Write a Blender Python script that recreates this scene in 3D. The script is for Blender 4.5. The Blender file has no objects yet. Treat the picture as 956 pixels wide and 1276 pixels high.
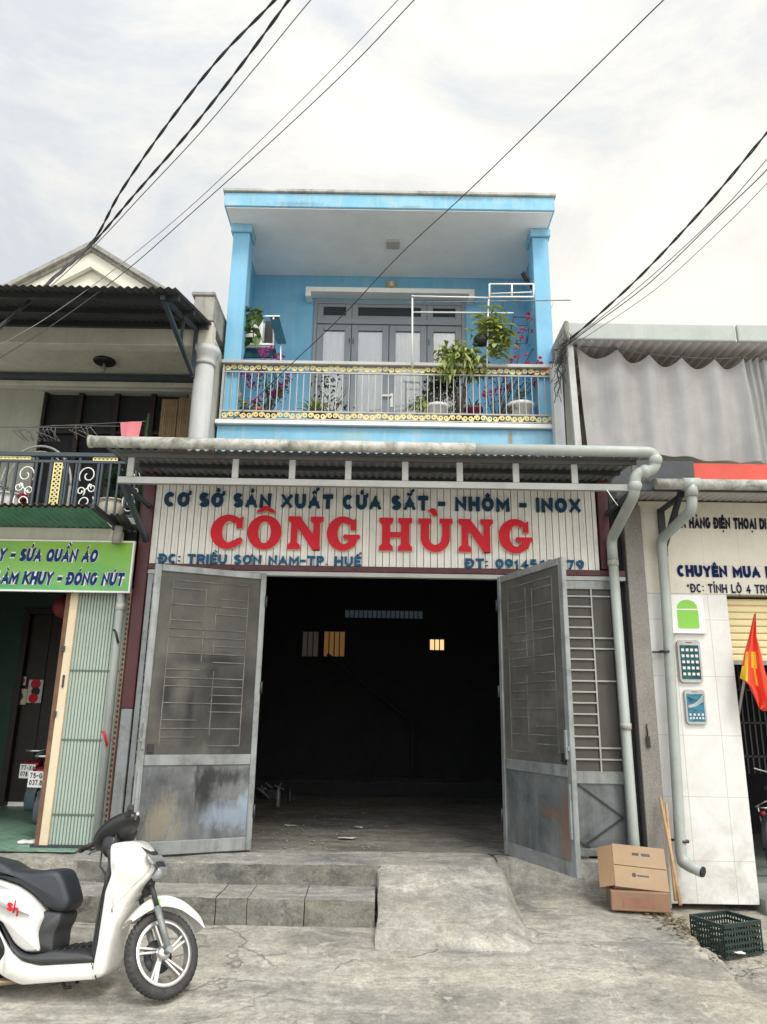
import bpy, bmesh, math, random, unicodedata
from mathutils import Vector, Matrix, Euler, noise as mnoise

# ------------------------------------------------------------------ camera, world, sun, exposure
S = bpy.context.scene
COL = S.collection
FPX, PITCH, ROLL, CAMZ = 920.0, math.radians(15.4), math.radians(0.9), 1.32
cp, sp, cr, sr = math.cos(PITCH), math.sin(PITCH), math.cos(ROLL), math.sin(ROLL)
VF = Vector((0, cp, sp))
VR = Vector((cr, -sr * sp, sr * cp))
VU = Vector((-sr, -cr * sp, cr * cp))
CAMP = Vector((0, 0, CAMZ))
cd = bpy.data.cameras.new("camera")
cd.sensor_fit = 'VERTICAL'
cd.sensor_height = 36
cd.lens = FPX / 1276 * 36
cd.clip_start = .05
cd.clip_end = 2000
cam = bpy.data.objects.new("camera", cd)
COL.objects.link(cam)
cam.matrix_world = Matrix(((VR.x, VU.x, -VF.x, 0), (VR.y, VU.y, -VF.y, 0), (VR.z, VU.z, -VF.z, CAMZ), (0, 0, 0, 1)))
S.camera = cam

SUN_EL, SUN_AZ = 52, 205          # soft sun behind thin cloud, high behind the camera's right shoulder
W = bpy.data.worlds.new("World")
S.world = W
W.use_nodes = True
wn, wl = W.node_tree.nodes, W.node_tree.links
bg = wn['Background']
bg.inputs['Strength'].default_value = .1
sky = wn.new('ShaderNodeTexSky')
sky.sky_type = 'NISHITA'
sky.sun_disc = False
sky.sun_elevation = math.radians(SUN_EL)
sky.sun_rotation = math.radians(360 - SUN_AZ)
tcw = wn.new('ShaderNodeTexCoord')
mpw = wn.new('ShaderNodeMapping')
mpw.inputs['Scale'].default_value = (1, 1, 1.9)
wl.new(tcw.outputs['Generated'], mpw.inputs['Vector'])
n1 = wn.new('ShaderNodeTexNoise')
n1.inputs['Scale'].default_value = 2.3
n1.inputs['Detail'].default_value = 9
n1.inputs['Roughness'].default_value = .62
n1.inputs['Distortion'].default_value = .5
wl.new(mpw.outputs[0], n1.inputs['Vector'])
r1 = wn.new('ShaderNodeValToRGB')
e = r1.color_ramp.elements
e[0].position, e[0].color = .36, (5.7, 6.0, 6.3, 1)
e[1].position, e[1].color = .60, (9.1, 8.7, 7.8, 1)
e2 = r1.color_ramp.elements.new(.5)
e2.color = (7.5, 7.35, 6.9, 1)
sep0 = wn.new('ShaderNodeSeparateXYZ')
wl.new(tcw.outputs['Generated'], sep0.inputs[0])
def wmath(op, a, b):
    x = wn.new('ShaderNodeMath'); x.operation = op
    for i, v in enumerate((a, b)):
        if isinstance(v, (int, float)): x.inputs[i].default_value = v
        else: wl.new(v, x.inputs[i])
    return x.outputs[0]
# warmer, brighter cloud towards the right, thin blue-grey cloud upper left
wl.new(wmath('ADD', n1.outputs['Fac'], wmath('SUBTRACT', wmath('MULTIPLY', sep0.outputs['X'], .20), wmath('MULTIPLY', wmath('SUBTRACT', sep0.outputs['Z'], .45), .22))), r1.inputs['Fac'])
# brighter cloud deck behind the viewer, where the veiled sun is
sep = wn.new('ShaderNodeSeparateXYZ')
wl.new(tcw.outputs['Generated'], sep.inputs[0])
mr = wn.new('ShaderNodeMapRange')
mr.inputs['From Min'].default_value = .45
mr.inputs['From Max'].default_value = -.5
mr.inputs['To Min'].default_value = .69
mr.inputs['To Max'].default_value = 1.6
wl.new(sep.outputs['Y'], mr.inputs['Value'])
mx = wn.new('ShaderNodeMix')
mx.data_type = 'RGBA'
mx.inputs['Factor'].default_value = .93
wl.new(sky.outputs[0], mx.inputs['A'])
wl.new(r1.outputs[0], mx.inputs['B'])
mm = wn.new('ShaderNodeVectorMath')
mm.operation = 'SCALE'
wl.new(mx.outputs['Result'], mm.inputs[0])
wl.new(wmath('MULTIPLY', mr.outputs[0], wmath('ADD', wmath('MULTIPLY', sep0.outputs['Z'], .55), .76)), mm.inputs['Scale'])
wl.new(mm.outputs[0], bg.inputs['Color'])

sl = bpy.data.lights.new("sun", 'SUN')
sl.energy = 1.1
sl.angle = math.radians(14)
sl.color = (1, .95, .87)
so = bpy.data.objects.new("sun", sl)
COL.objects.link(so)
az = math.radians(SUN_AZ)
sd = Vector((math.sin(az) * -1 * math.cos(math.radians(SUN_EL)), math.cos(az) * math.cos(math.radians(SUN_EL)), math.sin(math.radians(SUN_EL))))
so.rotation_euler = (-sd).to_track_quat('-Z', 'Y').to_euler()
so.location = (3, -6, 12)

S.view_settings.view_transform = 'Standard'
S.view_settings.look = 'None'
S.view_settings.exposure = .86
S.view_settings.gamma = 1
S.view_settings.use_curve_mapping = False
S.render.engine = 'CYCLES'
S.cycles.max_bounces = 6
S.cycles.transparent_max_bounces = 16
S.cycles.use_denoising = True

# ------------------------------------------------------------------ helpers
def at(px, py, Y):
    """world point at depth Y seen at photograph pixel px, py"""
    v = VF + VR * ((px - 478) / FPX) - VU * ((py - 638) / FPX)
    return CAMP + v * (Y / v.y)

def atz(px, py, z):
    v = VF + VR * ((px - 478) / FPX) - VU * ((py - 638) / FPX)
    return CAMP + v * ((z - CAMZ) / v.z)

ORG = {}

def worldloc(o):
    return ORG.get(o.name, Vector((0, 0, 0)))

class MB:
    def __init__(s):
        s.v, s.f, s.m, s.sm = [], [], [], []

    def face(s, idx, m=0, sm=False):
        s.f.append(idx); s.m.append(m); s.sm.append(sm)

    def poly(s, pts, m=0):
        b = len(s.v)
        s.v += [tuple(p) for p in pts]
        s.face(list(range(b, b + len(pts))), m)

    def box(s, x0, x1, y0, y1, z0, z1, m=0):
        b = len(s.v)
        s.v += [(x0, y0, z0), (x1, y0, z0), (x1, y1, z0), (x0, y1, z0), (x0, y0, z1), (x1, y0, z1), (x1, y1, z1), (x0, y1, z1)]
        for q in ((0, 3, 2, 1), (4, 5, 6, 7), (0, 1, 5, 4), (1, 2, 6, 5), (2, 3, 7, 6), (3, 0, 4, 7)):
            s.face([b + i for i in q], m)

    def bar(s, p, q, w, h=None, up=(0, 0, 1), m=0):
        p, q = Vector(p), Vector(q)
        h = h or w
        d = (q - p).normalized()
        u = Vector(up)
        if abs(d.dot(u)) > .98:
            u = Vector((0, 1, 0))
        sx = d.cross(u).normalized()
        uz = sx.cross(d).normalized()
        b = len(s.v)
        for c in (p, q):
            for a, k in ((-1, -1), (1, -1), (1, 1), (-1, 1)):
                s.v.append(tuple(c + sx * (a * w / 2) + uz * (k * h / 2)))
        for f in ((3, 2, 1, 0), (4, 5, 6, 7), (0, 1, 5, 4), (1, 2, 6, 5), (2, 3, 7, 6), (3, 0, 4, 7)):
            s.face([b + i for i in f], m)

    def tube(s, pts, r, n=8, m=0, closed=False, cap=True, flat=1.0):
        pts = [Vector(p) for p in pts]
        N = len(pts)
        rr = r if isinstance(r, (list, tuple)) else [r] * N
        b = len(s.v)
        ref = None
        for i, p in enumerate(pts):
            if closed:
                d = pts[(i + 1) % N] - pts[i - 1]
            else:
                d = pts[min(i + 1, N - 1)] - pts[max(i - 1, 0)]
            if d.length < 1e-9:
                d = Vector((0, 0, 1))
            d.normalize()
            if ref is None:
                ref = Vector((0, 0, 1)) if abs(d.z) < .9 else Vector((0, 1, 0))
            sx = d.cross(ref)
            if sx.length < 1e-4:
                sx = d.cross(Vector((1, 0, 0)))
            sx.normalize()
            ux = sx.cross(d).normalized()
            ref = ux
            for k in range(n):
                a = 2 * math.pi * k / n
                s.v.append(tuple(p + sx * (math.cos(a) * rr[i]) + ux * (math.sin(a) * rr[i] * flat)))
        for i in range(N if closed else N - 1):
            j = (i + 1) % N
            for k in range(n):
                l = (k + 1) % n
                s.face([b + i * n + k, b + i * n + l, b + j * n + l, b + j * n + k], m, True)
        if cap and not closed:
            s.face([b + k for k in range(n)][::-1], m)
            s.face([b + (N - 1) * n + k for k in range(n)], m)

    def lathe(s, prof, c, n=16, m=0, axis=None, sx=1, sy=1, cap=True):
        """prof: list of (r, h); axis matrix maps local xyz"""
        b = len(s.v)
        c = Vector(c)
        M = axis or Matrix.Identity(3)
        for r, h in prof:
            for k in range(n):
                a = 2 * math.pi * k / n
                s.v.append(tuple(c + M @ Vector((r * math.cos(a) * sx, r * math.sin(a) * sy, h))))
        for i in range(len(prof) - 1):
            for k in range(n):
                l = (k + 1) % n
                s.face([b + i * n + k, b + i * n + l, b + (i + 1) * n + l, b + (i + 1) * n + k], m, True)
        if cap and prof[0][0] > 1e-4:
            s.face([b + k for k in range(n)][::-1], m)
        if cap and prof[-1][0] > 1e-4:
            s.face([b + (len(prof) - 1) * n + k for k in range(n)], m)

    def prism(s, poly, fn, t0, t1, m=0, ms=None):
        """poly of (u,v); fn(u,v,t)->xyz. t0 back, t1 front"""
        b = len(s.v)
        n = len(poly)
        for t in (t0, t1):
            s.v += [tuple(fn(u, v, t)) for u, v in poly]
        s.face([b + n + i for i in range(n)], m)
        s.face([b + i for i in range(n)][::-1], m)
        for i in range(n):
            j = (i + 1) % n
            s.face([b + i, b + j, b + n + j, b + n + i], m if ms is None else ms)

    def strip(s, A, B, fn, t0, t1, m=0, ms=None):
        """solid ribbon between two 2D polylines of equal length"""
        n = len(A)
        b = len(s.v)
        ms = m if ms is None else ms
        for t in (t0, t1):
            s.v += [tuple(fn(u, v, t)) for u, v in A]
            s.v += [tuple(fn(u, v, t)) for u, v in B]
        o = 2 * n
        for i in range(n - 1):
            s.face([b + o + i, b + o + n + i, b + o + n + i + 1, b + o + i + 1], m)
            s.face([b + i, b + i + 1, b + n + i + 1, b + n + i], m)
            s.face([b + i, b + o + i, b + o + i + 1, b + i + 1], ms)
            s.face([b + n + i, b + n + i + 1, b + o + n + i + 1, b + o + n + i], ms)
        s.face([b, b + n, b + o + n, b + o], ms)
        s.face([b + n - 1, b + o + n - 1, b + o + 2 * n - 1, b + 2 * n - 1], ms)

    def ball(s, c, r, n=10, k=7, m=0, sc=(1, 1, 1)):
        prof = [(math.sin(math.pi * i / k) * r, -math.cos(math.pi * i / k) * r) for i in range(k + 1)]
        b = len(s.v)
        s.lathe(prof, (0, 0, 0), n, m)
        c = Vector(c)
        for i in range(b, len(s.v)):
            v = s.v[i]
            s.v[i] = (c.x + v[0] * sc[0], c.y + v[1] * sc[1], c.z + v[2] * sc[2])

    def xform(s, M, start=0):
        for i in range(start, len(s.v)):
            s.v[i] = tuple(M @ Vector(s.v[i]))

    def build(s, name, mats, parent=None, bevel=0, local=False, origin=None, seg=1, smooth=None, fixn=True):
        me = bpy.data.meshes.new(name)
        if parent is not None:
            off = Vector((0, 0, 0)) if local else worldloc(parent)
        elif origin is not None:
            off = Vector(origin)
        elif local:
            off = Vector((0, 0, 0))
        else:
            xs = [v[0] for v in s.v]; ys = [v[1] for v in s.v]; zs = [v[2] for v in s.v]
            off = Vector(((min(xs) + max(xs)) / 2, (min(ys) + max(ys)) / 2, min(zs)))
        me.from_pydata([(v[0] - off.x, v[1] - off.y, v[2] - off.z) for v in s.v], [], s.f)
        if not isinstance(mats, (list, tuple)):
            mats = [mats]
        for m in mats:
            me.materials.append(m)
        me.polygons.foreach_set('material_index', s.m)
        me.polygons.foreach_set('use_smooth', [smooth if smooth is not None else q for q in s.sm])
        me.update()
        if fixn:
            bm = bmesh.new(); bm.from_mesh(me)
            bmesh.ops.recalc_face_normals(bm, faces=bm.faces)
            bm.to_mesh(me); bm.free()
        o = bpy.data.objects.new(name, me)
        COL.objects.link(o)
        if parent is not None:
            o.parent = parent
            ORG[o.name] = worldloc(parent)
        else:
            o.location = off
            ORG[o.name] = off
        if bevel:
            md = o.modifiers.new('bevel', 'BEVEL')
            md.width = bevel; md.segments = seg; md.limit_method = 'ANGLE'; md.angle_limit = math.radians(40)
        return o

def tag(o, label, cat, group=None):
    o['label'] = label; o['category'] = cat
    if group:
        o['group'] = group
    return o

def thing(name, label, cat, loc, group=None, rot=None):
    o = bpy.data.objects.new(name, None)
    o.empty_display_size = .1
    COL.objects.link(o)
    o.location = loc
    if rot:
        o.rotation_euler = rot
    ORG[o.name] = Vector(loc)
    return tag(o, label, cat, group)

def node(name, parent, loc, rot=None):
    """an Empty part (has sub-parts)"""
    o = bpy.data.objects.new(name, None)
    COL.objects.link(o)
    o.parent = parent
    o.location = Vector(loc) - worldloc(parent)
    if rot:
        o.rotation_euler = rot
    ORG[o.name] = Vector(loc)
    return o

def struct(name, mb, mat, **k):
    o = mb.build(name, mat, **k)
    o['kind'] = 'structure'
    return o

def copy_tree(o, parent=None):
    c = o.copy()
    COL.objects.link(c)
    if parent is not None:
        c.parent = parent
    for ch in list(o.children):
        copy_tree(ch, c)
    return c

# ------------------------------------------------------------------ materials
def newmat(name):
    m = bpy.data.materials.new(name)
    m.use_nodes = True
    return m, m.node_tree.nodes, m.node_tree.links, m.node_tree.nodes['Principled BSDF']

def nz(n, l, vec, scale, detail=6, rough=.6, dist=0):
    t = n.new('ShaderNodeTexNoise')
    t.inputs['Scale'].default_value = scale
    t.inputs['Detail'].default_value = detail
    t.inputs['Roughness'].default_value = rough
    t.inputs['Distortion'].default_value = dist
    l.new(vec, t.inputs['Vector'])
    return t.outputs['Fac']

def ramp(n, l, fac, a, b, ca=(0, 0, 0, 1), cb=(1, 1, 1, 1)):
    r = n.new('ShaderNodeValToRGB')
    r.color_ramp.elements[0].position = a
    r.color_ramp.elements[1].position = b
    r.color_ramp.elements[0].color = ca
    r.color_ramp.elements[1].color = cb
    l.new(fac, r.inputs['Fac'])
    return r.outputs['Color']

def mixc(n, l, fac, A, B, mode='MIX'):
    x = n.new('ShaderNodeMix')
    x.data_type = 'RGBA'
    x.blend_type = mode
    for sock, val in (('Factor', fac), ('A', A), ('B', B)):
        if isinstance(val, (int, float)):
            x.inputs[sock].default_value = val
        elif isinstance(val, tuple):
            x.inputs[sock].default_value = val if len(val) == 4 else (*val, 1)
        else:
            l.new(val, x.inputs[sock])
    return x.outputs['Result']

def mth(n, l, op, a, b=None, clamp=False):
    x = n.new('ShaderNodeMath')
    x.operation = op
    x.use_clamp = clamp
    for i, v in enumerate((a, b)):
        if v is None:
            continue
        if isinstance(v, (int, float)):
            x.inputs[i].default_value = v
        else:
            l.new(v, x.inputs[i])
    return x.outputs[0]

def coords(n, l, scale=(1, 1, 1), loc=(0, 0, 0), world=True):
    if world:
        g = n.new('ShaderNodeNewGeometry').outputs['Position']
    else:
        g = n.new('ShaderNodeTexCoord').outputs['Object']
    mp = n.new('ShaderNodeMapping')
    mp.inputs['Scale'].default_value = scale
    mp.inputs['Location'].default_value = loc
    l.new(g, mp.inputs['Vector'])
    return mp.outputs[0]

def pbr(name, base, rough=.6, metal=0, var=.12, vs=2.5, dirt=0, dcol=(.08, .075, .065), ds=1.6, streak=0, bump=0, bs=40, fine=.05, spec=.5, world=True, coat=0, dth=.5, blobs=()):
    m, n, l, b = newmat(name)
    c = coords(n, l, world=world)
    col = mixc(n, l, ramp(n, l, nz(n, l, c, vs, 8, .65), .3, .7), tuple(x * (1 - var) for x in base), tuple(min(x * (1 + var), 1) for x in base))
    if fine:
        col = mixc(n, l, fine, col, nz(n, l, c, 90, 4, .7), 'OVERLAY')
    if dirt:
        f = ramp(n, l, nz(n, l, c, ds, 10, .72, .4), dth, dth + .22)
        col = mixc(n, l, mth(n, l, 'MULTIPLY', f, dirt), col, dcol)
    if streak:
        c2 = coords(n, l, (9, 9, .55), world=world)
        f = ramp(n, l, nz(n, l, c2, 1.3, 6, .65), .5, .74)
        col = mixc(n, l, mth(n, l, 'MULTIPLY', f, streak), col, dcol)
    for (x, z, rx, rz, cc, s) in blobs:          # stains at fixed places on the facade
        mp = n.new('ShaderNodeMapping')
        mp.inputs['Location'].default_value = (-x / rx, 0, -z / rz)
        mp.inputs['Scale'].default_value = (1 / rx, 0, 1 / rz)
        l.new(n.new('ShaderNodeNewGeometry').outputs['Position'], mp.inputs['Vector'])
        ln = n.new('ShaderNodeVectorMath'); ln.operation = 'LENGTH'
        l.new(mp.outputs[0], ln.inputs[0])
        d = mth(n, l, 'ADD', ln.outputs['Value'], mth(n, l, 'MULTIPLY', mth(n, l, 'SUBTRACT', nz(n, l, coords(n, l, (6, 6, 2)), 3, 7, .7), .5), 2.4))
        col = mixc(n, l, ramp(n, l, d, .3, 1.1, (s, s, s, 1), (0, 0, 0, 1)), col, cc)
    l.new(col, b.inputs['Base Color'])
    rv = mth(n, l, 'ADD', mth(n, l, 'MULTIPLY', nz(n, l, c, 7, 5), .25), rough - .12, True)
    l.new(rv, b.inputs['Roughness'])
    b.inputs['Metallic'].default_value = metal
    b.inputs['Specular IOR Level'].default_value = spec
    if coat:
        b.inputs['Coat Weight'].default_value = coat
        b.inputs['Coat Roughness'].default_value = .06
    if bump:
        bp = n.new('ShaderNodeBump')
        bp.inputs['Strength'].default_value = bump
        bp.inputs['Distance'].default_value = .01
        l.new(nz(n, l, c, bs, 8, .7), bp.inputs['Height'])
        l.new(bp.outputs[0], b.inputs['Normal'])
    return m

def glassy(name, col=(.02, .025, .03), rough=.05):
    m, n, l, b = newmat(name)
    b.inputs['Base Color'].default_value = (*col, 1)
    b.inputs['Roughness'].default_value = rough
    b.inputs['Specular IOR Level'].default_value = .6
    return m

def leafmat(name, c0, c1, tr=.35):
    m, n, l, b = newmat(name)
    g = n.new('ShaderNodeNewGeometry')
    col = mixc(n, l, g.outputs['Random Per Island'], c0, c1)
    l.new(col, b.inputs['Base Color'])
    b.inputs['Roughness'].default_value = .5
    t = n.new('ShaderNodeBsdfTranslucent')
    l.new(col, t.inputs['Color'])
    x = n.new('ShaderNodeMixShader')
    x.inputs[0].default_value = tr
    l.new(b.outputs[0], x.inputs[1]); l.new(t.outputs[0], x.inputs[2])
    l.new(x.outputs[0], n['Material Output'].inputs['Surface'])
    return m

def concrete(name, base, dark, light, crack=True, stain=.6, scale=1.0, bump=.5, streaks=.75):
    m, n, l, b = newmat(name)
    c = coords(n, l, (scale,) * 3)
    cs = coords(n, l, (scale * .45, scale * 1.5, scale * 1.2))
    n1 = nz(n, l, c, .8, 10, .66, .5)
    n2 = nz(n, l, c, 5.5, 10, .78, .3)
    n3 = nz(n, l, cs, 1.5, 10, .72, .9)
    col = mixc(n, l, ramp(n, l, n1, .36, .62), tuple(dark), tuple(base))
    col = mixc(n, l, mth(n, l, 'MULTIPLY', ramp(n, l, n3, .46, .64), streaks), col, tuple(light))
    n4 = nz(n, l, coords(n, l, (scale * .6, scale * 1.3, scale), (3.7, 1.1, 0)), 1.9, 11, .76, .6)
    col = mixc(n, l, mth(n, l, 'MULTIPLY', ramp(n, l, n4, .53, .66), stain), col, tuple(x * .42 for x in dark))
    warm = ramp(n, l, nz(n, l, c, .55, 5, .6, .3), .48, .66)
    col = mixc(n, l, mth(n, l, 'MULTIPLY', warm, .30), col, (base[0] * 1.10, base[1] * 1.0, base[2] * .80))
    col = mixc(n, l, .62, col, ramp(n, l, n2, .28, .72, (.20, .20, .20, 1), (.80, .80, .79, 1)), 'OVERLAY')
    sc1 = mth(n, l, 'MULTIPLY', ramp(n, l, nz(n, l, coords(n, l, (scale * .5, scale * 1.9, scale), (9.1, 4.2, 0)), 2.7, 12, .8, .4), .565, .60), mth(n, l, 'ADD', mth(n, l, 'MULTIPLY', n2, .9), -.1, True))
    col = mixc(n, l, mth(n, l, 'MULTIPLY', sc1, .75), col, tuple(x * .45 for x in dark))
    pt = ramp(n, l, nz(n, l, c, 3.1, 12, .8, .5), .575, .60)
    col = mixc(n, l, mth(n, l, 'MULTIPLY', pt, .45), col, tuple(min(1, x * 1.15) for x in light))
    col = mixc(n, l, .5, col, ramp(n, l, nz(n, l, c, 26, 9, .8), .30, .70, (.18, .18, .18, 1), (.82, .82, .81, 1)), 'OVERLAY')
    sp_ = ramp(n, l, nz(n, l, c, 75, 3, .6), .58, .66)
    col = mixc(n, l, mth(n, l, 'MULTIPLY', sp_, .5), col, tuple(x * .5 for x in dark))
    h = mth(n, l, 'ADD', mth(n, l, 'MULTIPLY', n2, .6), mth(n, l, 'MULTIPLY', nz(n, l, c, 45, 6, .75), .45))
    if crack:
        v = n.new('ShaderNodeTexVoronoi')
        v.feature = 'DISTANCE_TO_EDGE'
        v.inputs['Scale'].default_value = .5
        ad = n.new('ShaderNodeVectorMath'); ad.operation = 'ADD'
        nn = n.new('ShaderNodeTexNoise'); nn.inputs['Scale'].default_value = 1.1; nn.inputs['Detail'].default_value = 7
        nn.inputs['Roughness'].default_value = .55
        l.new(c, nn.inputs['Vector'])
        l.new(c, ad.inputs[0]); l.new(nn.outputs['Color'], ad.inputs[1])
        l.new(ad.outputs[0], v.inputs['Vector'])
        ck = ramp(n, l, v.outputs['Distance'], .0015, .0065, (1, 1, 1, 1), (0, 0, 0, 1))
        brk = ramp(n, l, nz(n, l, c, 1.3, 4), .47, .53)
        ck = mth(n, l, 'MULTIPLY', ck, brk)
        col = mixc(n, l, mth(n, l, 'MULTIPLY', ck, .45), col, (.05, .047, .042))
        h = mth(n, l, 'SUBTRACT', h, mth(n, l, 'MULTIPLY', ck, .6))
    l.new(col, b.inputs['Base Color'])
    b.inputs['Roughness'].default_value = .88
    b.inputs['Specular IOR Level'].default_value = .3
    bp = n.new('ShaderNodeBump')
    bp.inputs['Strength'].default_value = bump
    bp.inputs['Distance'].default_value = .02
    l.new(h, bp.inputs['Height'])
    l.new(bp.outputs[0], b.inputs['Normal'])
    return m

M = {}
M['street'] = concrete('street_concrete', (.37, .35, .305), (.21, .205, .195), (.52, .49, .425), bump=.8, stain=.6)
M['ramp'] = concrete('ramp_concrete', (.315, .30, .268), (.20, .197, .188), (.46, .44, .39), crack=False, bump=.7, stain=.6, scale=1.25)
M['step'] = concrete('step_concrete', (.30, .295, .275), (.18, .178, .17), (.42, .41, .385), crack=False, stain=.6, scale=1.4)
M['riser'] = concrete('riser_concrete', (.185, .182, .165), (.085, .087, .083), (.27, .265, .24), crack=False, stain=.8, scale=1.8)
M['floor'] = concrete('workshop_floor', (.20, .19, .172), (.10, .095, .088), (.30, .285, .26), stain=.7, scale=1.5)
M['blue'] = pbr('sky_blue_paint', (.165, .42, .625), .75, var=.08, dirt=.45, dcol=(.30, .50, .62), streak=.42, ds=1.3)
M['blue2'] = pbr('weathered_blue_paint', (.20, .46, .64), .75, var=.12, dirt=.7, dcol=(.40, .54, .58), streak=.6, ds=2.4, blobs=[(1.72, 5.0, .05, .16, (.30, .20, .08), .8), (-.4, 4.98, .3, .12, (.36, .48, .44), .5), (-1.3, 8.42, .5, .05, (.12, .22, .28), .6), (1.1, 8.55, .7, .04, (.14, .24, .30), .6), (.3, 8.40, .3, .03, (.16, .25, .3), .5)])
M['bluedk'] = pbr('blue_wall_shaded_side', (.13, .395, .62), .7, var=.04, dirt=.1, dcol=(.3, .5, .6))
M['soffit'] = pbr('white_soffit', (.88, .89, .90), .8, var=.05, dirt=.15, dcol=(.5, .5, .48))
M['cap'] = pbr('stained_cap', (.45, .44, .41), .85, var=.2, dirt=.9, dcol=(.10, .095, .085), ds=3, streak=.4)
M['white'] = pbr('white_paint', (.76, .77, .76), .55, var=.05, dirt=.25, dcol=(.4, .37, .3), ds=2.5)
M['steelw'] = pbr('pale_grey_steel', (.40, .41, .40), .5, metal=.1, var=.12, dirt=.6, dcol=(.25, .23, .2), ds=3)
M['steel'] = pbr('galvanised_steel', (.26, .28, .285), .42, metal=.35, var=.25, dirt=.75, dcol=(.10, .098, .092), ds=4.5, streak=.45)
M['steeldk'] = pbr('dark_steel', (.042, .048, .054), .5, metal=.3, var=.15, dirt=.3)
M['steelblue'] = pbr('blue_grey_steel', (.042, .058, .075), .5, var=.1, dirt=.3)
M['maroon'] = pbr('maroon_paint', (.075, .016, .021), .5, var=.2, dirt=.35, dcol=(.04, .03, .03), ds=4)
M['pvc'] = pbr('grey_pvc', (.36, .395, .375), .42, var=.06, dirt=.5, dcol=(.24, .24, .215), ds=2.2, streak=.25)
M['pvcold'] = pbr('weathered_pvc', (.52, .52, .48), .55, var=.1, dirt=.9, dcol=(.13, .13, .10), ds=6, dth=.42, streak=.3)
M['zinc'] = pbr('corrugated_zinc', (.21, .225, .235), .5, metal=.35, var=.25, dirt=.6, dcol=(.09, .085, .08), ds=2.5)
M['zincw'] = pbr('pale_corrugated_sheet', (.60, .58, .58), .5, metal=.1, var=.1, dirt=.25, dcol=(.3, .28, .26))
M['zincdk'] = pbr('old_fibre_cement', (.075, .072, .07), .8, var=.3, dirt=.5, dcol=(.03, .03, .03), ds=4, bump=.3)
M['rust'] = pbr('rusty_sheet', (.16, .085, .05), .8, var=.4, dirt=.6, dcol=(.06, .04, .03), ds=6)
M['greensheet'] = pbr('green_fibreglass', (.10, .27, .19), .5, var=.2, vs=5, dirt=.5, dcol=(.06, .13, .09), ds=4)
M['cream'] = pbr('cream_wall', (.62, .61, .53), .8, var=.1, dirt=.35, dcol=(.27, .26, .22), ds=1.6, streak=.25)
M['greywall'] = pbr('grey_render', (.40, .41, .36), .8, var=.1, dirt=.5, dcol=(.18, .18, .165), ds=1.5, streak=.3)
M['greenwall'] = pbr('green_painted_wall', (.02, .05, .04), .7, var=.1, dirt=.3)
M['column'] = pbr('grey_column', (.46, .48, .49), .65, var=.07, dirt=.3, dcol=(.25, .25, .24), streak=.25)
M['mould'] = pbr('mouldy_cement', (.30, .295, .27), .9, var=.2, dirt=.85, dcol=(.06, .06, .055), ds=3, streak=.5)
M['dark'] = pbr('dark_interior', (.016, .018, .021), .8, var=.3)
M['darkwood'] = pbr('dark_wood', (.02, .013, .011), .5, var=.35, vs=6)
M['black'] = pbr('black_plastic', (.018, .019, .021), .38, var=.1, fine=0)
M['rubber'] = pbr('tyre_rubber', (.03, .03, .03), .75, var=.2, dirt=.5, dcol=(.12, .115, .10), ds=9, bump=.2, world=False)
M['chrome'] = pbr('cast_alloy', (.62, .62, .62), .3, metal=.85, var=.08, dirt=.2, world=False)
M['scwhite'] = pbr('scooter_white', (.70, .695, .675), .25, var=.02, fine=0, coat=.6, dirt=.25, dcol=(.42, .38, .31), ds=2.6, world=False)
M['vinyl'] = pbr('seat_vinyl', (.022, .026, .034), .5, var=.1, fine=0, bump=.15, bs=250, world=False)
M['trim'] = pbr('grey_black_plastic', (.035, .037, .04), .55, var=.15, fine=0, world=False)
M['red'] = pbr('red_enamel', (.60, .009, .026), .55, spec=.3, var=.06, dirt=.12, dcol=(.35, .05, .05))
M['navy'] = pbr('navy_enamel', (.006, .042, .085), .6, spec=.25, var=.12)
M['navy2'] = pbr('blue_enamel', (.012, .095, .20), .6, spec=.25, var=.1)
M['paleedge'] = pbr('pale_letter_edge', (.62, .56, .42), .5, var=.05)
M['gold'] = pbr('gold_cream_paint', (.70, .61, .27), .5, var=.12, dirt=.3, dcol=(.45, .36, .12), ds=8)
M['mint'] = pbr('mint_shutter', (.34, .415, .365), .5, var=.06, dirt=.3, dcol=(.35, .36, .28), ds=2, streak=.25)
M['mintdk'] = pbr('mint_shutter_groove', (.10, .135, .115), .6, var=.1)
M['creampost'] = pbr('cream_post', (.66, .56, .40), .55, var=.06, dirt=.3, dcol=(.35, .28, .2))
M['pot_t'] = pbr('terracotta', (.45, .13, .075), .75, var=.12)
M['pot_w'] = pbr('white_pot', (.68, .68, .66), .6, var=.06, dirt=.25)
M['pot_c'] = pbr('cream_pot', (.60, .56, .47), .55, var=.06, dirt=.2)
M['pot_m'] = pbr('maroon_pot', (.12, .03, .045), .5)
M['soil'] = pbr('soil', (.04, .03, .022), .95, var=.3)
M['bark'] = pbr('bark', (.12, .10, .08), .9, var=.3, vs=20)
M['leaf'] = leafmat('leaf_green', (.035, .085, .02, 1), (.12, .20, .05, 1))
M['leafy'] = leafmat('leaf_yellow_green', (.14, .21, .04, 1), (.46, .50, .18, 1))
M['leafd'] = leafmat('leaf_dark', (.015, .04, .018, 1), (.06, .10, .04, 1))
M['leafgrey'] = leafmat('leaf_grey', (.10, .11, .09, 1), (.22, .22, .2, 1))
M['magenta'] = leafmat('magenta_bracts', (.42, .02, .22, 1), (.65, .06, .40, 1))
M['pink'] = leafmat('pink_red_bracts', (.55, .02, .10, 1), (.75, .06, .22, 1))
M['yellowfl'] = leafmat('yellow_flowers', (.65, .40, .02, 1), (.8, .6, .08, 1))
M['dryleaf'] = leafmat('dry_leaves', (.14, .10, .05, 1), (.34, .28, .17, 1), .1)
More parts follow.
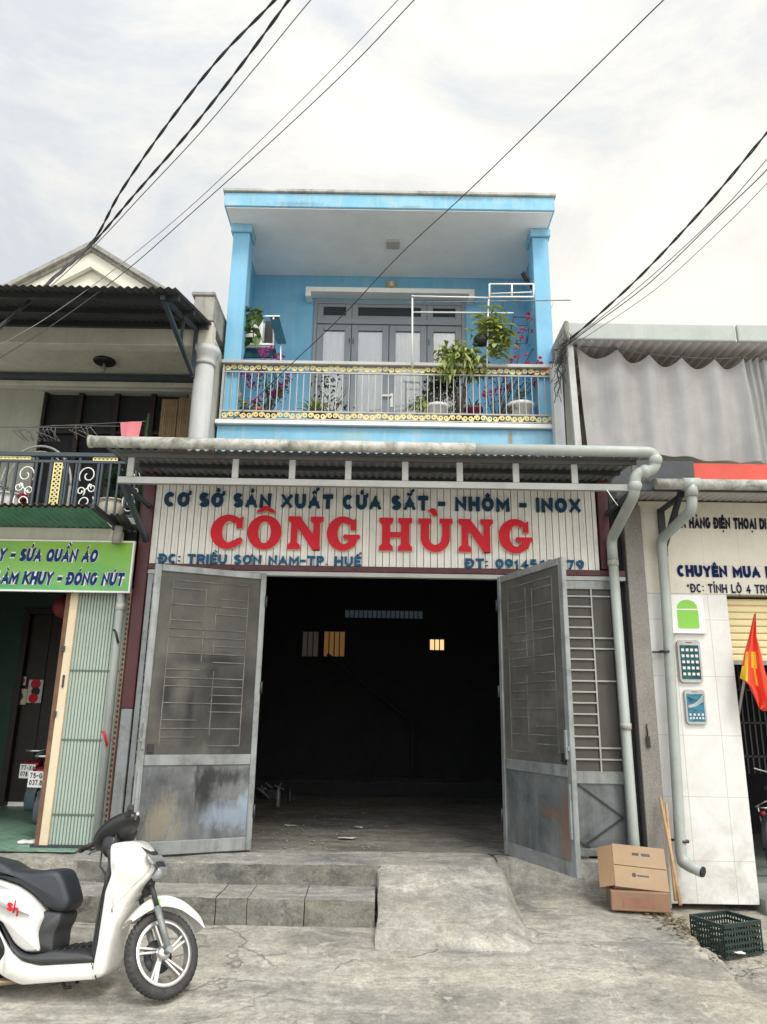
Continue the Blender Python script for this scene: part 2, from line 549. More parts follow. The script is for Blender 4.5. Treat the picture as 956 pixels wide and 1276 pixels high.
M['pinkcloth'] = pbr('pink_cloth', (.75, .25, .28), .85, var=.06)
M['flagred'] = pbr('red_flag_cloth', (.75, .06, .03), .8, var=.08)
M['flagyel'] = pbr('yellow_star_cloth', (.85, .55, .03), .8, var=.05)
M['tarp'] = pbr('grey_tarpaulin', (.285, .283, .28), .65, var=.08, dirt=.4, dcol=(.17, .168, .17), ds=1.6, streak=.3)
M['redwall'] = pbr('red_painted_band', (.52, .07, .045), .7, var=.1, dirt=.3, dcol=(.3, .06, .05))
M['rollyel'] = pbr('yellow_roller_shutter', (.70, .60, .34), .5, var=.05, dirt=.2, dcol=(.4, .34, .2))
M['plate'] = pbr('number_plate_white', (.55, .55, .54), .5, var=.04)
M['ink'] = pbr('black_ink', (.015, .015, .018), .6)
M['redlens'] = pbr('red_lens', (.12, .006, .008), .3, var=.1, fine=0)
M['glass'] = glassy('dark_glass')
M['clear'] = glassy('lamp_lens', (.25, .26, .27), .1)
M['board'] = pbr('cardboard', (.33, .235, .15), .85, var=.14, dirt=.5, dcol=(.28, .18, .10), ds=5)
M['boardin'] = pbr('cardboard_inside', (.36, .235, .135), .85, var=.08)
M['boardold'] = pbr('old_red_brown_cardboard', (.25, .15, .095), .85, var=.2, dirt=.3)
M['cratepl'] = pbr('dark_green_plastic', (.008, .024, .021), .5, var=.15, dirt=.25, dcol=(.06, .08, .07), ds=6)
M['wood'] = pbr('pale_wood', (.42, .27, .14), .7, var=.2, vs=12)
M['cable'] = pbr('black_cable', (.03, .03, .032), .6, fine=0)
M['cablegrey'] = pbr('grey_cable', (.16, .16, .165), .6, fine=0)
M['awnsteel'] = pbr('awning_steel', (.26, .265, .255), .5, metal=.1, var=.12, dirt=.6, dcol=(.15, .145, .13), ds=4)
M['paper'] = pbr('waste_paper', (.6, .6, .58), .9, var=.1)
M['curtain'] = pbr('white_curtain', (.85, .85, .87), .9, var=.04)
M['alu'] = pbr('grey_aluminium', (.20, .225, .25), .45, metal=.2, var=.04, dirt=.1)
M['reed'] = pbr('reed_blind', (.36, .27, .17), .85, var=.2, vs=4, streak=.4, dcol=(.18, .13, .08))
M['gable'] = pbr('pale_gable', (.66, .65, .57), .8, var=.05, dirt=.15)

# ------------------------------------------------------------------ lettering
def arc(cx, cy, rx, ry, a0, a1, n=14):
    return [(cx + rx * math.cos(math.radians(a0 + (a1 - a0) * i / n)), cy + ry * math.sin(math.radians(a0 + (a1 - a0) * i / n))) for i in range(n + 1)]

GL = {
 'A': (.95, [[(0, 0), (.5, 1), (1, 0)], [(.2, .3), (.8, .3)]]),
 'B': (.8, [[(0, 0), (0, 1)], [(0, 1)] + arc(.62, .76, .3, .24, 90, -90) + [(0, .52)], [(0, .52)] + arc(.68, .26, .32, .26, 90, -90) + [(0, 0)]]),
 'C': (.85, [arc(.5, .5, .5, .5, 48, 312, 20)]),
 'D': (.88, [[(0, 0), (0, 1)], [(0, 1)] + arc(.45, .5, .55, .5, 90, -90, 18) + [(0, 0)]]),
 'E': (.72, [[(1, 1), (0, 1), (0, 0), (1, 0)], [(0, .5), (.85, .5)]]),
 'F': (.7, [[(1, 1), (0, 1), (0, 0)], [(0, .5), (.85, .5)]]),
 'G': (.9, [arc(.5, .5, .5, .5, 48, 345, 22) + [(1, .46), (.58, .46)]]),
 'H': (.86, [[(0, 0), (0, 1)], [(1, 0), (1, 1)], [(0, .5), (1, .5)]]),
 'I': (.24, [[(.5, 0), (.5, 1)]]),
 'K': (.88, [[(0, 0), (0, 1)], [(0, .38), (1, 1)], [(.3, .55), (1, 0)]]),
 'L': (.7, [[(0, 1), (0, 0), (1, 0)]]),
 'M': (1.05, [[(0, 0), (0, 1), (.5, .25), (1, 1), (1, 0)]]),
 'N': (.88, [[(0, 0), (0, 1), (1, 0), (1, 1)]]),
 'O': (.92, [arc(.5, .5, .5, .5, 90, 450, 26)]),
 'P': (.78, [[(0, 0), (0, 1)], [(0, 1)] + arc(.66, .72, .34, .28, 90, -90) + [(0, .44)]]),
 'Q': (.92, [arc(.5, .5, .5, .5, 90, 450, 26), [(.6, .25), (1, -.08)]]),
 'R': (.82, [[(0, 0), (0, 1)], [(0, 1)] + arc(.66, .73, .34, .27, 90, -90) + [(0, .46)], [(.5, .46), (1, 0)]]),
 'S': (.78, [arc(.5, .75, .46, .25, 30, 270, 14)[:-1] + arc(.5, .25, .5, .25, 90, -155, 14)]),
 'T': (.8, [[(0, 1), (1, 1)], [(.5, 1), (.5, 0)]]),
 'U': (.86, [[(0, 1)] + arc(.5, .4, .5, .4, 180, 360, 14) + [(1, 1)]]),
 'V': (.9, [[(0, 1), (.5, 0), (1, 1)]]),
 'X': (.9, [[(0, 0), (1, 1)], [(0, 1), (1, 0)]]),
 'Y': (.88, [[(0, 1), (.5, .45), (1, 1)], [(.5, .5), (.5, 0)]]),
 '0': (.78, [arc(.5, .5, .5, .5, 90, 450, 24)]),
 '1': (.45, [[(.1, .75), (.7, 1), (.7, 0)]]),
 '2': (.74, [arc(.5, .7, .48, .3, 165, -30, 12) + [(0, 0), (1, 0)]]),
 '3': (.74, [arc(.48, .75, .45, .25, 150, -80, 12), arc(.48, .26, .5, .26, 80, -150, 12)]),
 '4': (.8, [[(.72, 0), (.72, 1), (0, .28), (1, .28)]]),
 '5': (.74, [[(.9, 1), (.12, 1), (.05, .55)] + arc(.48, .31, .5, .31, 120, -150, 12)]),
 '6': (.76, [arc(.5, .32, .5, .32, 90, 450, 18), [(.02, .35), (.15, .75), (.7, 1)]]),
 '7': (.74, [[(0, 1), (1, 1), (.35, 0)]]),
 '8': (.76, [arc(.5, .76, .42, .24, 90, 450, 16), arc(.5, .27, .5, .27, 90, 450, 16)]),
 '9': (.76, [arc(.5, .68, .5, .32, 90, 450, 18), [(.98, .65), (.85, .25), (.3, 0)]]),
 '-': (.55, [[(0, .45), (1, .45)]]),
 '.': (.22, [[(.5, -.03), (.5, .10)]]),
 ':': (.25, [[(.5, .12), (.5, .26)], [(.5, .68), (.5, .82)]]),
 '*': (.45, [[(.5, .62), (.5, 1.02)], [(.1, .72), (.9, .94)], [(.1, .94), (.9, .72)]]),
 ',': (.22, [[(.5, .1), (.35, -.15)]]),
 ' ': (.42, []),
}
MARK = {'\u0302': [[(.2, 0), (.5, .6), (.8, 0)]], '\u0306': [arc(.5, .6, .32, .55, 190, 350, 8)],
        '\u0309': [[(.38, .75), (.6, .85), (.66, .55), (.5, .35), (.5, 0)]], '\u0300': [[(.25, .8), (.65, 0)]],
        '\u0301': [[(.35, 0), (.75, .8)]], '\u0303': [[(.15, .2), (.4, .6), (.6, .3), (.85, .7)]]}

def ribbon(pts, t, ext=0):
    """offset both sides of a 2D polyline with limited mitres"""
    n = len(pts)
    closed = n > 3 and math.hypot(pts[0][0] - pts[-1][0], pts[0][1] - pts[-1][1]) < 1e-5
    A, B = [], []
    if ext and not closed:
        pts = [tuple(p) for p in pts]
        for i, j in ((0, 1), (-1, -2)):
            d = Vector(pts[i]) - Vector(pts[j])
            if d.length > 1e-6: pts[i] = tuple(Vector(pts[i]) + d.normalized() * ext)
    for i in range(n):
        p = Vector(pts[i])
        if closed:
            a = Vector(pts[i - 1 if i > 0 else n - 2]); c = Vector(pts[i + 1 if i < n - 1 else 1])
        else:
            a = Vector(pts[max(i - 1, 0)]); c = Vector(pts[min(i + 1, n - 1)])
        d1 = (p - a); d2 = (c - p)
        if d1.length < 1e-9: d1 = d2
        if d2.length < 1e-9: d2 = d1
        d1 = d1.normalized(); d2 = d2.normalized()
        n1_, n2_ = Vector((-d1.y, d1.x)), Vector((-d2.y, d2.x))
        mid = n1_ + n2_
        if mid.length < .3: mid = n1_.copy()
        mid.normalize()
        k = 1 / max(mid.dot(n1_), .5)
        A.append(tuple(p + mid * (t / 2 * k))); B.append(tuple(p - mid * (t / 2 * k)))
    return A, B

def lettering(mb, s, org, ux, uz, un, h, length=None, t=.2, depth=.02, slant=0, gap=.16, m=0, ms=None, back=0, each=None):
    """write s from org along ux, height h along uz, standing out along un; length squeezes the row to fit"""
    org, ux, uz, un = Vector(org), Vector(ux).normalized(), Vector(uz).normalized(), Vector(un).normalized()
    items = []
    for ch in s:
        dec = unicodedata.normalize('NFD', ch)
        base, marks = dec[0], dec[1:]
        bar = base in 'Đ'
        if bar: base = 'D'
        if base not in GL:
            continue
        items.append((base, marks, bar))
    total = sum(GL[b][0] + gap for b, _, _ in items) - gap
    sx = h if length is None else length / total
    x = 0
    k = 0
    for base, marks, bar in items:
        w, strokes = GL[base]
        tx = t
        if each: mb = MB()
        def fn(u, v, d):
            return org + ux * ((x + u) * sx + slant * v * h) + uz * (v * h) + un * d
        def put(pts, th, main=False):
            nonlocal k
            A, B = ribbon(pts, th, t / 2 if main and base in 'ADEFHIKLMNPRBTUVXY147-' else 0)
            if main and base != 'Q':
                A = [(min(max(u, 0), w), min(max(v, 0), 1)) for u, v in A]
                B = [(min(max(u, 0), w), min(max(v, 0), 1)) for u, v in B]
            mb.strip(A, B, fn, back, depth + .0004 * (k % 5), m, ms)
            k += 1
        for st in strokes:
            put([(tx / 2 + u * max(w - tx, 0), tx / 2 + v * (1 - tx)) for u, v in st], t, True)
        if bar:
            put([(-.1, .5), (w * .5, .5)], t * .7)
        y0 = 1.06
        two = len([q for q in marks if q in MARK]) > 1
        j = 0
        for q in marks:
            if q == '\u0323':
                put([(w / 2, -.28), (w / 2, -.14)], t * .8)
            elif q == '\u031b':
                put([(w * .86, .84), (w * 1.02, .93), (w * 1.04, 1.12)], t * .6)
            elif q in MARK:
                mw = .5
                ox = w / 2 - mw / 2
                oy = y0
                if two and j == 1:
                    ox += .22; oy += .2
                for st in MARK[q]:
                    put([(ox + u * mw, oy + v * .24) for u, v in st], t * .55)
                j += 1
        x += w + gap
        if each and mb.v: each(mb)

# heavy slab letters as outlines (u 0..w, v 0..1)
def slab_glyph(ch):
    """list of ('poly', pts) or ('strip', A, B)"""
    out = []
    def stem(x0, x1, v0=0, v1=1, ser=.09, sh=.17, top=True, bot=True):
        pts = []
        if bot: pts += [(x0 - ser, v0), (x1 + ser, v0), (x1 + ser, v0 + sh * .75), (x1, v0 + sh * 1.25)]
        else: pts += [(x0, v0), (x1, v0)]
        if top: pts += [(x1, v1 - sh * 1.25), (x1 + ser, v1 - sh * .75), (x1 + ser, v1), (x0 - ser, v1), (x0 - ser, v1 - sh * .75), (x0, v1 - sh * 1.25)]
        else: pts += [(x1, v1), (x0, v1)]
        if bot: pts += [(x0, v0 + sh * 1.25), (x0 - ser, v0 + sh * .75)]
        out.append(('poly', pts))
    if ch == 'O':
        out.append(('strip', arc(.5, .5, .52, .52, 90, 450, 40), arc(.5, .5, .19, .33, 90, 450, 40)))
        return 1.02, out
    if ch in 'CG':
        out.append(('strip', arc(.5, .5, .52, .52, 38, 318, 34), arc(.53, .5, .20, .32, 52, 308, 34)))
        out.append(('poly', [(.74, .60), (.93, .60), (.93, .97), (.82, .90), (.74, .86)]))
        if ch == 'C':
            out.append(('poly', [(.62, .20), (.72, .10), (.90, .12), (.95, .25), (.90, .34), (.78, .30)]))
            return .98, out
        out.append(('poly', [(.54, .33), (1.03, .33), (1.06, .40), (1.03, .47), (.54, .47), (.50, .40)]))
        out.append(('poly', [(.66, .06), (.90, .12), (.98, .335), (.70, .335)]))
        return 1.06, out
    if ch == 'H':
        stem(.10, .36); stem(.70, .96)
        out.append(('poly', [(.35, .40), (.71, .40), (.71, .57), (.35, .57)]))
        return 1.06, out
    if ch == 'N':
        stem(.10, .30); stem(.76, .96, bot=False)
        out.append(('poly', [(.09, 1.0), (.36, 1.0), (.96, .18), (.96, 0), (.74, 0)]))
        return 1.06, out
    if ch == 'U':
        A = [(.08, .98), (.08, .5)] + arc(.53, .42, .45, .44, 180, 360, 22) + [(.98, .5), (.98, .98)]
        B = [(.34, .98), (.34, .5)] + arc(.53, .42, .19, .22, 180, 360, 22) + [(.74, .5), (.74, .98)]
        out.append(('strip', A, B))
        for c in (.21, .86):
            out.append(('poly', [(c - .2, .84), (c + .2, .84), (c + .2, 1), (c - .2, 1)]))
        return 1.06, out

def slab_letter(mb, ch, org, h, w, depth, mark=None):
    gw, parts = slab_glyph(ch)
    s = w / gw
    o = Vector(org)
    def fn(u, v, t): return o + Vector((u * s, -t, v * h))
    k = 0
    if mark == '^':
        parts.append(('poly', [(.22, 1.09), (.38, 1.10), (.51, 1.17), (.64, 1.10), (.80, 1.09), (.76, 1.17), (.56, 1.30), (.46, 1.30), (.26, 1.17)]))
    if mark == '`':
        parts.append(('poly', [(.30, 1.24), (.42, 1.32), (.54, 1.30), (.62, 1.10), (.50, 1.06)]))
    for q in parts:
        d = depth + .0002 * k
        if q[0] == 'poly': mb.prism(q[1], fn, 0, d, 0, 1)
        else: mb.strip(q[1], q[2], fn, 0, d, 0, 1)
        k += 1
    return gw

# ------------------------------------------------------------------ ground
def gz(x, y):
    zs = -.385 - .105 * (6.85 - y) if y > 5.5 else -.527 - .03 * (5.5 - y)
    if y > 6.85: zs = -.385
    ed = [(8.2, 2.45), (7.75, 2.62), (7.2, 2.66), (6.9, 2.62), (6.4, 2.62), (6.0, 2.62), (5.6, 2.56), (5.2, 2.55), (4.6, 2.8), (3, 4)]
    xe = ed[-1][1]
    for (ya, xa), (yb, xb) in zip(ed, ed[1:]):
        if yb <= y <= ya:
            xe = xa + (xb - xa) * (y - ya) / (yb - ya)
    if y > 8.2: xe = 2.4
    xe += .05 * mnoise.noise(Vector((y * 11, 4.2, 0))) + .09 * mnoise.noise(Vector((y * 3.1, 2.2, 0)))
    ap = max(-.315 - .085 * (7.9 - y), zs + .02 if y < 6.6 else -9) if y < 7.9 else -.315
    low = -.49 - .035 * (8 - y) if y > 5.4 else -.581 - .03 * (5.4 - y)
    if x > 1.15:
        k = min(1, (x - 1.15) / .25)
        zs = zs + (ap - zs) * k
    kk = min(1, max(0, (x - xe) / .06))
    zs = zs + (min(low, zs) - zs) * kk
    a = .012 + (.012 if 1.2 < x < xe + .2 else 0)
    zs += a * mnoise.noise(Vector((x * 1.3, y * 1.3, 0))) + .006 * mnoise.noise(Vector((x * 5, y * 5, 3)))
    return zs

def ground():
    mb = MB()
    xs = [-9 + i * .25 for i in range(24)] + [-3 + i * .05 for i in range(160)] + [5 + i * .3 for i in range(16)]
    ys = [-3 + i * .3 for i in range(23)] + [3.9 + i * .05 for i in range(92)]
    for y in ys:
        for x in xs:
            mb.v.append((x, y, gz(x, y)))
    nx = len(xs)
    for j in range(len(ys) - 1):
        for i in range(nx - 1):
            mb.face([j * nx + i, j * nx + i + 1, (j + 1) * nx + i + 1, (j + 1) * nx + i], 0, True)
    struct('street', mb, M['street'], origin=(0, 0, 0), fixn=False)
    mb = MB()
    mb.poly([(-300, -300, -.85), (300, -300, -.85), (300, 300, -.85), (-300, 300, -.85)])
    struct('ground', mb, M['street'], origin=(0, 0, -.85))
ground()

def rough_box(x0, x1, y0, y1, z0, z1, res=.06, amp=.008, nick=.02, m_top=0, m_side=1):
    mb = MB()
    nx, ny, nzz = [max(1, int((b - a) / res)) for a, b in ((x0, x1), (y0, y1), (z0, z1))]
    def disp(p):
        q = Vector(p)
        n = mnoise.noise_vector(q * 2.3) * amp + mnoise.noise_vector(q * 9) * amp * .6
        # worn front top edge
        e = abs(q.y - y0) < 1e-5 and abs(q.z - z1) < 1e-5
        if e:
            n.z -= abs(mnoise.noise(q * 4)) * nick; n.y += abs(mnoise.noise(q * 5 + Vector((9, 0, 0)))) * nick
        return q + n
    def grid(fn, na, nb, m):
        b = len(mb.v)
        for j in range(nb + 1):
            for i in range(na + 1):
                mb.v.append(tuple(disp(fn(i / na, j / nb))))
        for j in range(nb):
            for i in range(na):
                mb.face([b + j * (na + 1) + i, b + j * (na + 1) + i + 1, b + (j + 1) * (na + 1) + i + 1, b + (j + 1) * (na + 1) + i], m)
    L = lambda a, b, t: a + (b - a) * t
    grid(lambda s, t: (L(x0, x1, s), L(y0, y1, t), z1), nx, ny, m_top)
    grid(lambda s, t: (L(x0, x1, s), y0, L(z0, z1, t)), nx, nzz, m_side)
    grid(lambda s, t: (x1, L(y0, y1, s), L(z0, z1, t)), ny, nzz, m_side)
    grid(lambda s, t: (x0, L(y1, y0, s), L(z0, z1, t)), ny, nzz, m_side)
    return mb
ls = MB()
for xa, xb2, dy in ((-8, -1.36, 0), (-1.352, -1.10, .006), (-1.093, -.62, -.004), (-.612, -.02, .004)):
    q = rough_box(xa, xb2, 6.85 + dy, 7.6, -.62, -.176 - abs(dy) * .6, nick=.03)
    o_ = len(ls.v)
    ls.v += q.v; ls.f += [[i + o_ for i in f] for f in q.f]; ls.m += q.m; ls.sm += q.sm
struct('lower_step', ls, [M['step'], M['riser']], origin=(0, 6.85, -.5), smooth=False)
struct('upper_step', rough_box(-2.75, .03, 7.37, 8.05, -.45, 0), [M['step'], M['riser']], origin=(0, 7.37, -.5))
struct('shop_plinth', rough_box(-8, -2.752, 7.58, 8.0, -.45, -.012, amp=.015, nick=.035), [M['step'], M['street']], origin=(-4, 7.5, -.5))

def ramp_mesh():
    mb = MB()
    nx, ny = 50, 70
    x0, x1, y0, y1 = 0.0, 1.50, 6.10, 8.05
    def zr(x, y):
        if y > 7.42: z = 0
        elif y > 6.62: z = -.29 * (7.42 - y) / .8
        else: z = -.29 - .13 * (6.62 - y) / .44
        if y < 7.08 + .03 * mnoise.noise(Vector((x * 3, 0, 9))): z -= .010
        if y < 6.62: z -= .008
        z += .012 * mnoise.noise(Vector((x * 2, y * 2, 7))) + .006 * mnoise.noise(Vector((x * 8, y * 8, 1)))
        xl = .025 + .03 * mnoise.noise(Vector((y * 4, 3, 3)))
        if x < xl: z -= .02 * ((xl - x) / max(xl, .01)) ** 2
        sm = lambda t: max(0, min(1, t)) ** 2 * (3 - 2 * max(0, min(1, t)))
        xr = 1.10 + .10 * mnoise.noise(Vector((y * 2.5, 1, 1)))
        k = sm((x - xr) / .20)
        g = gz(x, y) - .012
        z += (min(z, g) - z) * k
        k = sm((6.55 + .06 * mnoise.noise(Vector((x * 3, 8, 2))) - y) / .16)
        z += (g - z) * k
        if x > 1.36: z = min(z, g - .03, -.04)
        return z
    for j in range(ny + 1):
        for i in range(nx + 1):
            x = x0 + (x1 - x0) * i / nx; y = y0 + (y1 - y0) * j / ny
            xx = x + .03 * mnoise.noise(Vector((x, y * 3, 5)))
            mb.v.append((xx, y, zr(x, y)))
    for j in range(ny):
        for i in range(nx):
            mb.face([j * (nx + 1) + i, j * (nx + 1) + i + 1, (j + 1) * (nx + 1) + i + 1, (j + 1) * (nx + 1) + i], 0, True)
    for side in (0, nx):
        for j in range(ny):
            a = mb.v[j * (nx + 1) + side]; c = mb.v[(j + 1) * (nx + 1) + side]
            mb.poly([a, c, (c[0], c[1], -.8), (a[0], a[1], -.8)], 0)
    for i in range(nx):
        a = mb.v[i]; c = mb.v[i + 1]
        mb.poly([a, c, (c[0], c[1], -.8), (a[0], a[1], -.8)], 0)
    return mb
struct('ramp', ramp_mesh(), M['ramp'], origin=(0, 7, -.4))
struct('door_sill', rough_box(1.16, 2.66, 7.86, 8.06, -.5, -.02, amp=.012, nick=.02), [M['step'], M['step']], origin=(2, 7.9, -.4))
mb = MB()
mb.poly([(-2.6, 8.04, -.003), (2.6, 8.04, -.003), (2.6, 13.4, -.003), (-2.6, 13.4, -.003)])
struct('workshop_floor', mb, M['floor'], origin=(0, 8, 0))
struct('back_step', rough_box(-2.6, 2.6, 13.3, 15.6, -.1, .22, amp=.006), [M['floor'], M['dark']], origin=(0, 13.3, 0))

# ------------------------------------------------------------------ the blue house with its workshop
def corr(mb, x0, x1, prof, pitch=.09, amp=.014, m=0, sub=6):
    """corrugated sheet, ribs along the profile of (y, z)"""
    n = int((x1 - x0) / pitch * sub)
    b = len(mb.v)
    for (y, z) in prof:
        for i in range(n + 1):
            x = x0 + (x1 - x0) * i / n
            mb.v.append((x, y, z + amp * math.sin(2 * math.pi * (x - x0) / pitch)))
    for j in range(len(prof) - 1):
        for i in range(n):
            mb.face([b + j * (n + 1) + i, b + j * (n + 1) + i + 1, b + (j + 1) * (n + 1) + i + 1, b + (j + 1) * (n + 1) + i], m, True)

HX0, HX1, HY = -2.30, 2.385, 9.5
BW = 10.8                       # back wall of the balcony
house = thing('house', "sky blue two storey house with an upstairs balcony over a dark open workshop", 'house', (0, 9.5, 0))

mb = MB()
mb.box(HX0, HX1, HY, 15.2, 4.2, 5.15)                    # body below the balcony
dx0, dx1, dz1 = -1.19, 1.285, 7.88
mb.box(HX0 + .02, dx0, BW, BW + .2, 5.15, 8.355)
mb.box(dx1, HX1 - .02, BW, BW + .2, 5.15, 8.355)
mb.box(dx0, dx1, BW, BW + .2, dz1, 8.355)
mb.box(HX0, HX0 + .12, HY + .3, 15.2, 5.152, 8.355, 1)
mb.box(HX1 - .12, HX1, HY + .3, 15.2, 5.152, 8.355, 1)
mb.box(HX0 + .12, HX1 - .12, 15.0, 15.2, 5.152, 8.355)
mb.build('wall', [M['blue'], M['bluedk']], house, bevel=.006)
mb = MB()
mb.box(HX0 - .003, HX1 + .003, HY - .02, HY, 4.16, 5.13)
mb.build('balcony_band', M['blue2'], house)
mb = MB()
mb.box(HX0 - .03, HX1 + .05, HY - .085, HY + .2, 5.135, 5.20)
mb.build('balcony_ledge', M['white'], house, bevel=.008)
mb = MB()
mb.box(HX0 + .02, HX1 - .02, HY + .2, BW, 5.15, 5.19)
mb.build('balcony_floor', M['greywall'], house)
# roof slab with fascia, and the white soffit under it
mb = MB()
mb.box(-2.37, 2.405, 9.1, 15.4, 8.372, 8.60)
roof = mb.build('roof', M['blue2'], house, bevel=.01)
mb = MB()
mb.box(-2.395, 2.43, 9.065, 15.42, 8.602, 8.655)
mb.build('roof_cap', M['cap'], roof, bevel=.008)
mb = MB()
mb.box(-2.34, 2.375, 9.13, BW + .1, 8.357, 8.371)
mb.build('soffit', M['soffit'], roof)
for x0, x1 in ((HX0, HX0 + .245), (HX1 - .235, HX1)):
    mb = MB()
    mb.box(x0, x1, HY + .01, HY + .30, 5.19, 8.22)
    c = mb.build('column', M['blue'], house, bevel=.008)
    mb = MB()
    mb.box(x0 - .035, x1 + .035, HY - .025, HY + .33, 8.222, 8.356)
    mb.build('capital', M['blue2'], c, bevel=.012)

# balcony door: grey aluminium, four leaves under three transom panes
door = node('balcony_door', house, (0, BW, 5.19))
fy0, fy1 = BW - .03, BW + .05
mb = MB()
xs = [dx0, dx0 + .625, dx0 + 1.235, dx0 + 1.85, dx1]
zt = 7.50
mb.box(dx0, dx0 + .06, fy0, fy1, 5.19, dz1)
mb.box(dx1 - .06, dx1, fy0, fy1, 5.19, dz1)
mb.box(dx0 + .06, dx1 - .06, fy0, fy1, dz1 - .06, dz1)
mb.box(dx0 + .06, dx1 - .06, fy0 - .01, fy1, zt - .05, zt + .05)
mb.build('frame', M['alu'], door, bevel=.004)
for i in range(4):
    a, b_ = xs[i] + (.062 if i == 0 else .004), xs[i + 1] - (.062 if i == 3 else .004)
    mb = MB()
    y0, y1 = fy0 + .012, fy1 - .01
    sw = .105
    z0, z1 = 5.2, zt - .054
    mb.box(a, a + sw, y0, y1, z0, z1); mb.box(b_ - sw, b_, y0, y1, z0, z1)
    mb.box(a + sw, b_ - sw, y0, y1, z1 - sw, z1); mb.box(a + sw, b_ - sw, y0, y1, z0, z0 + .16)
    if i == 2:
        mb.box(a + .03, a + .075, y0 - .012, y0, 6.0, 6.24, 1)
        mb.box(a - .10, a + .05, y0 - .05, y0 - .028, 6.17, 6.2, 1)
        mb.box(a + .03, a + .05, y0 - .03, y0 - .01, 6.17, 6.2, 1)
    else:
        mb.box(a + .02 if i % 2 else b_ - .035, a + .035 if i % 2 else b_ - .02, y0 - .012, y0, 7.1, 7.2, 2)
    mb.build('leaf', [M['alu'], M['white'], M['steeldk']], door, bevel=.004)
    mb = MB()
    n = 26
    b = len(mb.v)
    xa, xb = a + sw - .004, b_ - sw + .004
    for z in (z0 + .15, z1 - sw + .01):
        for k in range(n + 1):
            mb.v.append((xa + (xb - xa) * k / n, fy0 + .075 + .012 * math.sin(k * 1.05 + i * 2) * (1 if i != 1 else .2) + .005 * math.sin(k * 2.7), z))
    for k in range(n):
        mb.face([b + k, b + k + 1, b + n + 2 + k, b + n + 1 + k], 0, True)
    mb.build('curtain', M['curtain'], door)
m_, n_, l_, b_n = newmat('door_glass')
tr_ = n_.new('ShaderNodeBsdfTransparent'); tr_.inputs['Color'].default_value = (.93, .95, .96, 1)
gl_ = n_.new('ShaderNodeBsdfGlossy'); gl_.inputs['Roughness'].default_value = .03
ms_ = n_.new('ShaderNodeMixShader'); fr_ = n_.new('ShaderNodeFresnel'); fr_.inputs['IOR'].default_value = 1.9
l_.new(fr_.outputs[0], ms_.inputs[0]); l_.new(tr_.outputs[0], ms_.inputs[1]); l_.new(gl_.outputs[0], ms_.inputs[2])
l_.new(ms_.outputs[0], n_['Material Output'].inputs['Surface'])
M['doorglass'] = m_
for i in range(4):
    a, b_ = xs[i] + .09, xs[i + 1] - .09
    mb = MB(); mb.box(a, b_, fy0 + .035, fy0 + .041, 5.3, zt - .13)
    mb.build('pane', M['doorglass'], door)
for (a, b_) in ((xs[0] + .06, xs[1]), (xs[1], xs[3]), (xs[3], xs[4] - .06)):
    mb = MB()
    z0, z1 = zt + .052, dz1 - .062
    mb.box(a + .002, a + .10, fy0 + .005, fy1, z0, z1); mb.box(b_ - .10, b_ - .002, fy0 + .005, fy1, z0, z1)
    mb.box(a + .10, b_ - .10, fy0 + .005, fy1, z0, z0 + .055); mb.box(a + .10, b_ - .10, fy0 + .005, fy1, z1 - .055, z1)
    mb.build('transom_frame', M['alu'], door, bevel=.004)
    mb = MB(); mb.box(a + .09, b_ - .09, fy0 + .03, fy0 + .036, z0 + .05, z1 - .05)
    mb.build('transom_pane', M['glass'], door)
mb = MB()
mb.box(-1.32, 1.42, BW - .22, BW - .001, 7.925, 8.01)
mb.box(-1.32, -1.23, BW - .22, BW - .001, 7.84, 7.924); mb.box(1.33, 1.42, BW - .22, BW - .001, 7.84, 7.924)
mb.build('door_hood', M['white'], house, bevel=.006)

# balcony railing
rail = node('balcony_railing', house, (0, HY, 5.2))
RX0, RX1, RY = HX0 + .015, HX1 - .02, HY - .03
mb = MB()
mb.box(RX0 - .02, RX1 + .02, RY - .055, RY + .05, 6.045, 6.10)
mb.build('handrail', M['steelw'], rail, bevel=.008)
mb = MB()
mb.box(RX0, RX1, RY - .012, RY + .012, 5.925, 5.945)
mb.box(RX0, RX1, RY - .012, RY + .012, 5.335, 5.355)
mb.box(RX0, RX1, RY - .012, RY + .012, 5.225, 5.24)
mb.box(RX0, RX0 + .03, RY - .015, RY + .015, 5.2, 6.044); mb.box(RX1 - .03, RX1, RY - .015, RY + .015, 5.2, 6.044)
for x in (-1.2, 0, 1.2):
    mb.box(x - .015, x + .015, RY - .014, RY + .014, 5.2, 5.224)
mb.build('rail_frame', M['steelw'], rail)
NB = 51
for k in range(NB):
    x = RX0 + .05 + (RX1 - RX0 - .1) * k / (NB - 1)
    mb = MB()
    mb.bar((x, RY, 5.356), (x, RY, 5.924), .011)
    mb.build('baluster', M['steelw'], rail)
def scroll_band(z0, z1):
    mb = MB()
    h = z1 - z0
    zc = (z0 + z1) / 2
    n = 27
    w = (RX1 - RX0 - .06) / n
    for k in range(n):
        xc = RX0 + .03 + w * (k + .5)
        sgn = 1 if k % 2 else -1
        pts = []
        for i in range(17):                       # S scroll: a spiral at either end
            a = -2.6 * math.pi * (i / 16)
            r = h * .40 * (1 - .74 * (1 - i / 16))
            pts.append((-w * .25 + r * math.cos(a + 2.1), r * math.sin(a + 2.1) + h * .04))
        pts2 = [(-u, -v) for u, v in pts][::-1]
        full = pts + pts2
        A, B = ribbon([(xc + u * sgn, zc + v) for u, v in full], .018)
        mb.strip(A, B, lambda u, v, t: (u, RY - t, v), -.006, .007 + .0005 * (k % 2))
    mb.build('scroll_band', M['gold'], rail)
scroll_band(5.955, 6.045)
scroll_band(5.24, 5.335)

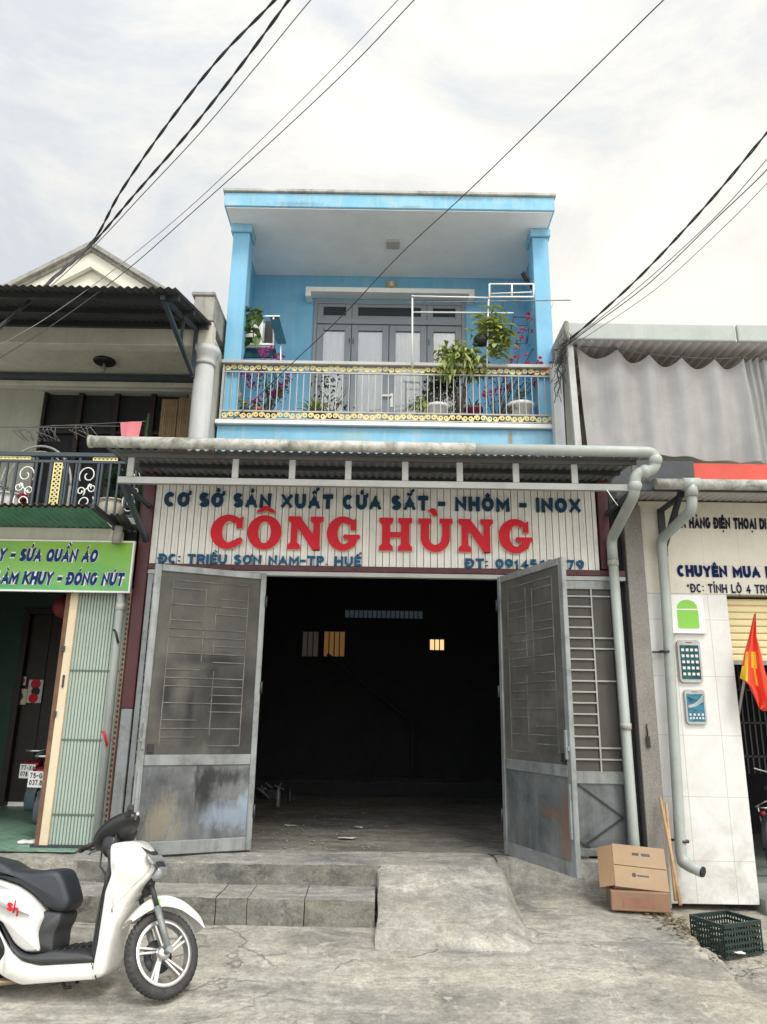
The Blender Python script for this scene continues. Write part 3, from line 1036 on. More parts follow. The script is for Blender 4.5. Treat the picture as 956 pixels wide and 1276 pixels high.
# ---- ground storey: workshop walls, ceiling, gate frame
mb = MB()
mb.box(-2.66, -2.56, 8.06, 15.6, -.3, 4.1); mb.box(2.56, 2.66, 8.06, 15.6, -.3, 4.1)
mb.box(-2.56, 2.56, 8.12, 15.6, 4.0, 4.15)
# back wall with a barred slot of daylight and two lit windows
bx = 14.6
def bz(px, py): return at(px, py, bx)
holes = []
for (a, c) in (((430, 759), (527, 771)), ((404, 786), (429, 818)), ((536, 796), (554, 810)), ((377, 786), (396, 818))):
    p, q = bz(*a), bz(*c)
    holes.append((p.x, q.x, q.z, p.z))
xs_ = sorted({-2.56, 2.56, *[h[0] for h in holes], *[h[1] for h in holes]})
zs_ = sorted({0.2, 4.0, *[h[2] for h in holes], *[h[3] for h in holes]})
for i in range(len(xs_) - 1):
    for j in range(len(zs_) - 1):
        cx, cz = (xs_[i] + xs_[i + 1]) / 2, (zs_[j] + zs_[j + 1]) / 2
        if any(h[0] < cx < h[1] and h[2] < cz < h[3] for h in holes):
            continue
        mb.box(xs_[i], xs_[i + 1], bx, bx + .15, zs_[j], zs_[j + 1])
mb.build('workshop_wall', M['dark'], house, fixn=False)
def emit(name, col, s):
    m, n, l, b = newmat(name)
    b.inputs['Base Color'].default_value = (*col, 1)
    b.inputs['Emission Color'].default_value = (*col, 1)
    b.inputs['Emission Strength'].default_value = s
    return m
lit = [emit('daylit_slot', (.35, .45, .52), .025), emit('lamplit_orange', (.9, .46, .15), .06), emit('lamplit_yellow', (1, .66, .30), .6), emit('lamplit_dim', (.35, .30, .25), .03)]
for h, m in zip(holes, lit):
    win = node('back_window', house, ((h[0] + h[1]) / 2, bx, h[2]))
    mb = MB(); mb.box(h[0] - .02, h[1] + .02, bx + .16, bx + .18, h[2] - .02, h[3] + .02)
    mb.build('pane', m, win)
    mb = MB()
    k = max(2, int((h[1] - h[0]) / .09))
    for i in range(1, k):
        x = h[0] + (h[1] - h[0]) * i / k
        mb.bar((x, bx + .05, h[2]), (x, bx + .05, h[3]), .02)
    mb.build('bars', M['steeldk'], win)
# stair rail glimpsed inside
mb = MB()
mb.bar((-1.0, 13.9, 2.4), (.6, 14.2, 1.2), .05); mb.bar((.6, 14.2, .2), (.6, 14.2, 1.2), .05); mb.bar((-.2, 14.05, .2), (-.2, 14.05, 1.8), .03)
mb.build('stair_rail', M['dark'], house)

GZ1, GH = 2.79, 1.265
mb = MB()
mb.box(-2.70, -2.57, 7.95, 8.06, 1.35, 3.95); mb.box(2.40, 2.52, 7.95, 8.06, 2.9, 3.95)
mb.box(-2.57, 2.66, 7.955, 8.05, 2.825, 2.89)
mb.build('gate_frame', M['maroon'], house, bevel=.006)
mb = MB()
mb.box(-2.695, -2.575, 7.955, 8.055, -.05, 1.348)
mb.build('gate_post', M['steel'], house, bevel=.006)
for i in range(19):
    mb = MB()
    mb.box(-2.47 + i * .27, -2.44 + i * .27, 7.945, 7.9545, 2.845, 2.87)
    mb.build('bolt', M['maroon'], house)
mb = MB()
mb.box(-2.57, 2.66, 7.965, 8.045, 2.775, 2.8235)
mb.build('gate_head', M['steelw'], house, bevel=.004)
mb = MB()
mb.box(-2.66, 2.66, 8.01, 8.12, 3.9, 4.2)
mb.build('lintel', M['steeldk'], house)

def screen_mat():
    m, n, l, b = newmat('gate_screen')
    c = coords(n, l, world=True)
    col = mixc(n, l, ramp(n, l, nz(n, l, c, 1.6, 8, .7), .35, .65), (.055, .055, .050), (.125, .12, .105))
    st = ramp(n, l, nz(n, l, coords(n, l, (3, 3, .6)), 1.6, 8, .7, .4), .48, .68)
    col = mixc(n, l, mth(n, l, 'MULTIPLY', st, .55), col, (.06, .063, .066))
    # spray-painted soot patches on the left leaf
    def blob(x, z, rx, rz):
        tc = n.new('ShaderNodeNewGeometry').outputs['Position']
        mp = n.new('ShaderNodeMapping'); mp.vector_type = 'POINT'
        mp.inputs['Location'].default_value = (-x / rx, 0, -z / rz)
        mp.inputs['Scale'].default_value = (1 / rx, 0, 1 / rz)
        l.new(tc, mp.inputs['Vector'])
        ln = n.new('ShaderNodeVectorMath'); ln.operation = 'LENGTH'
        l.new(mp.outputs[0], ln.inputs[0])
        d = mth(n, l, 'ADD', ln.outputs['Value'], mth(n, l, 'MULTIPLY', mth(n, l, 'SUBTRACT', nz(n, l, c, 3.2, 6, .65), .5), .9))
        return ramp(n, l, d, .0, 1.5, (1, 1, 1, 1), (0, 0, 0, 1))
    tot = None
    for q in ((-1.68, 1.84, .55, .10), (-2.12, 1.50, .14, .38), (-1.90, 1.35, .09, .5), (-1.45, 1.62, .30, .30), (-1.40, 1.22, .34, .34), (-1.62, .84, .18, .16), (-1.72, 1.72, .12, .18), (-1.62, 1.40, .55, .5)):
        bl = blob(*q)
        tot = bl if tot is None else mth(n, l, 'MAXIMUM', tot, bl)
    col = mixc(n, l, mth(n, l, 'MULTIPLY', tot, 1.0, True), col, (.018, .019, .021))
    l.new(col, b.inputs['Base Color'])
    b.inputs['Roughness'].default_value = .6
    b.inputs['Specular IOR Level'].default_value = .3
    t = n.new('ShaderNodeBsdfTransparent')
    x = n.new('ShaderNodeMixShader'); x.inputs[0].default_value = .10
    l.new(b.outputs[0], x.inputs[1]); l.new(t.outputs[0], x.inputs[2])
    l.new(x.outputs[0], n['Material Output'].inputs['Surface'])
    return m, blob
M['screen'], _ = screen_mat()
M['screenbar'] = pbr('dusty_grille_bar', (.165, .16, .145), .75, var=.5, vs=3, spec=.2, dirt=.8, dcol=(.07, .07, .065), ds=2.5, dth=.42)
def plate_mat(name, base, d2, blobs):
    m, n, l, b = newmat(name)
    c = coords(n, l)
    cst = coords(n, l, (5, 5, .8))
    col = mixc(n, l, ramp(n, l, nz(n, l, c, 1.8, 8, .7, .5), .35, .65), d2, base)
    col = mixc(n, l, mth(n, l, 'MULTIPLY', ramp(n, l, nz(n, l, cst, 1.2, 8, .7), .45, .7), .5), col, (.27, .30, .35))
    col = mixc(n, l, mth(n, l, 'MULTIPLY', ramp(n, l, nz(n, l, c, 4, 10, .75, 1), .56, .7), .6), col, (.10, .105, .11))
    for (x, z, rx, rz, cc, s) in blobs:
        mp = n.new('ShaderNodeMapping')
        mp.inputs['Location'].default_value = (-x / rx, 0, -z / rz)
        mp.inputs['Scale'].default_value = (1 / rx, 0, 1 / rz)
        l.new(n.new('ShaderNodeNewGeometry').outputs['Position'], mp.inputs['Vector'])
        ln = n.new('ShaderNodeVectorMath'); ln.operation = 'LENGTH'
        l.new(mp.outputs[0], ln.inputs[0])
        d = mth(n, l, 'ADD', ln.outputs['Value'], mth(n, l, 'MULTIPLY', mth(n, l, 'SUBTRACT', nz(n, l, coords(n, l, (1.6, 1.6, .7)), 4, 9, .75, .8), .5), 3.0))
        f = ramp(n, l, d, .35, 1.05, (s, s, s, 1), (0, 0, 0, 1))
        col = mixc(n, l, f, col, cc)
    l.new(col, b.inputs['Base Color'])
    b.inputs['Roughness'].default_value = .4
    b.inputs['Metallic'].default_value = .4
    bp = n.new('ShaderNodeBump'); bp.inputs['Strength'].default_value = .25; bp.inputs['Distance'].default_value = .03
    l.new(nz(n, l, c, 3, 4), bp.inputs['Height']); l.new(bp.outputs[0], b.inputs['Normal'])
    return m
M['plateL'] = plate_mat('stained_sheet_metal', (.18, .19, .195), (.075, .08, .084), [(-1.72, .60, .13, .26, (.022, .024, .026), .95), (-1.5, .70, .26, .10, (.03, .032, .034), .85), (-1.56, .45, .07, .07, (.04, .045, .06), .8), (-1.45, .36, .30, .2, (.30, .37, .47), .7), (-2.05, .3, .18, .3, (.30, .26, .18), .6), (-1.3, .5, .12, .12, (.30, .37, .47), .6)])
M['plateR'] = plate_mat('scuffed_sheet_metal', (.21, .226, .23), (.09, .10, .105), [(1.64, .36, .045, .4, (.24, .12, .06), .6), (1.56, .5, .10, .06, (.24, .12, .06), .5), (1.72, .42, .06, .2, (.33, .50, .42), .7)])

def gate_leaf(parent_loc, rot, Wd, H, mirror, pm, label=None, wear=None):
    """local: x 0 (hinge) .. Wd, z 0..H, y<0 is the face towards the street"""
    lf = node('gate_leaf', house, parent_loc, (0, 0, rot))
    if label: lf['label'] = label
    s = mirror
    def B(mb, x0, x1, y0, y1, z0, z1, m=0):
        a, b = sorted((x0 * s, x1 * s)); mb.box(a, b, y0, y1, z0, z1, m)
    zm = .80
    f = MB()
    B(f, 0, .06, -.025, .025, 0, H); B(f, Wd - .07, Wd, -.025, .025, 0, H)
    B(f, .06, Wd - .07, -.0245, .0245, H - .07, H); B(f, .06, Wd - .07, -.0245, .0245, 0, .12); B(f, .06, Wd - .07, -.0245, .0245, zm, zm + .10)
    fo = f.build('leaf_frame', M['steel'], lf, bevel=.005, local=True)
    g = MB(); B(g, .06, Wd - .07, -.008, .004, zm + .10, H - .07)
    go = g.build('screen', M['screen'], lf, local=True)
    g = MB(); B(g, .06, Wd - .07, -.010, .004, .12, zm)
    po = g.build('kick_panel', pm, lf, local=True)
    g = MB()
    za, zb = zm + .10, H - .07
    def seg(u0, v0, u1, v1):
        g.bar(((.06 + u0 * (Wd - .13)) * s, -.0095, za + v0 * (zb - za)), ((.06 + u1 * (Wd - .13)) * s, -.0095, za + v1 * (zb - za)), .009, .009)
    rows = 22
    for k in range(1, rows):
        v = k / rows
        if k % 3 == 0 or k in (8, 14):
            seg(.12, v, .88, v)
        elif k % 2:
            seg(.12, v, .44, v)
        else:
            seg(.55, v, .88, v)
    for (u, a, b) in ((.12, .05, .95), (.88, .05, .95), (.44, .55, .93), (.55, .50, .92), (.42, .1, .45)):
        seg(u, a, u, b)
    bo = g.build('grille', M['screenbar'], lf, local=True)
    hw = MB()
    B(hw, Wd - .066, Wd - .01, -.04, -.026, 1.02, 1.06); B(hw, Wd - .06, Wd - .03, -.05, -.026, .95, 1.2)
    B(hw, Wd - .15, Wd - .09, -.03, -.012, zm + .12, zm + .2, 1)
    B(hw, Wd - .05, Wd - .02, -.045, -.026, .3, .75)
    hw.build('bolt', [M['steel'], M['black']], lf, bevel=.003, local=True)
    for z in (.3, 1.5, 2.4):
        hg = MB(); hg.tube([(-.005 * s, -.03, z), (-.005 * s, -.03, z + .12)], .014, 8)
        hg.build('hinge', M['steeldk'], lf, local=True)
    return lf
gate_leaf((-1.262, 7.93, .02), math.radians(24), 1.17, 2.765, -1, M['plateL'], 'left gate leaf swung open, its screen blackened with soot')
lf = gate_leaf((1.265, 7.93, .02), math.radians(-69), 1.21, 2.765, 1, M['plateR'], 'right gate leaf swung out towards the street, rust streaked at the foot')

def fixed_panel(x0, x1):
    fp = node('fixed_gate_panel', house, ((x0 + x1) / 2, 8, 0))
    mb = MB()
    mb.box(x0, x0 + .06, 7.975, 8.03, 0, 2.774); mb.box(x1 - .07, x1, 7.975, 8.03, 0, 2.774)
    mb.box(x0 + .06, x1 - .07, 7.9755, 8.0295, 2.68, 2.774); mb.box(x0 + .06, x1 - .07, 7.9755, 8.0295, .68, .80); mb.box(x0 + .06, x1 - .07, 7.9755, 8.0295, 0, .07)
    mb.build('panel_frame', M['steel'], fp, bevel=.004)
    mb = MB(); mb.box(x0 + .06, x1 - .07, 8.004, 8.010, .80, 2.68)
    mb.build('backing_sheet', pbr('brown_backing_sheet', (.075, .07, .06), .6, var=.2, dirt=.4, dcol=(.05, .05, .05)), fp)
    mb = MB(); mb.box(x0 + .06, x1 - .07, 7.998, 8.012, .07, .68)
    mb.build('kick_panel', M['plateR'], fp)
    mb = MB()
    xa, xb = x0 + .06, x1 - .07
    xv = xb - .22
    for k in range(16):
        z = .86 + 1.8 * (k + .5) / 16
        far = k in (0, 1, 7, 10, 11, 15)
        mb.bar((xa, 7.99, z), (xb if far else xv, 7.99, z), .016)
    mb.bar((xv, 7.989, .80), (xv, 7.989, 2.68), .016)
    mb.build('grille', M['steelw'], fp)
    mb = MB()
    cx, cz = (xa + xb) / 2 + .1, .38
    q = [(cx - .52, cz), (cx, cz + .30), (cx + .45, cz - .02), (cx + .05, cz - .28)]
    for a, b in ((q[0], (q[0][0] + .58, q[0][1] + .34)), (q[1], q[2]), (q[2], q[3]), ((q[0][0], cz), (cx + .1, cz - .30))):
        mb.bar((a[0], 7.990, a[1]), (b[0], 7.991, b[1]), .018)
    mb.build('diamond_trim', M['steeldk'], fp)
fixed_panel(1.285, 2.565)
fixed_panel(-2.565, -1.285)

# ---- sign board above the gate
sign = thing('sign_board', 'wide corrugated sign board with red and navy raised letters above the workshop gate', 'shop sign', (0, 7.95, 2.89))
mb = MB()
x = -2.565
prof = []
while x < 2.40:
    prof += [(x, 7.975), (x + .034, 7.975), (x + .037, 7.9785), (x + .040, 7.975), (x + .066, 7.975), (x + .068, 7.983), (x + .0735, 7.983)]
    x += .0755
prof = [p for p in prof if p[0] <= 2.40]
b = len(mb.v)
for (x, y) in prof: mb.v += [(x, y, 2.892), (x, y, 3.86)]
for i in range(len(prof) - 1):
    mb.face([b + 2 * i, b + 2 * i + 2, b + 2 * i + 3, b + 2 * i + 1], 1 if i % 7 == 5 else 0)
mb.build('panel', [pbr('ribbed_sign_sheet', (.78, .77, .73), .5, metal=0, var=.06, dirt=.35, dcol=(.36, .33, .27), ds=3, streak=.3), M['steeldk']], sign)
UX, UZ, UN = (1, 0, 0), (0, 0, 1), (0, -1, 0)
def hrow(s, x0, x1, z0, h, mat, **k):
    Y = k.pop('Y', 7.968)
    mb = MB()
    par = k.pop('parent', sign); name = k.pop('name', 'letter'); k.pop('solo', 0)
    lettering(None, s, (x0, Y, z0), (1, 0, 0), UZ, UN, h, x1 - x0, each=lambda m: m.build(name, mat, par), **k)
a = at(204, 633, 7.96); b = at(724, 637, 7.96); c = at(464, 614, 7.96)
hrow('CƠ SỞ SẢN XUẤT CỬA SẮT - NHÔM - INOX', a.x, b.x, (a.z + b.z) / 2, .165, M['navy'], t=.28, depth=.025, gap=.17)
a = at(197, 704, 7.96); b = at(450, 704, 7.96)
hrow('ĐC: TRIỀU SƠN NAM-TP. HUẾ', a.x, b.x, 2.893, .105, M['navy2'], t=.225, depth=.02, gap=.17)
a = at(580, 708, 7.96); b = at(728, 708, 7.96)
hrow('ĐT: 0914567079', a.x, b.x, 2.893, .105, M['navy2'], t=.225, depth=.02, gap=.15)
zl = at(464, 687, 7.96).z; zt_ = at(464, 646, 7.96).z
for ch, x0, x1, mk in (('C', 263, 304, None), ('O', 309, 351, '^'), ('N', 358, 403, None), ('G', 408, 449, None), ('H', 472, 514, None), ('U', 521, 564, '`'), ('N', 571, 615, None), ('G', 622, 664, None)):
    a, b = at(x0, 668, 7.93), at(x1, 668, 7.93)
    mb = MB()
    slab_letter(mb, ch, (a.x, 7.968, zl), zt_ - zl, b.x - a.x, .05, mk)
    o = mb.build('letter', [M['red'], M['paleedge']], sign)

# ---- awning over the sign
awn = thing('metal_awning', 'grey corrugated metal awning on a steel frame over the workshop sign', 'awning', (0, 7.5, 3.6))
mb = MB()
corr(mb, -2.78, 2.60, [(6.96, 3.85), (8.2, 3.95), (9.47, 4.05)], .085, .012)
mb.build('roof_sheet', M['zinc'], awn)
mb = MB()
mb.box(-2.645, 2.545, 6.985, 7.03, 3.50, 3.57)
mb.build('front_beam', M['awnsteel'], awn, bevel=.005)
mb = MB()
mb.box(-2.62, 2.53, 6.99, 7.03, 3.775, 3.83)
mb.build('top_beam', M['zincdk'], awn, bevel=.005)
for px in (162, 293, 364, 434, 505, 573, 643, 716, 792):
    x = at(px, 590, 7.0).x
    mb = MB(); mb.box(x - .032, x + .032, 6.992, 7.022, 3.571, 3.774)
    mb.build('strut', M['awnsteel'], awn, bevel=.004)
for y in (7.5, 8.0, 8.6):
    mb = MB(); mb.box(-2.62, 2.53, y, y + .05, 3.80 + (y - 6.96) * .08, 3.845 + (y - 6.96) * .08)
    mb.build('purlin', M['steeldk'], awn)
for x in (-2.62, 2.50):
    mb = MB()
    mb.bar((x, 7.03, 3.54), (x, 7.96, 3.15), .045, .06); mb.bar((x, 7.03, 3.535), (x, 7.96, 3.535), .04, .04)
    mb.build('bracket', M['steelblue'], awn)

gut = thing('roof_gutter', 'mouldy white gutter pipe along the workshop awning with elbows down to a grey downpipe', 'gutter', (0, 6.9, 3.9))
mb = MB()
gy = 6.90
mb.tube([(-2.93, gy, 3.90), (-1, gy, 3.892), (.9, gy, 3.886)], .058, 14)
mb.build('gutter_pipe', M['pvcold'], gut)
mb = MB(); mb.tube([(-2.935, gy, 3.90), (-2.90, gy, 3.90)], .064, 14)
mb.build('end_cap', M['pvcold'], gut)
def smooth_path(pts, r=.08, n=5):
    pts = [Vector(p) for p in pts]
    out = [pts[0]]
    for i in range(1, len(pts) - 1):
        p = pts[i]
        a = (pts[i - 1] - p); c = (pts[i + 1] - p)
        ra = min(r, a.length * .45); rc = min(r, c.length * .45)
        A = p + a.normalized() * ra; C = p + c.normalized() * rc
        for k in range(n + 1):
            t = k / n
            out.append(A * (1 - t) ** 2 + p * 2 * t * (1 - t) + C * t * t)
    out.append(pts[-1])
    return out
mb = MB()
p0 = at(816, 566, 6.9)
mb.tube(smooth_path([(.9, gy, 3.886), (p0.x, gy, 3.88), (p0.x + .0, gy + .02, 3.70), (p0.x - .19, gy + .05, 3.68), (p0.x - .20, gy + .09, 3.47), (2.50, 7.86, 3.22), (2.50, 7.86, 2.98)], .09), .056, 14)
mb.build('elbow_run', M['pvc'], gut)
mb = MB()
mb.tube([(2.575, 7.86, 2.99), (2.595, 7.87, .2), (2.60, 7.87, -.15)], .052, 14)
mb.xform(Matrix.Translation((-.075, 0, 0)))
mb.build('downpipe', M['pvc'], gut)
for q in ((p0.x, gy, 3.80), (p0.x - .10, gy + .035, 3.69), (p0.x - .195, gy + .07, 3.55)):
    mb = MB(); mb.ball(q, .068, 14, 8)
    mb.build('elbow_joint', M['pvc'], gut)
for z in (2.95, 1.25):
    mb = MB(); mb.tube([(2.50 + (2.99 - z) * .008, 7.86, z - .03), (2.50 + (2.99 - z) * .008, 7.86, z + .03)], .058, 14)
    mb.build('pipe_clip', M['pvcold'], gut)

pil = MB()
pil.box(2.672, 2.868, 7.93, 8.4, -.45, 3.62)
tag(pil.build('granite_pillar', pbr('speckled_granite', (.22, .205, .19), .6, var=.1, bump=.3, bs=60, fine=.95, dirt=.3), bevel=.006), 'speckled granite pillar between the workshop downpipe and the white tiled wall', 'pillar')

# lamps of the balcony
mb = MB()
p = at(490, 305, 9.9)
mb.box(p.x - .1, p.x + .1, p.y - .1, p.y + .1, 8.315, 8.356)
l1 = mb.build('ceiling_lamp', pbr('lamp_plastic', (.45, .44, .42), .5), bevel=.012, seg=2)
tag(l1, 'square grey ceiling lamp under the blue house roof soffit', 'lamp')
wl_ = thing('wall_lamp', 'small gold lantern lamp on the blue wall above the balcony door', 'lamp', (.07, BW, 8.1))
mb = MB(); mb.box(-.005, .145, BW - .04, BW - .001, 8.075, 8.255)
mb.build('back_plate', pbr('gold_paint', (.62, .42, .08), .4, metal=.3), wl_, bevel=.01)
mb = MB(); mb.lathe([(.03, 0), (.045, .03), (.045, .08), (.02, .11)], (.07, BW - .075, 8.11), 10)
mb.build('lamp_glass', M['pot_c'], wl_)
fl = thing('flood_light', 'dark flood light on an arm at the top right blue column', 'lamp', at(657, 352, 9.65))
p = at(656, 346, 9.6)
mb = MB()
mb.bar(p + Vector((-.05, 0, .09)), p + Vector((.035, .05, -.03)), .085, .04)
mb.build('lamp_head', M['steeldk'], fl, bevel=.006)
mb = MB()
mb.bar(p + Vector((.03, .05, -.02)), p + Vector((.10, .08, -.14)), .025); mb.bar(p + Vector((.10, .08, -.14)), p + Vector((.15, .08, -.14)), .02)
mb.build('arm', M['steeldk'], fl)

# ------------------------------------------------------------------ left neighbour
lh = thing('shop_house', "grey tailor's house with a gable, a wrought iron balcony and a green tiled shop floor", 'house', (-4.5, 8.5, 0))
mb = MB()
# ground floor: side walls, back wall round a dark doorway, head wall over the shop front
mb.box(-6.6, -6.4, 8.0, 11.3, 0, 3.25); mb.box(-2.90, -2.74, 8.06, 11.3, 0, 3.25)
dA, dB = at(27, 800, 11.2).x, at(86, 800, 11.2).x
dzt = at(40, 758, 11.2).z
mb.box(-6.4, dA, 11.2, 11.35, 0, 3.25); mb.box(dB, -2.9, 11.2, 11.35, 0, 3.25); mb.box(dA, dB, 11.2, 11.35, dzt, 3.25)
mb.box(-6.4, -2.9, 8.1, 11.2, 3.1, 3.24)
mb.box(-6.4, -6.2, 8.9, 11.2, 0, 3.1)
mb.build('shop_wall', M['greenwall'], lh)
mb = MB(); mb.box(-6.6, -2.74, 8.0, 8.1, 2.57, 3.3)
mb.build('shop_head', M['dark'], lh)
mb = MB(); mb.box(-7, -2.74, 7.95, 10.6, 3.245, 3.40)
mb.build('balcony_slab', M['greywall'], lh, bevel=.008)
mb = MB(); mb.box(-7, -2.86, 7.90, 7.948, 3.12, 3.26)
mb.build('slab_beam', M['cream'], lh, bevel=.006)
mb = MB(); mb.poly([(-6.4, 7.72, .006), (-2.92, 7.72, .006), (-2.92, 11.2, .006), (-6.4, 11.2, .006)])
def tilemat():
    m, n, l, b = newmat('green_floor_tiles')
    c = coords(n, l)
    br = n.new('ShaderNodeTexBrick'); br.offset = 0; br.inputs['Scale'].default_value = 1
    br.inputs['Brick Width'].default_value = .3; br.inputs['Row Height'].default_value = .3; br.inputs['Mortar Size'].default_value = .006
    br.inputs['Color1'].default_value = (.12, .27, .19, 1); br.inputs['Color2'].default_value = (.18, .34, .25, 1); br.inputs['Mortar'].default_value = (.08, .12, .1, 1)
    l.new(c, br.inputs['Vector'])
    ch = n.new('ShaderNodeTexChecker'); ch.inputs['Scale'].default_value = 13.3
    l.new(c, ch.inputs['Vector'])
    col = mixc(n, l, mth(n, l, 'MULTIPLY', ch.outputs['Fac'], .35), br.outputs['Color'], (.35, .45, .38))
    col = mixc(n, l, mth(n, l, 'MULTIPLY', ramp(n, l, nz(n, l, c, 3, 8, .7), .45, .65), .5), col, (.13, .16, .12))
    l.new(col, b.inputs['Base Color']); b.inputs['Roughness'].default_value = .35
    return m
struct('tiled_floor', mb, tilemat())
# dark doorway with frame and posters
dr = node('inner_door', lh, ((dA + dB) / 2, 11.25, 0))
mb = MB(); mb.box(dA + .09, dB - .09, 11.28, 11.34, .05, dzt - .09)
mb.box((dA + dB) / 2 - .03, (dA + dB) / 2 + .03, 11.262, 11.279, .05, dzt - .09)
for z in (.9, 1.05): mb.box(dA + .09, dB - .09, 11.266, 11.278, z, z + .03)
mb.build('leaf', M['darkwood'], dr)
mb = MB(); mb.box(dA, dA + .09, 11.17, 11.3, 0, dzt); mb.box(dB - .09, dB, 11.17, 11.3, 0, dzt); mb.box(dA + .09, dB - .09, 11.17, 11.3, dzt - .09, dzt)
mb.build('frame', M['darkwood'], dr, bevel=.005)
def poster(px0, px1, py0, py1, spots, base, label, cat):
    a, b = at(px0, py0, 11.25), at(px1, py1, 11.25)
    mb = MB(); mb.box(a.x, b.x, 11.24, 11.25, b.z, a.z)
    for i, (u, v, r, k) in enumerate(spots):
        cx, cz = a.x + (b.x - a.x) * u, b.z + (a.z - b.z) * v
        mb.prism(arc(0, 0, r, r, 0, 330, 11), lambda p, q, t: (cx + p, 11.24 - t, cz + q), 0, .002 + .001 * i, k)
    tag(mb.build('poster', [base, M['red'], M['leaf'], M['ink']]), label, cat)
poster(17, 32, 858, 878, [(.5, .5, .06, 2)], M['pot_c'], "cream calendar with a green picture on the tailor's dark door", 'poster')
poster(18, 32, 843, 854, [(.35, .6, .05, 1), (.65, .55, .05, 1)], M['paper'], "small red and white sheet above the cream calendar on the dark door", 'poster')
poster(37, 51, 847, 876, [(.5, .82, .075, 1), (.55, .5, .065, 3), (.45, .2, .07, 1)], M['paper'], "tall white sheet with three round dark red pictures on the dark door", 'poster')
lan = thing('red_lantern', "round dark red paper lantern hanging inside the tailor's shop front", 'lantern', at(82, 770, 8.7))
p = at(82, 757, 8.7)
mb = MB(); mb.lathe([(.04, -.13), (.10, -.1), (.145, -.03), (.145, .04), (.10, .11), (.04, .14)], p, 18)
mb.build('shade', pbr('lantern_red', (.13, .012, .012), .7), lan)
mb = MB(); mb.tube([p + Vector((0, 0, .14)), (p.x, p.y, 3.1)], .006, 6); mb.tube([p + Vector((0, 0, -.13)), p + Vector((0, 0, -.3))], .012, 6)
mb.build('cord', M['red'], lan)

# folding shutter pulled to the right
sh = node('folding_shutter', lh, (-3.05, 8, 0))
mb = MB(); mb.box(-3.37, -3.285, 7.955, 8.02, .0, 2.60)
mb.build('end_post', M['creampost'], sh, bevel=.005)
mb = MB(); mb.box(-3.42, -3.372, 7.965, 8.03, 0, 2.6)
mb.build('post_edge', M['rust'], sh)
mb = MB()
n = 15
b = len(mb.v)
for k in range(n + 1):
    x = -3.283 + .50 * k / n
    for (dx, y) in ((0, 7.985), (.022, 7.985), (.026, 8.0), (.031, 8.0)):
        mb.v += [(x + dx, y, .03), (x + dx, y, 2.60)]
for i in range((n + 1) * 4 - 1):
    mb.face([b + 2 * i, b + 2 * i + 2, b + 2 * i + 3, b + 2 * i + 1], 1 if i % 4 in (2, 3) else 0)
mb.build('slats', [M['mint'], M['mintdk']], sh)
for z in (.30, 1.02, 1.72):
    mb = MB(); mb.box(-3.28, -2.77, 7.979, 7.984, z, z + .018)
    mb.build('cross_bar', M['mintdk'], sh)
for q in ((-3.34, -3.32, 7.94, 7.954, 1.55, 1.68), (-3.385, -3.355, 7.93, 7.954, 1.25, 1.31), (-3.385, -3.355, 7.93, 7.954, 1.92, 1.98)):
    mb = MB(); mb.box(*q)
    mb.build('latch', M['steeldk'], sh, bevel=.004)
mb = MB(); mb.box(-3.45, -2.75, 7.94, 8.04, -.01, .028)
mb.build('floor_track', M['steeldk'], sh)
dp = thing('drain_pipe', "thin grey drain pipe standing between the mint shutter and the workshop gate post", 'pipe', (-2.79, 7.90, 0))
mb = MB(); mb.tube(smooth_path([(-2.86, 7.90, 2.75), (-2.83, 7.90, 2.62), (-2.80, 7.90, 2.5), (-2.785, 7.90, .02)], .08), .042, 12)
mb.build('pipe', M['pvc'], dp)
mb = MB(); mb.tube([(-2.80, 7.9, 2.36), (-2.80, 7.9, 2.44)], .048, 12); mb.build('collar', M['pvcold'], dp)
for z, mm in ((1.12, 'red'), (2.15, 'black')):
    mb = MB(); mb.tube([(-2.83, 7.855, z), (-2.80, 7.85, z - .03), (-2.765, 7.855, z - .14)], .012, 6)
    mb.build('strap', M[mm], dp)
tk = MB()
tk.box(-2.74, -2.706, 7.93, 8.02, 0, 2.6)
for i in range(46):
    z = .1 + i * .053
    tk.prism(arc(0, 0, .011, .017, 0, 330, 9), lambda u, v, t: (-2.723 + u, 7.93 - t, z + v), .0005, .0015, 1)
o = tk.build('slotted_strip', [pbr('rusty_strip', (.22, .15, .11), .8, var=.3, dirt=.6), M['ink']], lh)

# green banner sign
bn = thing('banner_sign', "green banner with blue tailoring words above the mint shutter", 'shop sign', (-4.2, 7.86, 2.6))
def bannermat():
    m, n, l, b = newmat('green_banner_print')
    c = coords(n, l, (.5, 1, 1.8), (.2, 0, 0))
    g = nz(n, l, c, .9, 3, .5, 1.5)
    r = n.new('ShaderNodeValToRGB')
    e = r.color_ramp.elements
    e[0].position, e[0].color = .30, (.06, .30, .03, 1)
    e[1].position, e[1].color = .70, (.03, .42, .22, 1)
    x = e.new(.48); x.color = (.25, .45, .03, 1)
    x = e.new(.58); x.color = (.30, .52, .10, 1)
    l.new(g, r.inputs['Fac'])
    sx = n.new('ShaderNodeSeparateXYZ'); l.new(coords(n, l), sx.inputs[0])
    fz = mth(n, l, 'ADD', ramp(n, l, mth(n, l, 'SUBTRACT', sx.outputs['Z'], 2.2), .36, .82), mth(n, l, 'MULTIPLY', mth(n, l, 'SUBTRACT', g, .5), 1.6), True)
    col = mixc(n, l, fz, (.03, .36, .19), (.16, .38, .02))
    col = mixc(n, l, .45, col, r.outputs[0])
    l.new(col, b.inputs['Base Color']); b.inputs['Roughness'].default_value = .4
    return m
zb, ztp = 2.555, 3.085
mb = MB(); mb.box(-5.6, -2.71, 7.83, 7.86, zb, ztp)
mb.build('panel', bannermat(), bn)
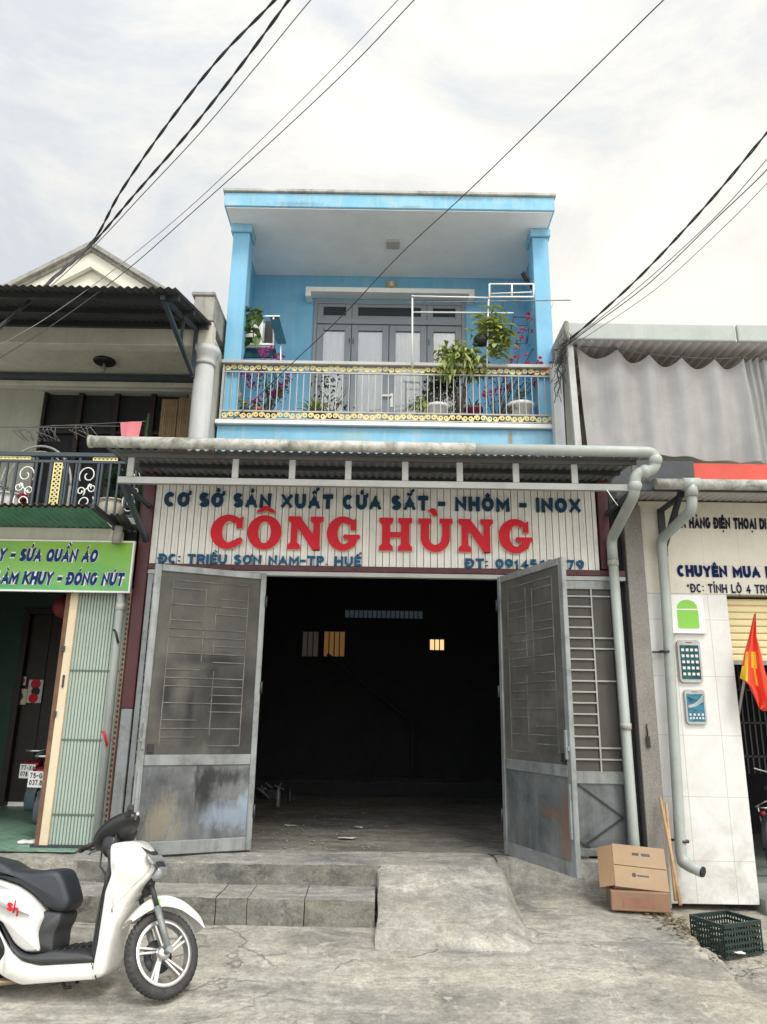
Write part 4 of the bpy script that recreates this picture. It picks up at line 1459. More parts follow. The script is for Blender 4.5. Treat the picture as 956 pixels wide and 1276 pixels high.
mb = MB(); mb.box(-5.6, -2.69, 7.82, 7.865, ztp, ztp + .018); mb.box(-5.6, -2.69, 7.82, 7.865, zb - .018, zb); mb.box(-2.71, -2.692, 7.82, 7.864, zb, ztp)
mb.build('edge_frame', M['white'], bn)
inkb = pbr('banner_blue_ink', (.014, .033, .15), .7, spec=.15, var=.1)
YB = 7.829
for s_, x0, x1, z, h in (('MAY - SỬA QUẦN ÁO', at(-24, 695, YB).x, at(121, 695, YB).x, zb + .305, .145), ('LÀM KHUY - ĐÓNG NÚT', at(-7, 725, YB).x, at(153, 725, YB).x, zb + .055, .145)):
    hrow(s_, x0 - .004, x1 + .004, z - .004, h + .008, M['white'], Y=YB, parent=bn, t=.46, depth=.002, slant=.13, gap=.10, name='outline', solo=True)
    hrow(s_, x0, x1, z, h, inkb, Y=YB - .003, parent=bn, t=.28, depth=.003, slant=.13, gap=.10, name='letter')

# green canopy over the banner
cn = thing('green_canopy', "green fibreglass canopy with a rusty corrugated edge above the banner", 'canopy', (-4.5, 7.6, 3.2))
mb = MB(); corr(mb, -6.5, -2.98, [(7.26, 3.315), (7.6, 3.30), (7.95, 3.26)], .075, .012)
mb.build('sheet', M['greensheet'], cn)
mb = MB(); corr(mb, -6.5, -2.98, [(7.235, 3.335), (7.262, 3.338), (7.38, 3.336)], .075, .014)
mb.build('rusty_edge', M['rust'], cn)
mb = MB(); mb.bar((-2.965, 7.24, 3.33), (-2.87, 7.98, 3.24), .05, .05); mb.bar((-2.90, 7.7, 3.22), (-2.72, 7.98, 3.3), .04, .06)
mb.build('end_bracket', M['steeldk'], cn)
mb = MB(); corr(mb, -2.95, -2.72, [(7.55, 3.33), (7.98, 3.24)], .06, .012)
mb.build('end_sheet', M['zincdk'], cn)
mb = MB(); mb.tube([(-2.86, 7.74, 3.05), (-2.86, 7.74, 3.24)], .05, 12)
mb.build('outlet', M['mould'], cn)

# balcony of the left house
lb = node('balcony_railing', lh, (-4.5, 8, 3.4))
LY = 8.0
zt1, zt2, zbt = 4.165, 4.075, 3.44
mb = MB(); mb.box(-6.5, -2.78, LY - .03, LY + .03, zt1 - .05, zt1); mb.build('top_rail', M['steelblue'], lb, bevel=.006)
mb = MB(); mb.box(-6.5, -2.78, LY - .015, LY + .015, zt2 - .03, zt2); mb.box(-6.5, -2.78, LY - .015, LY + .015, zbt - .03, zbt); mb.build('rail', M['steelblue'], lb)
xx = -6.45
def lx(px): return at(px, 600, LY).x
gap = [(lx(18), lx(43)), (lx(62), lx(79)), (lx(97), lx(121))]
k = 0
while xx < -2.8:
    if not any(a < xx < b for a, b in gap):
        mb = MB(); mb.bar((xx, LY, zbt), (xx, LY, zt2 - .03), .02); mb.build('baluster', M['steelblue'], lb)
    xx += .098
for px in (18, 43, 62, 79, 97, 121):
    mb = MB(); mb.bar((lx(px), LY, zbt), (lx(px), LY, zt1 - .05), .024); mb.build('baluster', M['steelblue'], lb)
goldpanel = newmat('pierced_gold_panel')
def lattice(x0, x1, z0, z1, cell):
    mb = MB()
    mb.box(x0, x1, LY - .014, LY - .002, z0, z0 + .012); mb.box(x0, x1, LY - .014, LY - .002, z1 - .012, z1)
    mb.box(x0, x0 + .012, LY - .0135, LY - .0025, z0, z1); mb.box(x1 - .012, x1, LY - .0135, LY - .0025, z0, z1)
    nx_ = max(1, round((x1 - x0) / cell)); nz_ = max(1, round((z1 - z0) / cell))
    for i in range(nx_):
        for j in range(nz_):
            cx, cz = x0 + (x1 - x0) * (i + .5) / nx_, z0 + (z1 - z0) * (j + .5) / nz_
            A, B = ribbon(arc(cx, cz, cell * .42, cell * .42, 0, 360, 10), cell * .26)
            mb.strip(A, B, lambda u, v, t: (u, LY - t, v), .004, .012)
    mb.build('pierced_panel', M['gold'], lb)
lattice(lx(-40), lx(35), zt2, zt1 - .05, .045)
lattice(lx(113), lx(144), zt2, zt1 - .05, .045)
lattice(lx(65), lx(76), zbt, zt2 - .03, .05)
def scrollS(cx, cz, w, h, flip):
    mb = MB()
    def spiral(ox, oz, r0, a0, turns, sg):
        return [(ox + r0 * (1 - .78 * i / 22) * math.cos(a0 + sg * turns * 2 * math.pi * i / 22), oz + r0 * (1 - .78 * i / 22) * math.sin(a0 + sg * turns * 2 * math.pi * i / 22)) for i in range(23)]
    for (ox, oz, r, a0, sg) in ((0, .27, .20, -.6, 1), (0, -.27, .20, math.pi - .6, 1), (-.12, .02, .10, 1.0, -1), (.12, -.05, .10, 4.1, -1)):
        pts = spiral(ox, oz, r, a0, 1.25, sg)
        mb.tube([(cx + flip * u * w / .5, LY, cz + v * h / .95) for u, v in pts], .007, 6)
    mb.tube([(cx + flip * (-.1) * w / .5, LY, cz + .1 * h), (cx, LY, cz), (cx + flip * .1 * w / .5, LY, cz - .1 * h)], .007, 6)
    mb.build('scroll', M['white'], lb)
scrollS(lx(31), 3.74, .26, .56, 1); scrollS(lx(109), 3.74, .26, .56, -1); scrollS(-2.86, 3.74, .22, .56, 1)
# upper walls
mb = MB()
BY = 10.4
wx0, wx1 = at(55, 492, BY).x, at(236, 492, BY).x
wz1 = at(140, 489, BY).z
mb.box(-8, wx0, BY, BY + .2, 3.4, 6.25); mb.box(wx1, -2.34, BY, BY + .2, 3.4, 6.25); mb.box(wx0, wx1, BY, BY + .2, wz1, 6.25)
mb.box(-2.52, -2.34, 9.2, BY, 3.4, 6.25)
mb.box(-8, -2.34, BY + .2, 15, 3.4, 7.0)
mb.build('upper_wall', M['greywall'], lh)
mb = MB(); mb.box(-8, -2.36, 9.16, BY, 6.22, 6.3); mb.build('soffit', M['cream'], lh)
mb = MB(); mb.box(-8, -2.345, 8.96, 9.16, 6.06, 6.42); mb.build('front_beam', M['cream'], lh, bevel=.008)
mb = MB(); mb.box(-8, -2.53, BY - .16, BY - .001, 6.04, 6.12); mb.build('cornice', M['cream'], lh, bevel=.01)
mb = MB(); mb.box(-8, -2.53, BY - .26, BY - .001, 6.124, 6.19); mb.build('moulding', M['steelblue'], lh, bevel=.01)
mb = MB(); mb.box(wx0 - .1, wx1 + .1, BY - .07, BY - .001, wz1, wz1 + .06); mb.build('window_hood', M['column'], lh, bevel=.006)
mb = MB()
mb.box(wx0, wx1, BY + .12, BY + .18, 3.4, wz1)
mb.build('dark_opening', M['dark'], lh)
sc_ = node('upper_window', lh, ((wx0 + wx1) / 2, BY, 3.4))
for i in range(5):
    x = wx0 + (wx1 - wx0) * i / 4
    mb = MB(); mb.box(x - .035, x + .035, BY + .03, BY + .1, 3.4, wz1); mb.build('post', M['darkwood'], sc_)
mb = MB()
for z in (4.2, 5.0, 5.35):
    mb.box(wx0, wx1, BY + .04, BY + .09, z, z + .05)
mb.build('transom', M['darkwood'], sc_)
mb = MB()
b_ = []
for (xa, xb) in ((at(200, 520, 9.9).x, at(220, 520, 9.9).x), (at(221, 520, 9.9).x, at(243, 520, 9.9).x)):
    mb = MB()
    n = 30
    b = len(mb.v)
    for z in (3.9, at(215, 500, 9.9).z + (.03 if xb < -2.8 else .06)):
        for k in range(n + 1):
            mb.v.append((xa + (xb - xa) * k / n, 9.9 + .012 * math.sin(k * 1.7), z))
    for k in range(n): mb.face([b + k, b + k + 1, b + n + 2 + k, b + n + 1 + k])
    mb.build('reed_blind', M['reed'], lh)
# column
cl = node('column', lh, (-2.45, 9.06, 3.4))
cx = at(252, 490, 9.06).x
mb = MB(); mb.lathe([(.13, 3.4), (.13, 5.86)], (cx, 9.06, 0), 24); mb.build('shaft', M['column'], cl)
mb = MB(); mb.lathe([(.13, 5.80), (.15, 5.81), (.15, 5.84), (.135, 5.86), (.155, 5.9), (.165, 5.94), (.19, 5.98), (.19, 6.055)], (cx, 9.06, 0), 24); mb.build('capital', M['column'], cl)
# gable
ap = at(115, 303, 9.5); gl, gr = at(5, 365, 9.5), at(215, 365, 9.5)
def gab(s, ya, yb, mat, name, par, drop=0):
    mb = MB()
    sl = (ap.z - gr.z) / (gr.x - ap.x)
    L = 2.1
    pts = [(ap.x, ap.z - drop), (ap.x + L - drop, ap.z - L * sl - 0), (ap.x - L + drop, ap.z - L * sl - 0)]
    mb.prism(pts, lambda u, v, t: (u, t, v), yb, ya)
    return mb.build(name, mat, par)
slp = (ap.z - gr.z) / (gr.x - ap.x)
gabo = gab(1, 9.64, 9.9, M['gable'], 'gable_wall', lh, .12)
mb = MB()
for sg in (-1, 1):
    L = 2.3
    d = Vector((sg, 0, -slp)).normalized(); nrm = Vector((-d.z * sg, 0, d.x * sg)) if sg > 0 else Vector((d.z, 0, -d.x)) * -1
    up = Vector((0, 0, 1))
    a = Vector((ap.x, 0, ap.z)); e_ = a + d * L
    for (o0, o1, y0, y1) in ((0, -.07, 9.44, 13.5), (-.072, -.125, 9.5, 9.66)):
        ps = [(a + up * o0), (e_ + up * o0), (e_ + up * o1), (a + up * o1)]
        mb.prism([(p.x, p.z) for p in ps], lambda u, v, t: (u, t, v), y1, y0)
mb.build('verge', M['mould'], lh)
mb = MB()
for sg in (-1, 1):
    d = Vector((sg, 0, -slp)).normalized(); a = Vector((ap.x, 0, ap.z - .127)); e_ = a + d * 2.0
    ps = [a, e_, e_ - Vector((0, 0, .24)), a - Vector((0, 0, .24))]
    mb.prism([(p.x, p.z) for p in ps], lambda u, v, t: (u, t, v), 9.62, 9.54)
mb.build('gable_trim', M['gable'], lh)
mb = MB(); mb.box(-2.62, -2.345, 8.94, 10.2, 6.425, 6.80); mb.box(-2.66, -2.343, 8.92, 10.25, 6.802, 6.86)
mb.build('parapet', M['mould'], lh, bevel=.01)
# corrugated awning over the left balcony
la = thing('dark_awning', "dark corrugated awning jutting over the left balcony below the gable", 'awning', (-4.6, 8.2, 6.1))
mb = MB(); corr(mb, -7.5, -2.36, [(7.28, 5.88), (8.1, 6.13), (9.02, 6.40)], .09, .014); mb.build('roof_sheet', M['zincdk'], la)
for y in (7.5, 8.15, 8.85):
    mb = MB(); z = 5.88 + (y - 7.28) * .3
    mb.box(-7.5, -2.38, y, y + .05, z - .085, z - .022); mb.build('purlin', M['steeldk'], la)
for x in (-2.55, -5.6):
    mb = MB()
    mb.bar((x, 7.5, 5.86), (x, 8.93, 5.62), .05); mb.bar((x, 7.45, 5.86), (x, 8.93, 6.28), .05); mb.bar((x, 8.3, 5.74), (x, 8.3, 6.1), .035); mb.bar((x, 8.93, 5.58), (x, 8.93, 6.3), .05)
    mb.build('bracket', M['steelblue'], la)
# ceiling lamp with a bare bulb
lp = thing('ceiling_rose', "round dark ceiling lamp with a bare bulb under the left balcony soffit", 'lamp', at(132, 440, 9.75))
p = at(132, 437, 9.75)
mb = MB(); mb.lathe([(.14, 6.175), (.16, 6.195), (.15, 6.219)], (p.x, p.y, 0), 24); mb.build('rose', M['black'], lp)
mb = MB(); mb.lathe([(.02, 6.174), (.025, 6.13), (.04, 6.09), (.03, 6.05), (.008, 6.03)], (p.x, p.y, 0), 12); mb.build('bulb', M['clear'], lp)
# arch, hangers, cloth
mb = MB()
pc = at(48, 580, 8.5)
mb.tube([(pc.x + .42 * math.cos(a), 8.5, pc.z - .25 + .50 * math.sin(a)) for a in [math.pi * (1 - i / 24) for i in range(25)]], .014, 8)
mb.tube([(pc.x + .36 * math.cos(a), 8.5, pc.z - .25 + .43 * math.sin(a)) for a in [math.pi * (1 - i / 24) for i in range(25)]], .008, 8)
for sx in (-1, 1): mb.bar((pc.x + sx * .42, 8.5, 3.4), (pc.x + sx * .42, 8.5, pc.z - .25), .025)
mb.tube([(pc.x + .5, 8.5, 3.4), (pc.x + .5, 8.5, pc.z + .12)], .014, 8)
tag(mb.build('metal_arch', M['steelw']), "white metal arch frame standing behind the left balcony railing", 'frame')
random.seed(3)
def hangers(pxa, pxb, py, n, label, Y=8.7):
    a, b = at(pxa, py, Y), at(pxb, py, Y)
    rack = thing('clothes_hangers', label, 'hangers', at((pxa + pxb) / 2, py, Y), 'clothes hangers on the left balcony line')
    mb = MB(); mb.tube([a + Vector((-.3, 0, .08)), b + Vector((.3, 0, .08))], .006, 6); mb.build('line', M['cablegrey'], rack)
    for i in range(n):
        x = a.x + (b.x - a.x) * (i + random.random() * .5) / n
        z = a.z + .06
        mb = MB()
        t = random.uniform(-.5, .5)
        dy = .17
        mb.tube([(x, Y, z + .03), (x, Y, z), (x + t * dy, Y - dy, z - .10), (x - t * dy, Y + dy, z - .10), (x, Y, z)], .004, 5)
        mb.build('hanger', M['steelw'], rack)
hangers(24, 72, 540, 9, "row of bare wire clothes hangers nearest the left edge on the balcony line")
hangers(92, 118, 538, 4, "few wire clothes hangers left of the pink cloth on the balcony line")
def cloth(name, a, b, c, d, mat, label, cat, wav=.015, nx=14, ny=10):
    mb = MB()
    for side in (0, 1):
        base = len(mb.v)
        for j in range(ny + 1):
            for i in range(nx + 1):
                u, v = i / nx, j / ny
                p = Vector(a).lerp(Vector(b), u).lerp(Vector(d).lerp(Vector(c), u), v)
                p.y += wav * math.sin(u * 9 + v * 2) * (.3 + v) + .004 * side
                mb.v.append(tuple(p))
        for j in range(ny):
            for i in range(nx):
                mb.face([base + j * (nx + 1) + i, base + j * (nx + 1) + i + 1, base + (j + 1) * (nx + 1) + i + 1, base + (j + 1) * (nx + 1) + i], 0, True)
    return tag(mb.build(name, mat, fixn=False), label, cat)
cloth('pink_cloth', at(150, 526, 8.3), at(177, 525, 8.3), at(172, 552, 8.3), at(151, 552, 8.3), M['pinkcloth'], "pink cloth hung to dry above the gutter end on the left balcony", 'cloth')
mb = MB(); mb.tube([at(20, 533, 8.32), at(100, 529, 8.32), at(182, 525, 8.32)], .004, 6)
tag(mb.build('washing_line', M['cablegrey']), 'thin washing line carrying the pink cloth on the left balcony', 'line')

# ------------------------------------------------------------------ right neighbour
def walltile():
    m, n, l, b = newmat('white_wall_tiles')
    c = coords(n, l)
    sx = n.new('ShaderNodeSeparateXYZ'); l.new(c, sx.inputs[0])
    cb = n.new('ShaderNodeCombineXYZ'); l.new(sx.outputs['X'], cb.inputs[0]); l.new(sx.outputs['Z'], cb.inputs[1])
    mp = n.new('ShaderNodeMapping'); mp.inputs['Location'].default_value = (.05, .03, 0); l.new(cb.outputs[0], mp.inputs['Vector'])
    br = n.new('ShaderNodeTexBrick'); br.offset = 0; br.inputs['Scale'].default_value = 1
    br.inputs['Brick Width'].default_value = .40; br.inputs['Row Height'].default_value = .60; br.inputs['Mortar Size'].default_value = .0028
    br.inputs['Color1'].default_value = (.70, .70, .69, 1); br.inputs['Color2'].default_value = (.66, .67, .665, 1); br.inputs['Mortar'].default_value = (.40, .39, .36, 1)
    l.new(mp.outputs[0], br.inputs['Vector'])
    # creamier tiles near the lettering, grime at the foot
    up = ramp(n, l, sx.outputs['Z'], 1.9, 2.4)
    mr_ = n.new('ShaderNodeMapRange'); mr_.inputs['From Min'].default_value = 2.62; mr_.inputs['From Max'].default_value = 2.66
    l.new(sx.outputs['Z'], mr_.inputs['Value'])
    col = mixc(n, l, mth(n, l, 'MULTIPLY', mr_.outputs[0], .6), br.outputs['Color'], (.70, .64, .50), 'MIX')
    ft = n.new('ShaderNodeMapRange'); ft.inputs['From Min'].default_value = .55; ft.inputs['From Max'].default_value = -.45
    l.new(sx.outputs['Z'], ft.inputs['Value'])
    d = mth(n, l, 'MULTIPLY', ramp(n, l, nz(n, l, c, 3.5, 10, .72, .6), .42, .64), mth(n, l, 'ADD', mth(n, l, 'MULTIPLY', ft.outputs[0], .55), .20))
    col = mixc(n, l, d, col, (.35, .33, .28))
    l.new(col, b.inputs['Base Color']); b.inputs['Roughness'].default_value = .3
    return m
M['walltile'] = walltile()
rh = thing('phone_shop', 'white tiled phone repair shop with a curtained upper floor beside the workshop', 'shop', (4.2, 8.3, -.4))
mb = MB()
TX0, TX1 = 2.872, 3.76
mb.box(TX0, TX1, 8.0, 8.25, -.42, 2.65)
mb.box(TX0, 7.5, 8.0, 8.25, 2.652, 3.70)
mb.box(6.8, 7.5, 8.0, 8.25, -.42, 2.65)
mb.build('tiled_wall', M['walltile'], rh, bevel=.004)
mb = MB()
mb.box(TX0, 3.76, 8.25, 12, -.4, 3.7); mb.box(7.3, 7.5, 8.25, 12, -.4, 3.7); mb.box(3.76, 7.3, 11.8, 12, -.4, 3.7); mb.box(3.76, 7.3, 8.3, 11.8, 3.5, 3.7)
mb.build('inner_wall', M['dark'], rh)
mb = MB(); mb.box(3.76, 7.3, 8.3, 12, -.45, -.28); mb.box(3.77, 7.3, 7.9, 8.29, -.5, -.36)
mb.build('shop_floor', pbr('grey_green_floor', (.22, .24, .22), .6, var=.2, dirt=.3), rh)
ro = node('roller_shutter', rh, (4.8, 8.15, 2.3))
mb = MB()
zz = 2.62
zb_ = at(940, 817, 8.12).z
while zz > zb_:
    b = len(mb.v)
    pr = [(8.12, zz), (8.105, zz - .02), (8.105, zz - .06), (8.125, zz - .075)]
    for (y, z) in pr: mb.v += [(TX1, y, z), (6.8, y, z)]
    for i in range(3): mb.face([b + 2 * i, b + 2 * i + 1, b + 2 * i + 3, b + 2 * i + 2])
    zz -= .076
mb.build('slats', M['rollyel'], ro)
mb = MB(); mb.box(TX1, 6.8, 8.09, 8.14, zz - .03, zz + .01); mb.build('bottom_bar', M['steel'], ro)
# things glimpsed inside: a barred screen
mb = MB()
for i in range(9):
    x = 4.55 + i * .07
    mb.bar((x, 9.6, .7), (x, 9.6, 2.0), .018)
for z in (.9, 1.3, 1.7): mb.bar((4.5, 9.6, z), (5.2, 9.6, z), .018)
mb.build('grille', M['steeldk'], rh)
# upper floor
mb = MB(); mb.box(2.42, 7.5, 8.95, 9.15, 3.75, 4.50); mb.build('red_band', M['redwall'], rh)
mb = MB(); mb.box(2.42, at(865, 587, 8.93).x, 8.93, 8.948, 3.75, 4.52); mb.build('dark_band', M['steeldk'], rh)
mb = MB(); mb.box(2.45, 7.5, 9.16, 14, 3.75, 4.4); mb.box(2.45, 7.5, 11.0, 11.2, 4.4, 6.4); mb.box(2.45, 2.6, 9.3, 14, 4.4, 6.3)
mb.build('upper_wall', M['greywall'], rh)
EZ = 6.14
rf = node('eave', rh, (4.8, 8.8, EZ))
mb = MB()
EX0 = at(703, 420, 8.8).x
mb.box(EX0 + .03, 4.62, 8.76, 8.82, EZ, EZ + .25); mb.box(4.64, 7.5, 8.755, 8.82, EZ, EZ + .255)
mb.build('fascia', M['pvc'], rf, bevel=.02, seg=2)
mb = MB(); corr(mb, EX0 + .02, 7.5, [(8.83, EZ + .03), (10.2, EZ + .10), (11.6, EZ + .18)], .13, .02)
mb.xform(Matrix.Identity(4))
mb.build('underside_sheet', M['zincw'], rf)
mb = MB(); mb.box(EX0, EX0 + .06, 8.74, 11, EZ - .05, EZ + .27); mb.build('end_board', M['mould'], rf, bevel=.02)
mb = MB(); mb.box(2.6, 7.5, 10.2, 10.28, EZ - .15, EZ + .05); mb.build('roof_beam', M['steelw'], rf)
for x, nm in ((at(712, 470, 8.86).x, 'post'),):
    mb = MB(); mb.bar((x, 8.87, EZ), (x + .05, 8.87, 4.2), .085, .07); mb.build('post', M['steelw'], rh, bevel=.005)
mb = MB(); xq = at(697, 500, 9.2).x; mb.box(xq - .075, xq + .06, 9.2, 9.36, 4.0, 6.0); mb.build('side_post', M['column'], rh, bevel=.006)

# tarpaulin curtain: scalloped top hung from hooks
cu = thing('tarpaulin_curtain', "long grey tarpaulin curtain hung in scallops across the phone shop's upper floor", 'curtain', (3.9, 9.0, 4.5))
YC = 9.0
hooks = [(718, 433), (768, 437), (808, 443), (848, 447), (889, 449), (925, 448), (934, 449), (942, 447), (950, 450), (990, 452), (1030, 455)]
hp = [at(x, y, YC) for x, y in hooks]
botl, botr = at(725, 560, YC), at(940, 578, YC)
mb = MB()
cols = []
for k in range(len(hp) - 1):
    A, B = hp[k], hp[k + 1]
    n = max(4, int((B.x - A.x) / .02))
    sag = min(.17, .42 * (B.x - A.x))
    for i in range(n):
        t = i / n
        top = A.lerp(B, t); top.z -= sag * (1 - (2 * t - 1) ** 2) * .75
        cols.append((top, (k + t), sag))
NR = 22
for top, ph, sag in cols:
    for j in range(NR + 1):
        v = j / NR
        zb2 = botl.z + (botr.z - botl.z) * (top.x - botl.x) / (botr.x - botl.x) + .012 * math.sin(top.x * 7)
        bunch = 1 if top.x > hp[5].x - .05 else 0
        fold = (.035 + .02 * v) * math.cos(2 * math.pi * ph) if not bunch else .05 * math.cos(2 * math.pi * ph)
        fold = fold * (1 - .45 * v) + .012 * math.sin(top.x * 17 + v * 3) * v + .035 * mnoise.noise(Vector((top.x * 2.2, v * 1.2, 4))) * (.4 + v) + .012 * mnoise.noise(Vector((top.x * 6, v * 4, 8)))
        x = top.x + .05 * v * math.sin(top.x * 3)
        mb.v.append((x, YC - fold - .03 * v, top.z + (zb2 - top.z) * v))
for c in range(len(cols) - 1):
    for j in range(NR):
        mb.face([c * (NR + 1) + j, (c + 1) * (NR + 1) + j, (c + 1) * (NR + 1) + j + 1, c * (NR + 1) + j + 1], 0, True)
mb.build('sheet', M['tarp'], cu, fixn=False)
mb = MB()
mb.tube([hp[0] + Vector((-.05, .01, .05))] + [h + Vector((0, .01, .03)) for h in hp], .008, 6)
mb.build('wire', M['cablegrey'], cu)
for h in hp:
    mb = MB(); mb.tube([h + Vector((.004 * math.cos(i), -.012, .02 + .018 * math.sin(i))) for i in range(6)], .004, 5, closed=True)
    mb.build('hook', M['steeldk'], cu)

# canopy and gutter of the phone shop
pcn = thing('phone_shop_canopy', "pale corrugated canopy low over the phone shop lettering", 'canopy', (5, 7.7, 3.65))
mb = MB(); corr(mb, 2.62, 7.5, [(7.27, 3.715), (8.0, 3.725), (8.94, 3.76)], .08, .012); mb.build('roof_sheet', M['zincw'], pcn)
mb = MB(); mb.box(2.62, 7.5, 7.30, 7.345, 3.61, 3.69); mb.build('edge_beam', M['steelblue'], pcn)
bxp = at(826, 660, 7.95).x
mb = MB()
mb.bar((bxp, 7.35, 3.64), (bxp, 7.97, 3.14), .05, .06); mb.bar((bxp, 7.965, 3.6), (bxp, 7.965, 3.05), .07, .05); mb.bar((bxp, 7.34, 3.58), (bxp, 7.93, 3.58), .045, .05)
mb.build('bracket', M['steeldk'], pcn, bevel=.004)
g2 = thing('lower_gutter', "mossy white gutter pipe of the phone shop with a grey downpipe on the white tiles", 'gutter', (5, 7.22, 3.65))
ga = at(817, 603, 7.22)
mb = MB(); mb.tube([(ga.x, 7.22, ga.z), (5, 7.22, ga.z + .01), (7.5, 7.22, ga.z + .015)], .056, 14); mb.build('gutter_pipe', M['pvcold'], g2)
jx = at(861, 605, 7.22).x
mb = MB(); mb.tube([(jx - .09, 7.22, ga.z), (jx + .09, 7.22, ga.z + .005)], .066, 14); mb.tube([(jx, 7.22, ga.z), (jx, 7.22, ga.z - .13)], .064, 14)
mb.build('tee_joint', M['pvc'], g2)
dx_ = at(826, 700, 7.88).x
bxx = at(859, 1070, 7.88).x
pts = smooth_path([(jx, 7.22, ga.z - .05), (jx, 7.24, ga.z - .26), (dx_, 7.87, at(822, 672, 7.87).z), (dx_, 7.88, 2.6), (bxx - .08, 7.88, at(850, 1075, 7.88).z), (bxx + .05, 7.72, at(862, 1086, 7.72).z)], .09)
mb = MB(); mb.tube(pts, .054, 14); mb.build('downpipe', M['pvc'], g2)
for py, px in ((812, 829), (1048, 851)):
    p = at(px, py, 7.88)
    mb = MB(); mb.tube([(p.x, 7.88, p.z - .012), (p.x, 7.88, p.z + .012)], .060, 14); mb.bar((p.x - .11, 7.95, p.z), (p.x + .02, 7.95, p.z), .02, .02)
    mb.build('pipe_clip', M['steeldk'], g2)
pe = at(866, 1088, 7.70)
mb = MB(); mb.ball((bxx - .06, 7.87, at(850, 1073, 7.88).z), .066, 14, 8); mb.build('elbow_joint', M['pvc'], g2)
mb = MB(); mb.tube([(bxx + .049, 7.721, at(862, 1086, 7.72).z), (bxx + .06, 7.708, at(862, 1086, 7.72).z - .003)], .047, 14); mb.build('open_end', M['ink'], g2)

# lettering fixed to the tiles
WL = thing('wall_lettering', "dark blue lettering on the cream tiles above the phone shop opening", 'lettering', (4.5, 7.99, 2.7))
def wrow(s, px0, px1, pyb, pyt, t, gap, mat, slant=0):
    a, b, c = at(px0, pyb, 7.99), at(px1, pyb, 7.99), at(px0, pyt, 7.99)
    hrow(s, a.x, b.x, (a.z + b.z) / 2, c.z - a.z, mat, Y=7.996, parent=WL, t=t, depth=.006, gap=gap, name='letter', slant=slant)
wrow('CỬA HÀNG ĐIỆN THOẠI DI ĐỘNG', 836, 986, 659, 645, .27, .10, pbr('grey_blue_letters', (.018, .022, .035), .8, spec=.12), .04)
wrow('CHUYÊN MUA BÁN', 845, 987, 719.5, 705, .30, .09, pbr('deep_blue_letters', (.008, .018, .085), .8, spec=.12))
wrow('*ĐC: TỈNH LỘ 4 TRIỆU', 857, 971, 739, 728, .19, .17, pbr('dark_blue_letters', (.022, .025, .055), .8, spec=.12))

# panel with a plain green emblem, and two phone shaped signs
sp2 = thing('emblem_panel', "white square panel with a green emblem on the tiled wall above the phone signs", 'sign', (3.2, 7.95, 1.9))
a, b = at(833, 741, 7.97), at(880, 790, 7.97)
mb = MB(); mb.box(a.x, b.x, 7.955, 7.998, b.z, a.z); mb.build('panel', M['white'], sp2, bevel=.006)
mb = MB()
cx, cz, s_ = (a.x + b.x) / 2, (a.z + b.z) / 2, (b.x - a.x)
mb.prism([(u * s_ + cx, v * s_ + cz) for u, v in arc(-.25, -.36, .06, .06, 180, 270, 5) + arc(.25, -.36, .06, .06, 270, 360, 5) + [(.31, .12), (-.31, .12)]], lambda u, v, t: (u, 7.955 - t, v), 0, .003)
mb.prism([(u * s_ + cx, v * s_ + cz) for u, v in arc(0, .16, .30, .26, 0, 180, 16)], lambda u, v, t: (u, 7.955 - t, v), 0, .003)
mb.build('emblem', pbr('lime_green', (.20, .50, .06), .5, var=.05), sp2)
